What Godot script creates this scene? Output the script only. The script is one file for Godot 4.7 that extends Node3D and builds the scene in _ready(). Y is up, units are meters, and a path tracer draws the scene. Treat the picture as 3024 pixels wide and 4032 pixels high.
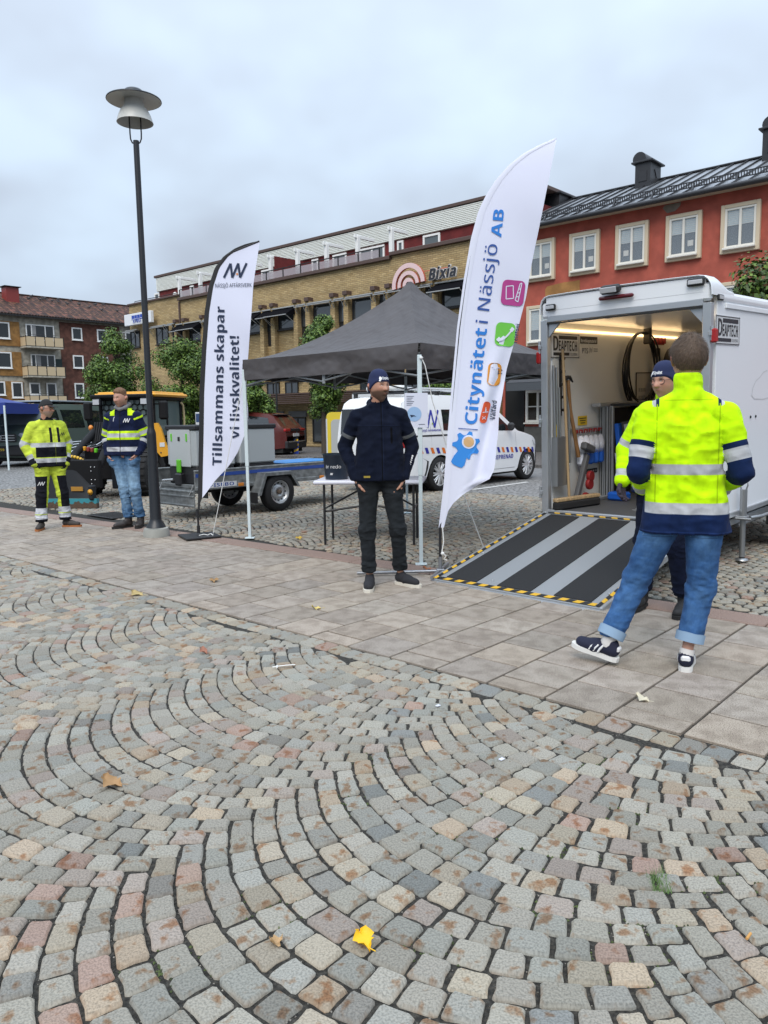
extends Node3D
# A town square with trade stands: cobbles in arches, slab walk, brick and rendered buildings, tent, trailers, vans and five people.

class B:
	var v := PackedVector3Array()
	var n := PackedVector3Array()
	var c := PackedColorArray()
	var u := PackedVector2Array()
	var col := Color.WHITE
	var xf := Transform3D()
	func t3(a: Vector3, b: Vector3, d: Vector3, na: Vector3, nb: Vector3, nd: Vector3, ua := Vector2.ZERO, ub := Vector2.ZERO, ud := Vector2.ZERO) -> void:
		var A := xf * a
		var Bv := xf * b
		var D := xf * d
		var bs := xf.basis
		var NA := (bs * na).normalized()
		var NB := (bs * nb).normalized()
		var ND := (bs * nd).normalized()
		c.append(col); c.append(col); c.append(col)
		if (Bv - A).cross(D - A).dot(NA + NB + ND) > 0.0:
			v.append(A); v.append(D); v.append(Bv)
			n.append(NA); n.append(ND); n.append(NB)
			u.append(ua); u.append(ud); u.append(ub)
		else:
			v.append(A); v.append(Bv); v.append(D)
			n.append(NA); n.append(NB); n.append(ND)
			u.append(ua); u.append(ub); u.append(ud)
	func flat(a: Vector3, b: Vector3, d: Vector3, out: Vector3) -> void:
		var k := (b - a).cross(d - a)
		if k.length_squared() < 1e-16: return
		k = k.normalized()
		if k.dot(out) < 0: k = -k
		t3(a, b, d, k, k, k)
	func quad(a: Vector3, b: Vector3, d: Vector3, e: Vector3, nn: Vector3, uw := Vector2.ZERO) -> void:
		# uv in metres: along a->b and a->e
		var w := (b - a).length()
		var h := (e - a).length()
		t3(a, b, d, nn, nn, nn, uw, uw + Vector2(w, 0), uw + Vector2(w, -h))
		t3(a, d, e, nn, nn, nn, uw, uw + Vector2(w, -h), uw + Vector2(0, -h))
	func q4(a: Vector3, b: Vector3, d: Vector3, e: Vector3) -> void:
		var k := (b - a).cross(d - a)
		if k.length_squared() < 1e-14: k = (d - a).cross(e - a)
		k = -k.normalized()
		quad(a, b, d, e, k)
	func box(p: Vector3, s: Vector3, bev := 0.0, bs := Basis()) -> void:
		var old := xf
		xf = xf * Transform3D(bs, p)
		var h := s * 0.5
		var m := minf(bev, minf(h.x, minf(h.y, h.z)) * 0.9)
		for ax in 3:
			for sg in [-1.0, 1.0]:
				var a1 := (ax + 1) % 3
				var a2 := (ax + 2) % 3
				if ax == 1: # keep u along x for y faces
					a1 = 0; a2 = 2
				elif ax == 0:
					a1 = 2; a2 = 1
				var nn := Vector3.ZERO
				nn[ax] = sg
				var P := []
				for k in [[-1, -1], [1, -1], [1, 1], [-1, 1]]:
					var w := Vector3.ZERO
					w[ax] = sg * h[ax]
					w[a1] = k[0] * (h[a1] - m)
					w[a2] = k[1] * (h[a2] - m)
					P.append(w)
				var o := Vector2(p[a1] - h[a1], -(p[a2] - h[a2]))
				quad(P[0], P[1], P[2], P[3], nn, o)
		if m > 0.0:
			for ax in 3:
				var a1 := (ax + 1) % 3
				var a2 := (ax + 2) % 3
				for i in [-1.0, 1.0]:
					for j in [-1.0, 1.0]:
						var P := []
						for k in [[-1, 0], [1, 0], [1, 1], [-1, 1]]:
							var w := Vector3.ZERO
							w[ax] = k[0] * (h[ax] - m)
							w[a1] = i * (h[a1] - (m if k[1] == 0 else 0.0))
							w[a2] = j * (h[a2] - (0.0 if k[1] == 0 else m))
							P.append(w)
						var n0 := Vector3.ZERO
						n0[a1] = i; n0[a2] = j
						quad(P[0], P[1], P[2], P[3], n0.normalized())
			for i in [-1.0, 1.0]:
				for j in [-1.0, 1.0]:
					for k in [-1.0, 1.0]:
						flat(Vector3(i * h.x, j * (h.y - m), k * (h.z - m)), Vector3(i * (h.x - m), j * h.y, k * (h.z - m)), Vector3(i * (h.x - m), j * (h.y - m), k * h.z), Vector3(i, j, k))
		xf = old
	func tube(path: Array, r, seg := 8, caps := true) -> void:
		# r: number, or an array with one radius per point
		var rings := []
		var nrm := []
		var up := Vector3.UP
		for i in path.size():
			var dir: Vector3 = (path[mini(i + 1, path.size() - 1)] - path[maxi(i - 1, 0)]).normalized()
			if i == 0:
				up = Vector3.UP if absf(dir.y) < 0.9 else Vector3.RIGHT
			var x := up.cross(dir).normalized()
			up = dir.cross(x).normalized()
			var rr: float = r[i] if r is Array else r
			var ring := []
			var nn := []
			for k in seg:
				var a := TAU * k / seg
				var q := x * cos(a) + up * sin(a)
				ring.append(path[i] + q * rr)
				nn.append(q)
			rings.append(ring)
			nrm.append(nn)
		for i in path.size() - 1:
			for k in seg:
				var k2 := (k + 1) % seg
				t3(rings[i][k], rings[i][k2], rings[i + 1][k2], nrm[i][k], nrm[i][k2], nrm[i + 1][k2], Vector2(float(k) / seg, i), Vector2(float(k + 1) / seg, i), Vector2(float(k + 1) / seg, i + 1))
				t3(rings[i][k], rings[i + 1][k2], rings[i + 1][k], nrm[i][k], nrm[i + 1][k2], nrm[i + 1][k], Vector2(float(k) / seg, i), Vector2(float(k + 1) / seg, i + 1), Vector2(float(k) / seg, i + 1))
		if caps:
			for e in [0, path.size() - 1]:
				var o: Vector3 = (path[0] - path[1]) if e == 0 else (path[e] - path[e - 1])
				for k in seg:
					flat(path[e], rings[e][k], rings[e][(k + 1) % seg], o)
	func rod(a: Vector3, b: Vector3, r: float, seg := 8) -> void:
		tube([a, b], r, seg)
	func lathe(prof: Array, seg := 24, bs := Basis(), at := Vector3.ZERO, smooth := true) -> void:
		# prof: Vector2(radius, height) along local y
		var old := xf
		xf = xf * Transform3D(bs, at)
		for i in prof.size() - 1:
			var p: Vector2 = prof[i]
			var q: Vector2 = prof[i + 1]
			var dd := (q - p)
			if dd.length() < 1e-6: continue
			var nn := Vector2(dd.y, -dd.x).normalized()
			var n0 := nn
			var n1 := nn
			if smooth:
				if i > 0:
					var e: Vector2 = (p - prof[i - 1])
					var m := Vector2(e.y, -e.x).normalized()
					if m.dot(nn) > 0.6: n0 = (m + nn).normalized()
				if i < prof.size() - 2:
					var e: Vector2 = (prof[i + 2] - q)
					var m := Vector2(e.y, -e.x).normalized()
					if m.dot(nn) > 0.6: n1 = (m + nn).normalized()
			for k in seg:
				var a := TAU * k / seg
				var b := TAU * (k + 1) / seg
				var ca := Vector3(cos(a), 0, sin(a))
				var cb := Vector3(cos(b), 0, sin(b))
				var Y := Vector3.UP
				var P := [ca * p.x + Y * p.y, cb * p.x + Y * p.y, cb * q.x + Y * q.y, ca * q.x + Y * q.y]
				var NN := [ca * n0.x + Y * n0.y, cb * n0.x + Y * n0.y, cb * n1.x + Y * n1.y, ca * n1.x + Y * n1.y]
				if p.x > 1e-6: t3(P[0], P[1], P[2], NN[0], NN[1], NN[2])
				if q.x > 1e-6: t3(P[0], P[2], P[3], NN[0], NN[2], NN[3])
		xf = old
	func prism(poly: PackedVector2Array, z0: float, z1: float) -> void:
		# polygon in xy extruded from z0 to z1
		var idx := Geometry2D.triangulate_polygon(poly)
		for i in range(0, idx.size(), 3):
			for z in [z0, z1]:
				var nn := Vector3(0, 0, -1 if z == minf(z0, z1) else 1)
				var a := poly[idx[i]]
				var b := poly[idx[i + 1]]
				var d := poly[idx[i + 2]]
				t3(Vector3(a.x, a.y, z), Vector3(b.x, b.y, z), Vector3(d.x, d.y, z), nn, nn, nn, Vector2(a.x, -a.y), Vector2(b.x, -b.y), Vector2(d.x, -d.y))
		var cw := Geometry2D.is_polygon_clockwise(poly)
		for i in poly.size():
			var a := poly[i]
			var b := poly[(i + 1) % poly.size()]
			var e := (b - a)
			if e.length() < 1e-6: continue
			var o := Vector3(e.y, -e.x, 0).normalized() * (-1.0 if cw else 1.0)
			quad(Vector3(a.x, a.y, z0), Vector3(b.x, b.y, z0), Vector3(b.x, b.y, z1), Vector3(a.x, a.y, z1), o)
	func grid(pts: Array, nu: int, nv: int, uvs := [], flip := false) -> void:
		# pts[j * (nu + 1) + i]; smooth normals from neighbours
		var w := nu + 1
		var nn := []
		for j in nv + 1:
			for i in w:
				var dx: Vector3 = pts[j * w + mini(i + 1, nu)] - pts[j * w + maxi(i - 1, 0)]
				var dy: Vector3 = pts[mini(j + 1, nv) * w + i] - pts[maxi(j - 1, 0) * w + i]
				var k := dx.cross(dy)
				if k.length_squared() < 1e-18: k = Vector3.UP
				nn.append(-k.normalized() if flip else k.normalized())
		for j in nv:
			for i in nu:
				var a := j * w + i
				var b := a + 1
				var d := a + w + 1
				var e := a + w
				var U := [Vector2(float(i) / nu, 1.0 - float(j) / nv), Vector2(float(i + 1) / nu, 1.0 - float(j) / nv), Vector2(float(i + 1) / nu, 1.0 - float(j + 1) / nv), Vector2(float(i) / nu, 1.0 - float(j + 1) / nv)]
				if uvs.size(): U = [uvs[a], uvs[b], uvs[d], uvs[e]]
				t3(pts[a], pts[b], pts[d], nn[a], nn[b], nn[d], U[0], U[1], U[2])
				t3(pts[a], pts[d], pts[e], nn[a], nn[d], nn[e], U[0], U[2], U[3])
	func ball(p: Vector3, r: Vector3, seg := 12, rows := 8, bs := Basis()) -> void:
		var pr := []
		for i in rows + 1:
			var a := -PI / 2 + PI * i / rows
			pr.append(Vector2(cos(a), sin(a)))
		lathe(pr, seg, bs * Basis.from_scale(r), p)
	func mesh() -> ArrayMesh:
		var m := ArrayMesh.new()
		if v.is_empty(): return m
		var a := []
		a.resize(Mesh.ARRAY_MAX)
		a[Mesh.ARRAY_VERTEX] = v
		a[Mesh.ARRAY_NORMAL] = n
		a[Mesh.ARRAY_COLOR] = c
		a[Mesh.ARRAY_TEX_UV] = u
		m.add_surface_from_arrays(Mesh.PRIMITIVE_TRIANGLES, a)
		return m

const SQ := -0.7344          # turn of the square: local x runs along the walk, local z out of the facades
var used := {}
var mats := {}
var rng := RandomNumberGenerator.new()
var cam: Camera3D

func R(a: float, b: float) -> float: return rng.randf_range(a, b)
func W(s: float, t: float, y := 0.0) -> Vector3: return Vector3(0.742 * s + 0.67 * t, y, 0.67 * s - 0.742 * t)
func lin(r: float, g: float, b: float) -> Color: return Color(r, g, b).linear_to_srgb()
func lc(c: Color) -> Color: return c.srgb_to_linear()

func numbered(called: String, parent: Node) -> String:
	var k := str(parent.get_instance_id()) + called
	var i: int = used.get(k, 0)
	used[k] = i + 1
	return called if i == 0 else "%s_%03d" % [called, i]

func tag(o: Node, label := "", category := "", group := "", kind := "") -> Node:
	if label: o.set_meta("label", label)
	if category: o.set_meta("category", category)
	if group: o.set_meta("group", group)
	if kind: o.set_meta("kind", kind)
	return o

func thing(called: String, label: String, category: String, at := Vector3.ZERO, turn := 0.0, group := "") -> Node3D:
	var o := Node3D.new()
	o.name = numbered(called, self)
	add_child(o)
	o.position = at
	o.rotation.y = turn
	tag(o, label, category, group)
	return o

func put(called: String, b: B, m: Material, parent: Node = null) -> MeshInstance3D:
	return putm(called, b.mesh(), m, parent)

func putm(called: String, me: Mesh, m: Material, parent: Node = null) -> MeshInstance3D:
	if parent == null: parent = self
	var o := MeshInstance3D.new()
	o.name = numbered(called, parent)
	o.mesh = me
	o.material_override = m
	parent.add_child(o)
	return o

func dup(src: Node3D, label := "", at = null, turn = null) -> Node3D:
	var o: Node3D = src.duplicate()
	var base := str(src.name)
	var rx := RegEx.create_from_string("_\\d{3}$")
	base = rx.sub(base, "")
	o.name = numbered(base, self)
	add_child(o)
	if at != null: o.position = at
	if turn != null: o.rotation.y = turn
	if label: o.set_meta("label", label)
	return o

func bx(called: String, p: Vector3, s: Vector3, m: Material, parent: Node, bev := 0.0, bs := Basis()) -> MeshInstance3D:
	var b := B.new()
	b.box(p, s, bev, bs)
	return put(called, b, m, parent)

func M(key: String, col := Color.WHITE, rough := 0.8, metal := 0.0, vc := false) -> StandardMaterial3D:
	if mats.has(key): return mats[key]
	var m := StandardMaterial3D.new()
	m.resource_name = key
	m.albedo_color = col
	m.roughness = rough
	m.metallic = metal
	m.vertex_color_use_as_albedo = vc
	mats[key] = m
	return m

func ntex(freq: float, oct: int, lo: Color, hi: Color, sd: int, size := 256, type := FastNoiseLite.TYPE_SIMPLEX_SMOOTH, p0 := 0.25, p1 := 0.75) -> NoiseTexture2D:
	var f := FastNoiseLite.new()
	f.noise_type = type
	f.seed = sd
	f.frequency = freq
	f.fractal_octaves = oct
	var t := NoiseTexture2D.new()
	t.width = size
	t.height = size
	t.seamless = true
	t.noise = f
	var g := Gradient.new()
	g.offsets = PackedFloat32Array([p0, p1])
	g.colors = PackedColorArray([lo, hi])
	t.color_ramp = g
	return t

func g1(x: float) -> Color: return Color(x, x, x)

func tri(m: StandardMaterial3D, sc: float, world := true) -> StandardMaterial3D:
	m.uv1_triplanar = true
	m.uv1_world_triplanar = world
	m.uv1_scale = Vector3(sc, sc, sc)
	return m

func text_mesh(s: String, size: float, bold := true, depth := 0.0, font := "Droid Sans") -> TextMesh:
	# size: height of the capitals in metres
	var t := TextMesh.new()
	var f := SystemFont.new()
	f.font_names = PackedStringArray([font])
	f.font_weight = 700 if bold else 400
	t.font = f
	t.text = s
	t.font_size = 64
	t.pixel_size = size / 45.7
	t.depth = depth
	t.curve_step = 2.0
	return t

func words(called: String, s: String, size: float, m: Material, parent: Node, at: Vector3, bs := Basis(), bold := true, depth := 0.004, font := "Droid Sans") -> MeshInstance3D:
	var o := putm(called, text_mesh(s, size, bold, depth, font), m, parent)
	o.transform = Transform3D(bs, at)
	return o

func glass(key: String, col: Color, a: float) -> StandardMaterial3D:
	var m := M(key, Color(col.r, col.g, col.b, a), 0.05)
	m.transparency = BaseMaterial3D.TRANSPARENCY_ALPHA
	return m

func _ready() -> void:
	rng.seed = 20240917
	cam = Camera3D.new()
	cam.name = "camera"
	cam.fov = 67.32
	cam.near = 0.05
	cam.far = 600.0
	add_child(cam)
	cam.position = Vector3(0, 1.42, 0)
	cam.rotation = Vector3(deg_to_rad(-7.1), 0, 0)
	cam.rotate_object_local(Vector3(0, 0, 1), -0.015)
	cam.current = true
	var env := Environment.new()
	env.background_mode = Environment.BG_SKY
	var sky := Sky.new()
	sky.sky_material = cloudy()
	env.sky = sky
	env.tonemap_mode = Environment.TONE_MAPPER_LINEAR
	env.tonemap_exposure = EXPOSURE
	env.sdfgi_enabled = true
	env.ssao_enabled = true
	env.ssil_enabled = true
	var we := WorldEnvironment.new()
	we.name = "world"
	we.environment = env
	add_child(we)
	var sun := DirectionalLight3D.new()
	sun.name = "sun"
	sun.light_color = Color(1.0, 0.97, 0.93)
	sun.light_energy = 0.5
	sun.light_angular_distance = 35.0
	sun.shadow_enabled = true
	sun.rotation = Vector3(deg_to_rad(-48), deg_to_rad(-14), 0)
	add_child(sun)
	materials()
	paving()
	yellow_building()
	red_building()
	apartment_block()
	trees()
	things()
	people()
	details()

const EXPOSURE := 1.5

func cloudy() -> PanoramaSkyMaterial:
	var f := FastNoiseLite.new()
	f.noise_type = FastNoiseLite.TYPE_SIMPLEX_SMOOTH
	f.seed = 11
	f.frequency = 1.3
	f.fractal_octaves = 5
	var w := 1024
	var h := 512
	var im := Image.create(w, h, false, Image.FORMAT_RGBF)
	for j in h:
		var el := PI / 2 - PI * (j + 0.5) / h
		for i in w:
			var az := TAU * i / w
			var y := sin(el)
			var d := Vector3(cos(el) * sin(az), y, cos(el) * cos(az))
			# cloud layer seen from below: stretched towards the horizon
			var k := 1.0 / (maxf(y, 0.0) + 0.28)
			var q := Vector3(d.x * k, 0.3, d.z * k)
			var c := f.get_noise_3dv(q * 0.9)
			var c2 := f.get_noise_3dv(q * 2.3 + Vector3(7, 3, 1))
			var m := clampf(0.5 + 0.95 * c + 0.4 * c2, 0.0, 1.0)
			var lum := 0.50 + 0.95 * pow(maxf(y, 0.0), 2.0)
			var thin := Color(0.80, 0.965, 1.16)
			var dark := Color(0.70, 0.80, 0.96)
			var col := dark.lerp(thin, m) * lum * lerpf(0.90, 1.06, m)
			if y < 0.0:
				var g := lerpf(1.0, 0.35, clampf(-y * 6.0, 0, 1))
				col = col * g
			im.set_pixel(i, j, Color(col.r, col.g, col.b))
	var p := PanoramaSkyMaterial.new()
	p.panorama = ImageTexture.create_from_image(im)
	return p

var stone_m: StandardMaterial3D
var slab_m: StandardMaterial3D

func materials() -> void:
	stone_m = M("granite setts", Color.WHITE, 0.9, 0.0, true)
	stone_m.metallic_specular = 0.3
	stone_m.albedo_texture = ntex(0.10, 5, g1(0.83), g1(1.0), 3, 512, FastNoiseLite.TYPE_SIMPLEX_SMOOTH, 0.2, 0.62)
	tri(stone_m, 2.3)
	stone_m.heightmap_enabled = true
	stone_m.heightmap_texture = ntex(0.06, 4, g1(0), g1(1), 5, 512)
	stone_m.heightmap_scale = 0.16
	stain(stone_m, 0.95, Color(0.86, 0.72, 0.62), 0.16, 0.34, 17)
	stone_m.roughness_texture = ntex(0.02, 3, g1(0.75), g1(1.0), 15, 256)
	slab_m = M("paving slab", Color.WHITE, 0.8, 0.0, true)
	var sp := ntex(0.13, 2, Color(0.60, 0.57, 0.55), Color(1, 1, 1), 8, 512, FastNoiseLite.TYPE_SIMPLEX_SMOOTH, 0.16, 0.42)
	slab_m.albedo_texture = sp
	tri(slab_m, 1.9)
	slab_m.heightmap_enabled = true
	slab_m.heightmap_texture = ntex(0.2, 3, g1(0), g1(1), 9, 512)
	slab_m.heightmap_scale = 0.10
	stain(slab_m, 0.55, Color(0.88, 0.87, 0.86), 0.2, 0.6, 18)

# soft blotches of another tone over a material: old stains and rust
func stain(m: StandardMaterial3D, sc: float, c: Color, p0: float, p1: float, sd: int) -> void:
	m.detail_enabled = true
	m.detail_blend_mode = BaseMaterial3D.BLEND_MODE_MUL
	m.detail_uv_layer = BaseMaterial3D.DETAIL_UV_2
	m.uv2_triplanar = true
	m.uv2_world_triplanar = true
	m.uv2_scale = Vector3.ONE * sc
	m.detail_albedo = ntex(0.022, 4, c, Color(1, 1, 1), sd, 512, FastNoiseLite.TYPE_SIMPLEX_SMOOTH, p0, p1)

func seen_at(p: Vector3, margin: float) -> bool:
	# is a point on the ground within the field of view, or close beside it
	var q := cam.transform.affine_inverse() * p
	if q.z > -0.3: return false
	var ty := tan(deg_to_rad(cam.fov) / 2)
	return absf(q.x) < -q.z * ty * 0.75 + margin and absf(q.y) < -q.z * ty + margin

func stone_colour() -> Color:
	# grey granite for the most part, some bluish, beige, pink or dark
	var k := rng.randf()
	var c: Color
	if k < 0.47: c = Color(0.228, 0.224, 0.206)
	elif k < 0.66: c = Color(0.196, 0.206, 0.200)
	elif k < 0.80: c = Color(0.262, 0.234, 0.190)
	elif k < 0.88: c = Color(0.226, 0.192, 0.180)
	elif k < 0.935: c = Color(0.300, 0.238, 0.178)
	elif k < 0.962: c = Color(0.235, 0.152, 0.128)
	elif k < 0.985: c = Color(0.135, 0.135, 0.132)
	else: c = Color(0.110, 0.128, 0.142)
	return c.lerp(Color(0.222, 0.218, 0.202), 0.36) * R(0.80, 1.16) * Color(1.36, 1.30, 1.20)

# the arch pattern: one quadrilateral per sett, as (s, t) corners; bulge is the side to which the arches bow
func arches(s0: float, s1: float, t0: float, t1: float, bulge: float, keep: Callable) -> Array:
	var out := []
	var lane := 1.42
	var rad := 1.004
	var pitch := 0.103
	var k0 := int(floor((s0 + 0.71) / lane))
	var k1 := int(ceil((s1 + 0.71) / lane))
	for k in range(k0, k1 + 1):
		var sc := -1.42 + lane * k
		var end := acos(0.682 / rad)
		var off := pitch * 0.5 if posmod(k, 2) == 1 else 0.0
		for j in range(int((t0 - 1.3) / pitch), int((t1 + 1.3) / pitch)):
			var tc := j * pitch + off - bulge * 1.004
			var m := 15 if rng.randf() < 0.5 else 14
			var cuts := []
			for i in m + 1:
				cuts.append(lerpf(end - PI, -end, (i + (R(-0.13, 0.13) if i > 0 and i < m else 0.0)) / m))
			for i in m:
				var am: float = (cuts[i] + cuts[i + 1]) / 2
				var ctr := Vector2(sc + (rad + 0.04) * cos(am), tc - bulge * (rad + 0.05) * sin(am))
				if ctr.y < t0 or ctr.y > t1 or ctr.x < s0 or ctr.x > s1: continue
				var mid := W(ctr.x, ctr.y)
				if not keep.call(mid): continue
				var Q := []
				for e in [[i, 0], [i + 1, 0], [i + 1, 1], [i, 1]]:
					var a: float = cuts[e[0]]
					var q := Vector2(cos(a), sin(a)) * rad
					# the ends of an arch form a saw edge that locks into the neighbouring arch
					if e[1] == 1: q += Vector2(cos(a), sin(a)) * pitch * absf(sin(a))
					q = Vector2(sc + q.x, tc - bulge * q.y)
					q.y = clampf(q.y, t0 - 0.02, t1 + 0.02)
					Q.append(q)
				var area: float = absf((Q[2] - Q[0]).cross(Q[3] - Q[1])) / 2.0
				if area < 0.0038: continue
				out.append(Q)
	return out

# one sett with an uneven outline, a worn rounded edge and a slightly domed head
func sett(b: B, Q: Array, gap: float, per: int, h: float) -> void:
	var ctr: Vector2 = (Q[0] + Q[1] + Q[2] + Q[3]) / 4.0
	var P := []
	for i in 4:
		var a: Vector2 = Q[i]
		var d: Vector2 = Q[(i + 1) % 4]
		for k in per:
			var f := (float(k) + 0.5) / per if per > 1 else 0.0
			# stay clear of the corners so that they come out rounded
			f = lerpf(-0.12, 1.12, f) if per == 3 else lerpf(-0.33, 1.33, f)
			var p := a.lerp(d, f)
			var inn := (ctr - p).normalized()
			P.append(p + inn * (gap + R(-0.003, 0.003)))
	var n := P.size()
	var tx := R(-0.035, 0.035)
	var tz := R(-0.035, 0.035)
	var rings := []
	for lv in [[0.0, -0.03], [0.0, h - 0.011], [0.13, h - 0.001]]:
		var ring := []
		for p in P:
			var q: Vector2 = (p as Vector2).lerp(ctr, lv[0])
			var y: float = lv[1]
			if lv[1] > -0.02: y += (q.x - ctr.x) * tx + (q.y - ctr.y) * tz
			ring.append(W(q.x, q.y, y))
		rings.append(ring)
	var top := W(ctr.x, ctr.y, h + R(0.0, 0.004))
	for l in 2:
		for i in n:
			var i2 := (i + 1) % n
			var a: Vector3 = rings[l][i]
			var d: Vector3 = rings[l][i2]
			var e: Vector3 = rings[l + 1][i2]
			var g: Vector3 = rings[l + 1][i]
			var up0: float = [0.0, 0.5, 1.0][l]
			var up1: float = [0.5, 1.0][l]
			var oa := Vector3(a.x - top.x, 0, a.z - top.z).normalized()
			var od := Vector3(d.x - top.x, 0, d.z - top.z).normalized()
			var na := oa * (1.0 - up0) + Vector3.UP * up0
			var nd := od * (1.0 - up0) + Vector3.UP * up0
			var ne := od * (1.0 - up1) + Vector3.UP * up1
			var ng := oa * (1.0 - up1) + Vector3.UP * up1
			b.t3(a, d, e, na, nd, ne)
			b.t3(a, e, g, na, ne, ng)
	for i in n:
		b.t3(rings[2][i], rings[2][(i + 1) % n], top, Vector3.UP, Vector3.UP, Vector3.UP)

func kerb_t(s: float) -> float:
	var x := clampf(s + 1.8, -16.0, 3.0)
	return 5.5 + 0.0147 * x - 0.002 * x * x

func paving() -> void:
	# ground to the horizon
	var gm := M("joint sand", lin(0.050, 0.046, 0.038), 0.95)
	gm.albedo_texture = ntex(0.05, 5, g1(0.55), g1(1.0), 21, 512)
	tri(gm, 1.7)
	gm.heightmap_enabled = true
	gm.heightmap_texture = ntex(0.15, 3, g1(0), g1(1), 22, 256)
	gm.heightmap_scale = 0.6
	var b := B.new()
	b.quad(Vector3(-400, -0.0135, 200), Vector3(400, -0.0135, 200), Vector3(400, -0.0135, -500), Vector3(-400, -0.0135, -500), Vector3.UP)
	tag(put("ground", b, gm), "", "", "", "structure")
	# foreground cobbles
	var field := Node3D.new()
	field.name = "cobbled_square"
	add_child(field)
	tag(field, "", "", "", "structure")
	var quads := arches(-13.0, 3.2, -3.2, 3.13, -1.0, func(p): return seen_at(p, 0.7))
	var s := -13.0
	while s < 2.4:
		var w := R(0.10, 0.145)
		if seen_at(W(s, 3.2), 0.7):
			quads.append([Vector2(s, 3.155), Vector2(s + w, 3.155), Vector2(s + w, 3.285), Vector2(s, 3.285)])
		s += w
	var near := []
	for q in quads:
		var m: Vector2 = (q[0] + q[1] + q[2] + q[3]) / 4.0
		near.append([W(m.x, m.y).distance_to(cam.position), q])
	near.sort_custom(func(a, c): return a[0] < c[0])
	var rest := B.new()
	for i in near.size():
		var q: Array = near[i][1]
		var one: B = rest
		if i < 300: one = B.new()
		one.col = stone_colour()
		var gp := 0.0058
		sett(one, q, gp + (R(-0.001, 0.003) if i < 2500 else 0.0), 3 if near[i][0] < 4.0 else 2, R(-0.004, 0.006))
		if i < 300: put("cobble", one, stone_m, field)
	tag(put("cobbles", rest, stone_m, field), "", "", "", "stuff")
	print("setts ", near.size())
	# slab walk: 35 cm slabs in courses across the walk
	var walk := Node3D.new()
	walk.name = "slab_walk"
	add_child(walk)
	tag(walk, "", "", "", "structure")
	var cs := 0.348
	var count := 0
	for i in range(-39, 5):
		var s0 := -2.262 + cs * (i + 6)
		var off := 0.155 if (i + 60) % 2 == 0 else 0.33
		var t0 := 3.3
		var tend := kerb_t(s0 + cs / 2) - 0.145
		var tn := t0 + off
		while t0 < tend - 0.02:
			var t1 := minf(tn, tend)
			if tend - t1 < 0.08: t1 = tend
			if seen_at(W(s0 + cs / 2, (t0 + t1) / 2), 0.6):
				var q := B.new()
				var k := R(0.93, 1.22)
				q.col = Color(0.325, 0.275, 0.222).lerp(Color(0.305, 0.268, 0.230), rng.randf()) * k
				if i == 0 and t1 > 5.0: q.col = Color(0.21, 0.215, 0.2)
				var a := W(s0 + cs / 2, (t0 + t1) / 2, -0.02 + R(-0.0015, 0.0015))
				q.xf = Transform3D(Basis.from_euler(Vector3(R(-0.003, 0.003), SQ, R(-0.003, 0.003))), a)
				q.box(Vector3.ZERO, Vector3(cs - 0.015, 0.04, t1 - t0 - 0.014), 0.003)
				if count < 300: put("slab", q, slab_m, walk)
				count += 1
			t0 = t1
			tn = t1 + 0.35
	print("slabs ", count)
	# kerb of pink granite
	var km := M("pink granite", lin(0.36, 0.27, 0.225), 0.8)
	km.albedo_texture = ntex(0.12, 4, Color(0.66, 0.60, 0.58), Color(1, 1, 1), 31, 512)
	tri(km, 1.6)
	var kerb := Node3D.new()
	kerb.name = "kerb"
	add_child(kerb)
	tag(kerb, "", "", "", "structure")
	s = -17.0
	while s < 1.5:
		var l := R(0.8, 1.15)
		var p0 := W(s, kerb_t(s))
		var p1 := W(s + l, kerb_t(s + l))
		var q := B.new()
		var dir := (p1 - p0).normalized()
		q.xf = Transform3D(Basis(dir, Vector3.UP, dir.cross(Vector3.UP)), (p0 + p1) / 2 + Vector3(0, -0.045, 0))
		q.box(Vector3.ZERO, Vector3((p1 - p0).length() - 0.008, 0.1, R(0.255, 0.27)), 0.008)
		if seen_at((p0 + p1) / 2, 1.0): put("kerb_stone", q, km, kerb)
		s += l
	# parking area: the same setts in arches that bow the other way
	var park := Node3D.new()
	park.name = "parking_area"
	add_child(park)
	tag(park, "", "", "", "structure")
	var far := arches(-17.0, 3.6, 5.62, 11.6, 1.0, func(p): return seen_at(p, 0.5))
	far = far.filter(func(q): return (q[0].y + q[2].y) / 2 > kerb_t((q[0].x + q[2].x) / 2) + 0.19)
	var mm := MultiMesh.new()
	mm.transform_format = MultiMesh.TRANSFORM_3D
	mm.use_colors = true
	var one := B.new()
	var keep_rng := rng.state
	var unit := [Vector2(-0.5, -0.5), Vector2(0.5, -0.5), Vector2(0.5, 0.5), Vector2(-0.5, 0.5)]
	var rim := []
	for lv in [[0.5, -0.3], [0.5, -0.1], [0.40, 0.0]]:
		var ring := []
		for k in 8:
			var a := TAU * (k + 0.5) / 8
			var q := Vector2(cos(a), sin(a))
			q = q / pow(pow(absf(q.x), 4) + pow(absf(q.y), 4), 0.25) * lv[0]
			ring.append(Vector3(q.x, lv[1], q.y))
		rim.append(ring)
	for l in 2:
		for k in 8:
			var k2 := (k + 1) % 8
			var P: Array = [rim[l][k], rim[l][k2], rim[l + 1][k2], rim[l + 1][k]]
			var o: Vector3 = Vector3(P[0].x + P[1].x, 0, P[0].z + P[1].z).normalized()
			one.quad(P[0], P[1], P[2], P[3], (o + Vector3.UP * (0.0 if l == 0 else 1.0)).normalized())
	for k in 8: one.t3(rim[2][k], rim[2][(k + 1) % 8], Vector3(0, 0.03, 0), Vector3.UP, Vector3.UP, Vector3.UP)
	rng.state = keep_rng
	mm.mesh = one.mesh()
	mm.instance_count = far.size()
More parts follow.
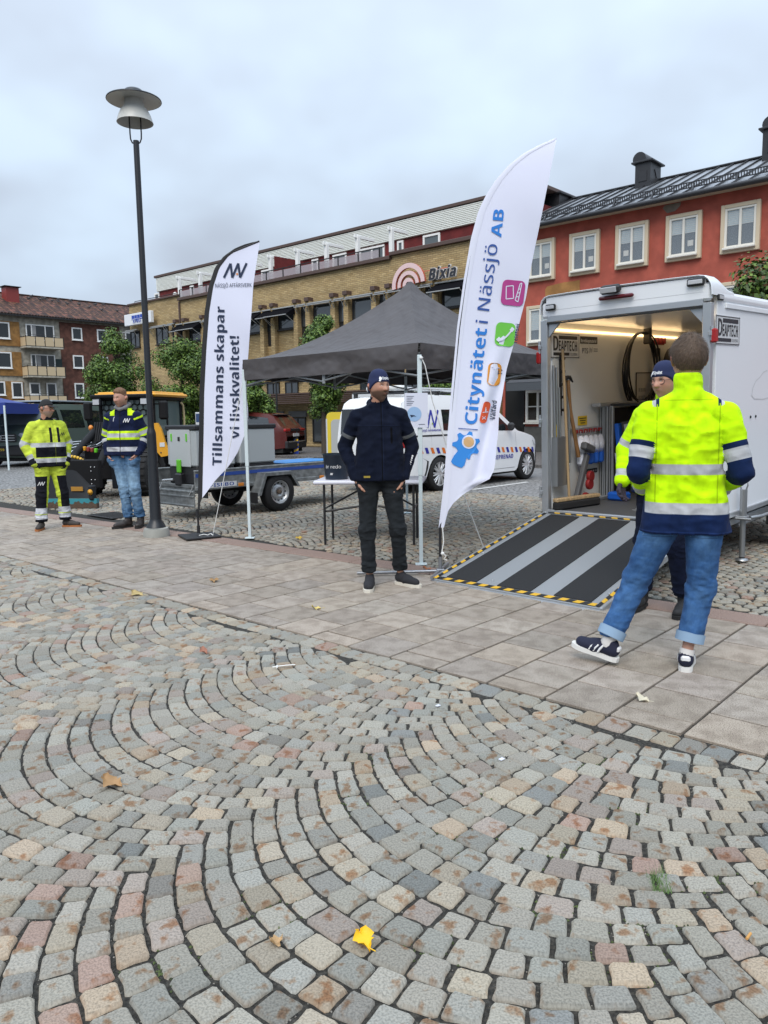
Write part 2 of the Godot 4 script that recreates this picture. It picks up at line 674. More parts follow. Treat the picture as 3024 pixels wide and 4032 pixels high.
	for i in far.size():
		var q: Array = far[i]
		var c: Vector2 = (q[0] + q[1] + q[2] + q[3]) / 4.0
		var ex: Vector2 = (q[1] - q[0] + q[2] - q[3]) / 2.0
		var ey: Vector2 = (q[3] - q[0] + q[2] - q[1]) / 2.0
		ex -= ex.normalized() * 0.013
		ey -= ey.normalized() * 0.015
		var X := W(ex.x, ex.y)
		var Z := W(ey.x, ey.y)
		mm.set_instance_transform(i, Transform3D(Basis(X, Vector3(R(-0.003, 0.003), 0.08, R(-0.003, 0.003)), Z), W(c.x, c.y, R(-0.004, 0.004))))
		mm.set_instance_color(i, stone_colour())
	var mi := MultiMeshInstance3D.new()
	mi.name = "cobbles"
	mi.multimesh = mm
	mi.material_override = stone_m
	park.add_child(mi)
	tag(mi, "", "", "", "stuff")
	print("parking setts ", far.size())
	# beyond, the setts are too small to tell apart
	var fm := M("far setts", lin(0.30, 0.295, 0.285), 0.7)
	var cell := FastNoiseLite.new()
	cell.noise_type = FastNoiseLite.TYPE_CELLULAR
	cell.seed = 4
	cell.frequency = 0.05
	cell.cellular_return_type = FastNoiseLite.RETURN_DISTANCE2_SUB
	cell.fractal_type = FastNoiseLite.FRACTAL_NONE
	var ct := NoiseTexture2D.new()
	ct.width = 512; ct.height = 512; ct.seamless = true; ct.noise = cell
	var gr := Gradient.new()
	gr.offsets = PackedFloat32Array([0.0, 0.22, 0.5, 1.0])
	gr.colors = PackedColorArray([g1(0.5), g1(0.86), g1(0.95), g1(1.0)])
	ct.color_ramp = gr
	fm.albedo_texture = ct
	tri(fm, 0.4)
	fm.heightmap_enabled = true
	fm.heightmap_texture = ct
	fm.heightmap_scale = 2.0
	for r in [[-70.0, 30.0, 11.6, 14.6], [-70.0, -17.0, 5.3, 11.6], [3.6, 30.0, 5.6, 11.6]]:
		b = B.new()
		b.quad(W(r[0], r[2], -0.004), W(r[1], r[2], -0.004), W(r[1], r[3], -0.004), W(r[0], r[3], -0.004), Vector3.UP)
		tag(put("square_paving", b, fm), "", "", "", "structure")
	var am := M("asphalt", lin(0.20, 0.20, 0.20), 0.85)
	am.albedo_texture = ntex(0.03, 5, g1(0.8), g1(1.0), 41, 512)
	tri(am, 0.5)
	b = B.new()
	b.quad(W(-75, 14.6, -0.002), W(30, 14.6, -0.002), W(30, 17.8, -0.002), W(-75, 17.8, -0.002), Vector3.UP)
	tag(put("road", b, am), "", "", "", "structure")
	b = B.new()
	b.xf = Transform3D(Basis(Vector3.UP, SQ), W(-20, 20.8, 0.0))
	b.box(Vector3.ZERO, Vector3(110, 0.2, 6.0), 0.01)
	var sm := M("pavement", lin(0.17, 0.155, 0.145), 0.85)
	sm.albedo_texture = ct
	tri(sm, 0.5)
	tag(put("pavement", b, sm), "", "", "", "structure")
	# painted bay lines on the square
	var pm := M("road paint", lin(0.62, 0.62, 0.6), 0.7)
	for l in [[-3.3, 11.8, 1.5], [-5.9, 11.8, 1.6], [-0.6, 12.0, 1.6], [-8.6, 12.0, 2.0]]:
		b = B.new()
		b.quad(W(l[0], l[1], 0.004), W(l[0] + 0.1, l[1], 0.004), W(l[0] + 0.1, l[1] + l[2], 0.004), W(l[0], l[1] + l[2], 0.004), Vector3.UP)
		tag(put("painted_line", b, pm), "", "", "", "structure")
# bricks in running bond, too far away to tell apart: colour and relief only. The picture covers 3 m x 1.5 m.
func brick_wall(key: String, a: Color, b2: Color, mortar: Color) -> StandardMaterial3D:
	var w := 1024
	var h := 512
	var im := Image.create(w, h, false, Image.FORMAT_RGB8)
	var hm := Image.create(w, h, false, Image.FORMAT_RGB8)
	im.fill(mortar.linear_to_srgb())
	hm.fill(Color(0.2, 0.2, 0.2))
	var rows := 20
	var cols := 12
	for r in rows:
		for c in cols:
			var k := a.lerp(b2, rng.randf()) * R(0.88, 1.1)
			var x := int((c + (0.5 if r % 2 else 0.0)) * w / cols)
			var y := int(float(r) * h / rows)
			var bw := int(float(w) / cols) - 5
			var bh := int(float(h) / rows) - 5
			for o in [0, -w]:
				im.fill_rect(Rect2i(x + o, y, bw, bh), k.linear_to_srgb())
				hm.fill_rect(Rect2i(x + o, y, bw, bh), g1(R(0.7, 0.95)))
	var m := M(key, Color.WHITE, 0.9)
	m.albedo_texture = ImageTexture.create_from_image(im)
	m.heightmap_enabled = true
	m.heightmap_texture = ImageTexture.create_from_image(hm)
	m.heightmap_scale = 0.8
	m.uv1_scale = Vector3(1.0 / 3.0, 1.0 / 1.5, 1)
	m.detail_enabled = true
	m.detail_blend_mode = BaseMaterial3D.BLEND_MODE_MUL
	m.detail_albedo = ntex(0.008, 4, g1(0.90), g1(1.0), 51, 256)
	return m

func render_mat(key: String, c: Color, lo := 0.86) -> StandardMaterial3D:
	var m := M(key, c, 0.92)
	m.albedo_texture = ntex(0.02, 5, g1(lo), g1(1.0), key.hash() % 1000, 256)
	tri(m, 0.35, false)
	return m

# a window with frame, mullions, pane and sill, built on the wall plane z
func window(parent: Node, x0: float, x1: float, y0: float, y1: float, z: float, fw: float, frame: Material, pane: Material, mull := [], sill := true, proud := 0.07, called := "window") -> MeshInstance3D:
	var b := B.new()
	var w := x1 - x0
	var h := y1 - y0
	var cx := (x0 + x1) / 2
	var cy := (y0 + y1) / 2
	b.box(Vector3(cx, y1 - fw / 2, z + proud / 2), Vector3(w, fw, proud), 0.008)
	b.box(Vector3(cx, y0 + fw / 2, z + proud / 2), Vector3(w, fw, proud), 0.008)
	b.box(Vector3(x0 + fw / 2, cy, z + proud / 2), Vector3(fw, h - fw * 2, proud), 0.008)
	b.box(Vector3(x1 - fw / 2, cy, z + proud / 2), Vector3(fw, h - fw * 2, proud), 0.008)
	for f in mull: b.box(Vector3(x0 + w * f, cy, z + proud / 2 - 0.006), Vector3(fw * 0.9, h - fw * 2, proud), 0.006)
	var o := put(called, b, frame, parent)
	bx("pane", Vector3(cx, cy, z + proud * 0.35), Vector3(w - fw * 1.9, h - fw * 1.9, 0.012), pane, o)
	if sill: bx("sill", Vector3(cx, y0 - 0.03, z + proud / 2 + 0.03), Vector3(w + 0.08, 0.05, proud + 0.08), frame, o, 0.01)
	return o

func yellow_building() -> void:
	var brick := brick_wall("yellow brick", Color(0.40, 0.285, 0.130), Color(0.50, 0.375, 0.190), Color(0.24, 0.175, 0.10))
	var brown := M("brown sheet metal", lin(0.085, 0.052, 0.042), 0.55)
	var white := M("white paint", lin(0.78, 0.78, 0.76), 0.5)
	var red := render_mat("dark red panel", lin(0.145, 0.018, 0.018))
	var dark := M("dark frame", lin(0.012, 0.011, 0.011), 0.5)
	var pane := M("window glass", lin(0.035, 0.042, 0.048), 0.06)
	pane.metallic_specular = 0.9
	var black := M("black awning cloth", lin(0.006, 0.006, 0.008), 0.95)
	black.metallic_specular = 0.15
	var clad := M("pale cladding", lin(0.76, 0.78, 0.73), 0.55)
	var o := thing("brick_office_building", "long yellow brick office building with dark awnings and a terrace storey set back on top", "building", W(-28, 23.5), SQ)
	var X := func(s: float) -> float: return s + 28.0
	# brick walls: front, step at the left end, higher parapet at the right end
	var b := B.new()
	b.box(Vector3(X.call(-28.35), 3.86, -6.25), Vector3(24.9, 7.48, 12.0))
	b.box(Vector3(X.call(-38.28), 7.735, -6.25), Vector3(5.03, 0.27, 11.99))
	b.box(Vector3(X.call(-18.37), 7.66, -1.25), Vector3(4.92, 0.12, 2.0))
	put("wall", b, brick, o)
	b = B.new()
	b.box(Vector3(X.call(-38.28), 7.91, -6.2), Vector3(5.1, 0.09, 12.12), 0.01)
	put("coping", b, brown, o)
	bx("coping", Vector3(X.call(-28.3), 7.67, -1.2), Vector3(14.9, 0.14, 2.2), brown, o, 0.01)
	bx("coping", Vector3(X.call(-18.37), 7.80, -1.2), Vector3(4.96, 0.14, 2.2), brown, o, 0.01)
	bx("terrace_floor", Vector3(X.call(-28.3), 7.63, -7.0), Vector3(24.6, 0.04, 9.0), brown, o)
	bx("downpipe", Vector3(X.call(-35.7), 5.4, -0.2), Vector3(0.09, 4.3, 0.09), brown, o, 0.02)
	# pilasters in pairs, dark caps, windows between them
	var lows := {-4: 1, -3: 1, 0: 1, -1: 1}
	for k in range(-3, 6):
		for j in 2:
			var s := -28.74 + 2.37 * k + 0.79 * j
			if s > -16.2: continue
			bx("pilaster", Vector3(X.call(s), 4.8, -0.13), Vector3(0.27, 3.35, 0.26), brick, o)
			bx("pilaster_cap", Vector3(X.call(s), 6.55, -0.10), Vector3(0.25, 0.17, 0.36), brown, o, 0.01)
		var nx: float = X.call(-28.345 + 2.37 * k)
		if -28.345 + 2.37 * k < -16.3:
			window(o, nx - 0.22, nx + 0.22, 5.4, 6.3, -0.25, 0.05, dark, pane, [], false)
			bx("lower_panel", Vector3(nx, 5.08, -0.24), Vector3(0.44, 0.62, 0.05), dark, o)
			awning(o, nx, 0.62, 6.33, 0.45 if lows.has(k) else 0.16, lows.has(k), black)
		var wx: float = X.call(-28.74 + 2.37 * k + 0.79 + 0.79)
		if k < 5:
			window(o, wx - 0.6, wx + 0.6, 5.42, 6.3, -0.25, 0.06, dark, pane, [], true)
			awning(o, wx, 1.55, 6.33, 0.55 if lows.has(k) or k == 4 else 0.18, lows.has(k) or k == 4, black)
	for w in [[-40.73, -39.75], [-38.05, -36.85], [-36.45, -36.0]]:
		window(o, X.call(w[0]), X.call(w[1]), 5.5, 6.42, -0.25, 0.06, dark, pane, [0.5] if w[1] - w[0] > 0.7 else [], true)
		awning(o, X.call((w[0] + w[1]) / 2), w[1] - w[0] + 0.25, 6.42, 0.2, false, black)
	# lower windows, slatted canopy and shop windows on the ground floor
	for s in [-38.4, -35.9, -33.4, -30.7, -28.3, -27.0, -24.6, -22.2, -19.8, -17.6]:
		window(o, X.call(s - 0.45), X.call(s + 0.45), 2.5, 3.05, -0.25, 0.05, dark, pane, [0.5], false)
	for y in [2.06, 2.14, 2.22, 2.30, 2.38, 2.46]:
		bx("canopy_slat", Vector3(X.call(-28.4), y, 0.62), Vector3(24.6, 0.045, 0.05), brown, o)
	bx("canopy", Vector3(X.call(-28.4), 2.47, 0.18), Vector3(24.6, 0.05, 0.85), brown, o)
	var s := -39.6
	var i := 0
	while s < -16.5:
		window(o, X.call(s), X.call(s + 1.1), 0.3, 1.42, -0.25, 0.06, dark, pane, [0.5] if i % 3 else [], false, 0.07, "shop_window")
		bx("fascia", Vector3(X.call(s + 0.55), 1.58, -0.22), Vector3(1.2, 0.26, 0.06), M("grey fascia", lin(0.14, 0.14, 0.14), 0.6), o)
		s += 1.55
		i += 1
	# storey set back on the roof
	var up := B.new()
	up.box(Vector3(X.call(-28.4), 8.4, -5.5), Vector3(25.6, 1.7, 6.0))
	put("upper_wall", up, red, o)
	for r in 11:
		bx("cladding_board", Vector3(X.call(-28.4), 8.975 + 0.07 * r, -2.44), Vector3(25.8, 0.052, 0.09), clad, o, 0.008)
	bx("cladding_back", Vector3(X.call(-28.4), 9.34, -2.52), Vector3(25.75, 0.80, 0.06), clad, o)
	bx("cladding_end", Vector3(X.call(-41.3), 9.34, -5.5), Vector3(0.06, 0.80, 6.1), clad, o)
	bx("roof", Vector3(X.call(-28.4), 9.8, -5.4), Vector3(26.1, 0.13, 6.1), brown, o, 0.01)
	bx("roof_vent", Vector3(X.call(-23.4), 10.0, -5.0), Vector3(0.2, 0.3, 0.2), brown, o)
	bx("roof_vent", Vector3(X.call(-21.6), 10.1, -5.0), Vector3(0.14, 0.5, 0.14), brown, o)
	var lamp_m := M("lamp globe", lin(0.75, 0.75, 0.72), 0.3)
	for w in [[-40.8, 0.5], [-37.2, 0.35], [-33.1, 0.9], [-31.0, 0.9], [-27.3, 0.45], [-25.9, 0.9], [-24.2, 1.5], [-22.0, 0.35], [-20.6, 0.9]]:
		window(o, X.call(w[0] * 1.02), X.call(w[0] * 1.02 + w[1]), 7.75 if w[1] > 0.4 else 8.2, 8.88, -2.5, 0.09, white, M("terrace glass", lin(0.10, 0.12, 0.13), 0.08), [0.5] if w[1] > 1.2 else [], false, 0.07, "terrace_window")
	for q in [-39.2, -30.0]:
		var g := B.new()
		g.ball(Vector3(X.call(q), 8.55, -2.3), Vector3.ONE * 0.13)
		put("globe_lamp", g, lamp_m, o)
	for k in 9:
		var px: float = X.call(-35.8 + 1.86 * k)
		b = B.new()
		b.box(Vector3(px, 8.27, -0.35), Vector3(0.16, 1.1, 0.16), 0.01)
		b.box(Vector3(px, 8.80, -0.75), Vector3(0.09, 0.14, 1.2), 0.01)
		put("pergola_post", b, white, o)
	bx("terrace_screen", Vector3(X.call(-28.2), 8.25, -1.4), Vector3(0.06, 1.15, 1.9), red, o)
	for k in 13:
		var px: float = X.call(-35.6 + 1.18 * k)
		bx("railing_post", Vector3(px, 7.93, -0.2), Vector3(0.04, 0.42, 0.04), dark, o)
		if k < 12: bx("railing_pane", Vector3(px + 0.59, 7.92, -0.2), Vector3(1.1, 0.30, 0.012), glass("railing glass", lin(0.45, 0.40, 0.42), 0.5), o)
	bx("handrail", Vector3(X.call(-28.4), 8.14, -0.2), Vector3(14.4, 0.035, 0.05), dark, o)
	b = B.new()
	b.rod(Vector3(X.call(-40.4), 8.08, -0.4), Vector3(X.call(-36.0), 8.08, -0.4), 0.02)
	for k in 5: b.rod(Vector3(X.call(-40.4 + k * 1.1), 7.93, -0.4), Vector3(X.call(-40.4 + k * 1.1), 8.08, -0.4), 0.015)
	put("roof_rail", b, dark, o)
	# signs
	var sg := thing("wall_sign", "white illuminated box sign with blue squares and letters at the corner of the brick building", "sign", W(-39.2, 23.38, 6.67), SQ)
	bx("sign_box", Vector3(0, 0.31, 0), Vector3(2.75, 0.62, 0.2), M("sign white", lin(0.72, 0.74, 0.76), 0.4), sg, 0.02)
	var blue := M("sign blue", lin(0.012, 0.055, 0.36), 0.5)
	for k in 4: bx("blue_square", Vector3(-0.43 + 0.29 * k, 0.38, 0.105), Vector3(0.25, 0.26, 0.012), blue, sg)
	var skew := Basis(Vector3(1, 0, 0), Vector3(0.22, 1, 0), Vector3(0, 0, 1))
	words("letters", "KPMG", 0.25, M("sign white", Color.WHITE), sg, Vector3(0.0, 0.20, 0.118), skew)
	words("letters", "KPMG", 0.21, blue, sg, Vector3(0.0, 0.20, 0.124), skew)
	var bi := thing("company_sign", "pink arcs and dark italic lettering mounted on the yellow brick above the tent top", "sign", W(-19.63, 23.42, 6.42), SQ)
	var pink := M("sign pink", lin(0.72, 0.52, 0.52), 0.5)
	var edge := M("sign orange edge", lin(0.5, 0.12, 0.08), 0.5)
	for rr in [[0.82, 0.64], [0.53, 0.38], [0.27, 0.12]]:
		var poly := PackedVector2Array()
		for k in 25: poly.append(Vector2(cos(PI * (0.02 + 1.02 * k / 24)), sin(PI * (0.02 + 1.02 * k / 24))) * rr[0])
		for k in 25: poly.append(Vector2(cos(PI * (1.04 - 1.02 * k / 24)), sin(PI * (1.04 - 1.02 * k / 24))) * rr[1])
		b = B.new()
		b.prism(poly, 0.0, 0.09)
		var back := put("arc_edge", b, edge, bi)
		b = B.new()
		b.prism(poly, 0.092, 0.11)
		put("arc", b, pink, bi)
	var ink := M("sign ink", lin(0.018, 0.02, 0.028), 0.5)
	for q in 8:
		words("letter_rim", "Bixia", 0.40, M("sign pale rim", lin(0.6, 0.58, 0.56), 0.5), bi, Vector3(1.66 + 0.025 * cos(TAU * q / 8), 0.25 + 0.025 * sin(TAU * q / 8), 0.05 + 0.0007 * q), skew, true, 0.05)
	words("letters", "Bixia", 0.40, ink, bi, Vector3(1.66, 0.25, 0.085), skew, true, 0.04)
	bx("sign_rail", Vector3(0.7, 0.42, 0.02), Vector3(2.6, 0.03, 0.03), edge, bi)

func awning(o: Node, x: float, w: float, top: float, out: float, low: bool, m: Material) -> void:
	var b := B.new()
	var y1 := top - (0.36 if low else 0.05)
	var P := [Vector3(x - w / 2, top, -0.05), Vector3(x + w / 2, top, -0.05), Vector3(x + w / 2, y1, out), Vector3(x - w / 2, y1, out)]
	b.q4(P[0], P[1], P[2], P[3])
	var d := Vector3(0, -0.012, -0.012)
	b.q4(P[0] + d, P[1] + d, P[2] + d, P[3] + d)
	for s in [0, 1]:
		var e: Vector3 = P[2] if s else P[3]
		if low: b.flat(P[1] if s else P[0], e, Vector3(e.x, y1, -0.05), Vector3(1 if s else -1, 0, 0))
	var a := put("awning", b, m, o)
	b = B.new()
	b.box(Vector3(x, y1 - 0.02, out), Vector3(w, 0.04, 0.03), 0.005)
	bx("awning_box", Vector3(x, top + 0.02, 0.0), Vector3(w, 0.06, 0.1), M("awning bar", lin(0.30, 0.31, 0.31), 0.5), a, 0.01)
	put("awning_bar", b, M("awning bar", lin(0.30, 0.31, 0.31), 0.5), a)
	for s in [-1, 1]:
		b = B.new()
		b.rod(Vector3(x + s * (w / 2 - 0.03), y1 - 0.02, out), Vector3(x + s * (w / 2 - 0.03), y1 - 0.42, -0.1), 0.014, 6)
		put("awning_arm", b, M("awning bar", Color.WHITE), a)

func red_building() -> void:
	var wall := render_mat("red render", lin(0.42, 0.098, 0.066), 0.90)
	var cream := M("cream surround", lin(0.56, 0.47, 0.34), 0.8)
	var white := M("cream white", lin(0.68, 0.66, 0.60), 0.6)
	var black := M("black sheet", lin(0.022, 0.022, 0.025), 0.42)
	var roofm := M("roof sheet", lin(0.34, 0.36, 0.385), 0.32, 0.5)
	var pane := glass("red house glass", lin(0.5, 0.55, 0.6), 0.10)
	var o := thing("red_building", "red rendered two storey building with black standing seam roof and cream window surrounds", "building", W(-10, 24), SQ)
	var x0 := -5.75
	var x1 := 16.0
	bx("wall", Vector3((x0 + x1) / 2, 4.35, -5.0), Vector3(x1 - x0, 6.74, 10.0), wall, o)
	bx("plinth", Vector3((x0 + x1) / 2, 0.54, -4.98), Vector3(x1 - x0 + 0.02, 0.88, 10.06), render_mat("grey plinth", lin(0.09, 0.09, 0.085)), o)
	bx("eave_board", Vector3((x0 + x1) / 2, 7.74, -5.0), Vector3(x1 - x0 + 0.3, 0.06, 10.5), cream, o)
	# roof: two slopes, standing seams, gutter, snow guard
	var L := x1 - x0 + 0.5
	var cx := (x0 + x1) / 2
	var a := Vector3(0, 7.78, 0.45)
	var r := Vector3(0, 9.62, -4.0)
	var bk := Vector3(0, 7.78, -10.4)
	var hx := Vector3(L / 2, 0, 0)
	var c := Vector3(cx, 0, 0)
	var b := B.new()
	b.q4(c + a - hx, c + a + hx, c + r + hx, c + r - hx)
	b.q4(c + bk - hx, c + bk + hx, c + r + hx, c + r - hx)
	b.q4(c + a - hx - Vector3(0, 0.03, 0), c + a + hx - Vector3(0, 0.03, 0), c + bk + hx, c + bk - hx)
	b.flat(c + a - hx, c + bk - hx, c + r - hx, Vector3.LEFT)
	b.flat(c + a + hx, c + bk + hx, c + r + hx, Vector3.RIGHT)
	var roof := put("roof", b, roofm, o)
	var n := (r - a).normalized()
	var nb := Basis(Vector3.RIGHT, n, Vector3.RIGHT.cross(n))
	var x := x0 + 0.1
	while x < x1:
		bx("roof_seam", Vector3(x, 0, 0) + (a + r) / 2 - nb.z * -0.03, Vector3(0.022, (r - a).length(), 0.05), black, roof, 0.0, nb)
		x += 0.46
	bx("ridge_cap", c + r + Vector3(0, 0.03, 0), Vector3(L, 0.06, 0.22), black, roof, 0.02)
	b = B.new()
	b.rod(c + a - hx + Vector3(0, -0.05, 0.06), c + a + hx + Vector3(0, -0.05, 0.06), 0.075, 10)
	put("gutter", b, black, o)
	b = B.new()
	for k in 2:
		var q := a.lerp(r, 0.13) + Vector3(0, 0.07 + 0.15 * k, 0)
		b.box(c + q, Vector3(L - 0.3, 0.028, 0.04))
	x = x0 + 0.2
	var q := a.lerp(r, 0.13)
	while x < x1:
		b.box(Vector3(x, q.y + 0.145, q.z + 0.01), Vector3(0.028, 0.15, 0.02))
		x += 0.075
	x = x0 + 0.4
	while x < x1:
		b.box(Vector3(x, q.y + 0.05, q.z + 0.07), Vector3(0.05, 0.3, 0.05), 0.0, Basis(Vector3.RIGHT, -0.6))
		x += 1.25
	put("snow_guard", b, black, roof)
	# chimneys
	for ch in [[-2.05, 0.56, 0.60], [2.22, 0.7, 0.72], [-5.7, 0.8, 0.2]]:
		var h: float = ch[2]
		b = B.new()
		b.box(Vector3(ch[0], 9.0 + h / 2, -3.6), Vector3(ch[1], 1.0 + h, 0.9), 0.01)
		b.box(Vector3(ch[0], 9.5 + h + 0.03, -3.6), Vector3(ch[1] + 0.22, 0.06, 1.1), 0.01)
		if h > 0.5:
			b.box(Vector3(ch[0], 9.35 + h / 2, -3.14), Vector3(ch[1] * 0.55, h * 0.62, 0.03), 0.01)
			b.box(Vector3(ch[0] + ch[1] / 2 + 0.01, 9.35 + h / 2 + 0.1, -3.6), Vector3(0.03, 0.34, 0.04), 0.0, Basis(Vector3.RIGHT, 0.6))
			b.box(Vector3(ch[0] + ch[1] / 2 + 0.01, 9.35 + h / 2 - 0.14, -3.6), Vector3(0.03, 0.34, 0.04), 0.0, Basis(Vector3.RIGHT, -0.6))
			var old := b.xf
			b.xf = Transform3D(Basis(Vector3.RIGHT, PI / 2), Vector3(ch[0] - 0.15, 9.5 + h + 0.16, -3.6))
			b.lathe([Vector2(0, -0.42), Vector2(0.24, -0.42), Vector2(0.24, 0.42), Vector2(0, 0.42)], 16)
			b.xf = old
		put("chimney", b, black, roof)
	# windows of the upper floor
	var blind := M("pale blind", lin(0.42, 0.50, 0.52), 0.8)
	var room := M("dim room", lin(0.06, 0.08, 0.095), 0.9)
	var shade := M("lamp shade", lin(0.6, 0.58, 0.52), 0.8)
	for row in 2:
		for k in 13:
			var wx := -4.175 + 1.628 * k
			if row == 1 and k == 0: pass
			var y0 := 5.96 if row == 0 else 3.78
			var y1 := 7.33 if row == 0 else 5.15
			b = B.new()
			b.box(Vector3(wx, (y0 + y1) / 2, 0.012), Vector3(0.92, y1 - y0 - 0.16, 0.02))
			var w := put("window", b, room, o)
			b = B.new()
			for e in [[wx - 0.485, 0.11, 0], [wx + 0.485, 0.11, 0]]: b.box(Vector3(e[0], (y0 + y1) / 2, 0.06), Vector3(0.11, y1 - y0, 0.12), 0.01)
			b.box(Vector3(wx, y1 - 0.055, 0.06), Vector3(0.86, 0.11, 0.118), 0.01)
			b.box(Vector3(wx, y0 + 0.05, 0.06), Vector3(0.86, 0.10, 0.118), 0.01)
			put("surround", b, cream, w)
			b = B.new()
			var fy0 := y0 + 0.15
			var fy1 := y1 - 0.11
			for e in [-0.40, 0.0, 0.40]: b.box(Vector3(wx + e, (fy0 + fy1) / 2, 0.075), Vector3(0.07, fy1 - fy0, 0.05), 0.006)
			for e in [fy0 + 0.03, fy1 - 0.03]: b.box(Vector3(wx, e, 0.075), Vector3(0.73, 0.06, 0.048), 0.006)
			put("frame", b, white, w)
			bx("sill", Vector3(wx, y0 + 0.12, 0.15), Vector3(0.90, 0.07, 0.14), white, w, 0.015)
			bx("blind", Vector3(wx, fy1 - 0.25 - 0.12 * row, 0.032), Vector3(0.78, 0.46 + 0.24 * row, 0.012), blind, w)
			for s in 8 + 4 * row: bx("blind_slat", Vector3(wx, fy1 - 0.06 - s * 0.058, 0.0405), Vector3(0.78, 0.014, 0.006), shade, w)
			if row == 0 and k % 5 != 4:
				b = B.new()
				b.box(Vector3(wx + [0.22, 0.22, -0.2, 0.2, 0.1][k % 5], fy0 + 0.33, 0.034), Vector3(0.17, 0.17, 0.012), 0.02)
				put("lamp_in_window", b, shade, w)
			bx("pane", Vector3(wx, (fy0 + fy1) / 2, 0.062), Vector3(0.80, fy1 - fy0, 0.008), pane, w)
	# a patch of ochre render, a bare spot under the eave
	var ppoly := PackedVector2Array([Vector2(-4.02, 5.40), Vector2(-2.72, 5.40), Vector2(-2.73, 5.83), Vector2(-2.95, 5.81), Vector2(-3.3, 5.82), Vector2(-3.95, 5.76), Vector2(-4.03, 5.66)])
	b = B.new()
	b.prism(ppoly, 0.0, 0.012)
	put("render_patch", b, render_mat("ochre patch", lin(0.37, 0.185, 0.060)), o)
	ppoly = PackedVector2Array([Vector2(0.08, 7.68), Vector2(0.02, 7.60), Vector2(0.16, 7.44), Vector2(0.40, 7.46), Vector2(0.55, 7.58), Vector2(0.58, 7.69)])
	b = B.new()
	b.prism(ppoly, 0.0, 0.012)
	put("bare_patch", b, render_mat("bare plaster", lin(0.26, 0.22, 0.18)), o)
	# ground floor: grey shop awning, dark entrance and a barred shop window
	bx("entrance", Vector3(-5.2, 1.85, 0.02), Vector3(0.8, 2.6, 0.06), M("dark opening", lin(0.008, 0.008, 0.008), 0.8), o)
	var grey := M("grey awning cloth", lin(0.062, 0.07, 0.08), 0.8)
	for k in 3:
		b = B.new()
		var ax := -3.75 + 3.3 * k
		b.box(Vector3(ax, 2.72, 0.55), Vector3(2.3, 0.03, 1.15), 0.0, Basis(Vector3.RIGHT, 0.42))
		b.box(Vector3(ax, 2.35, 1.07), Vector3(2.3, 0.26, 0.02))
		put("shop_awning", b, grey, o)
		window(o, ax - 0.98, ax + 0.98, 1.12, 2.25, 0.0, 0.09, white, M("shop glass", lin(0.03, 0.022, 0.016), 0.1), [0.25, 0.5, 0.75], true, 0.1, "shop_window")
		bx("glazing_bar", Vector3(ax, 1.68, 0.05), Vector3(1.8, 0.035, 0.07), white, o)

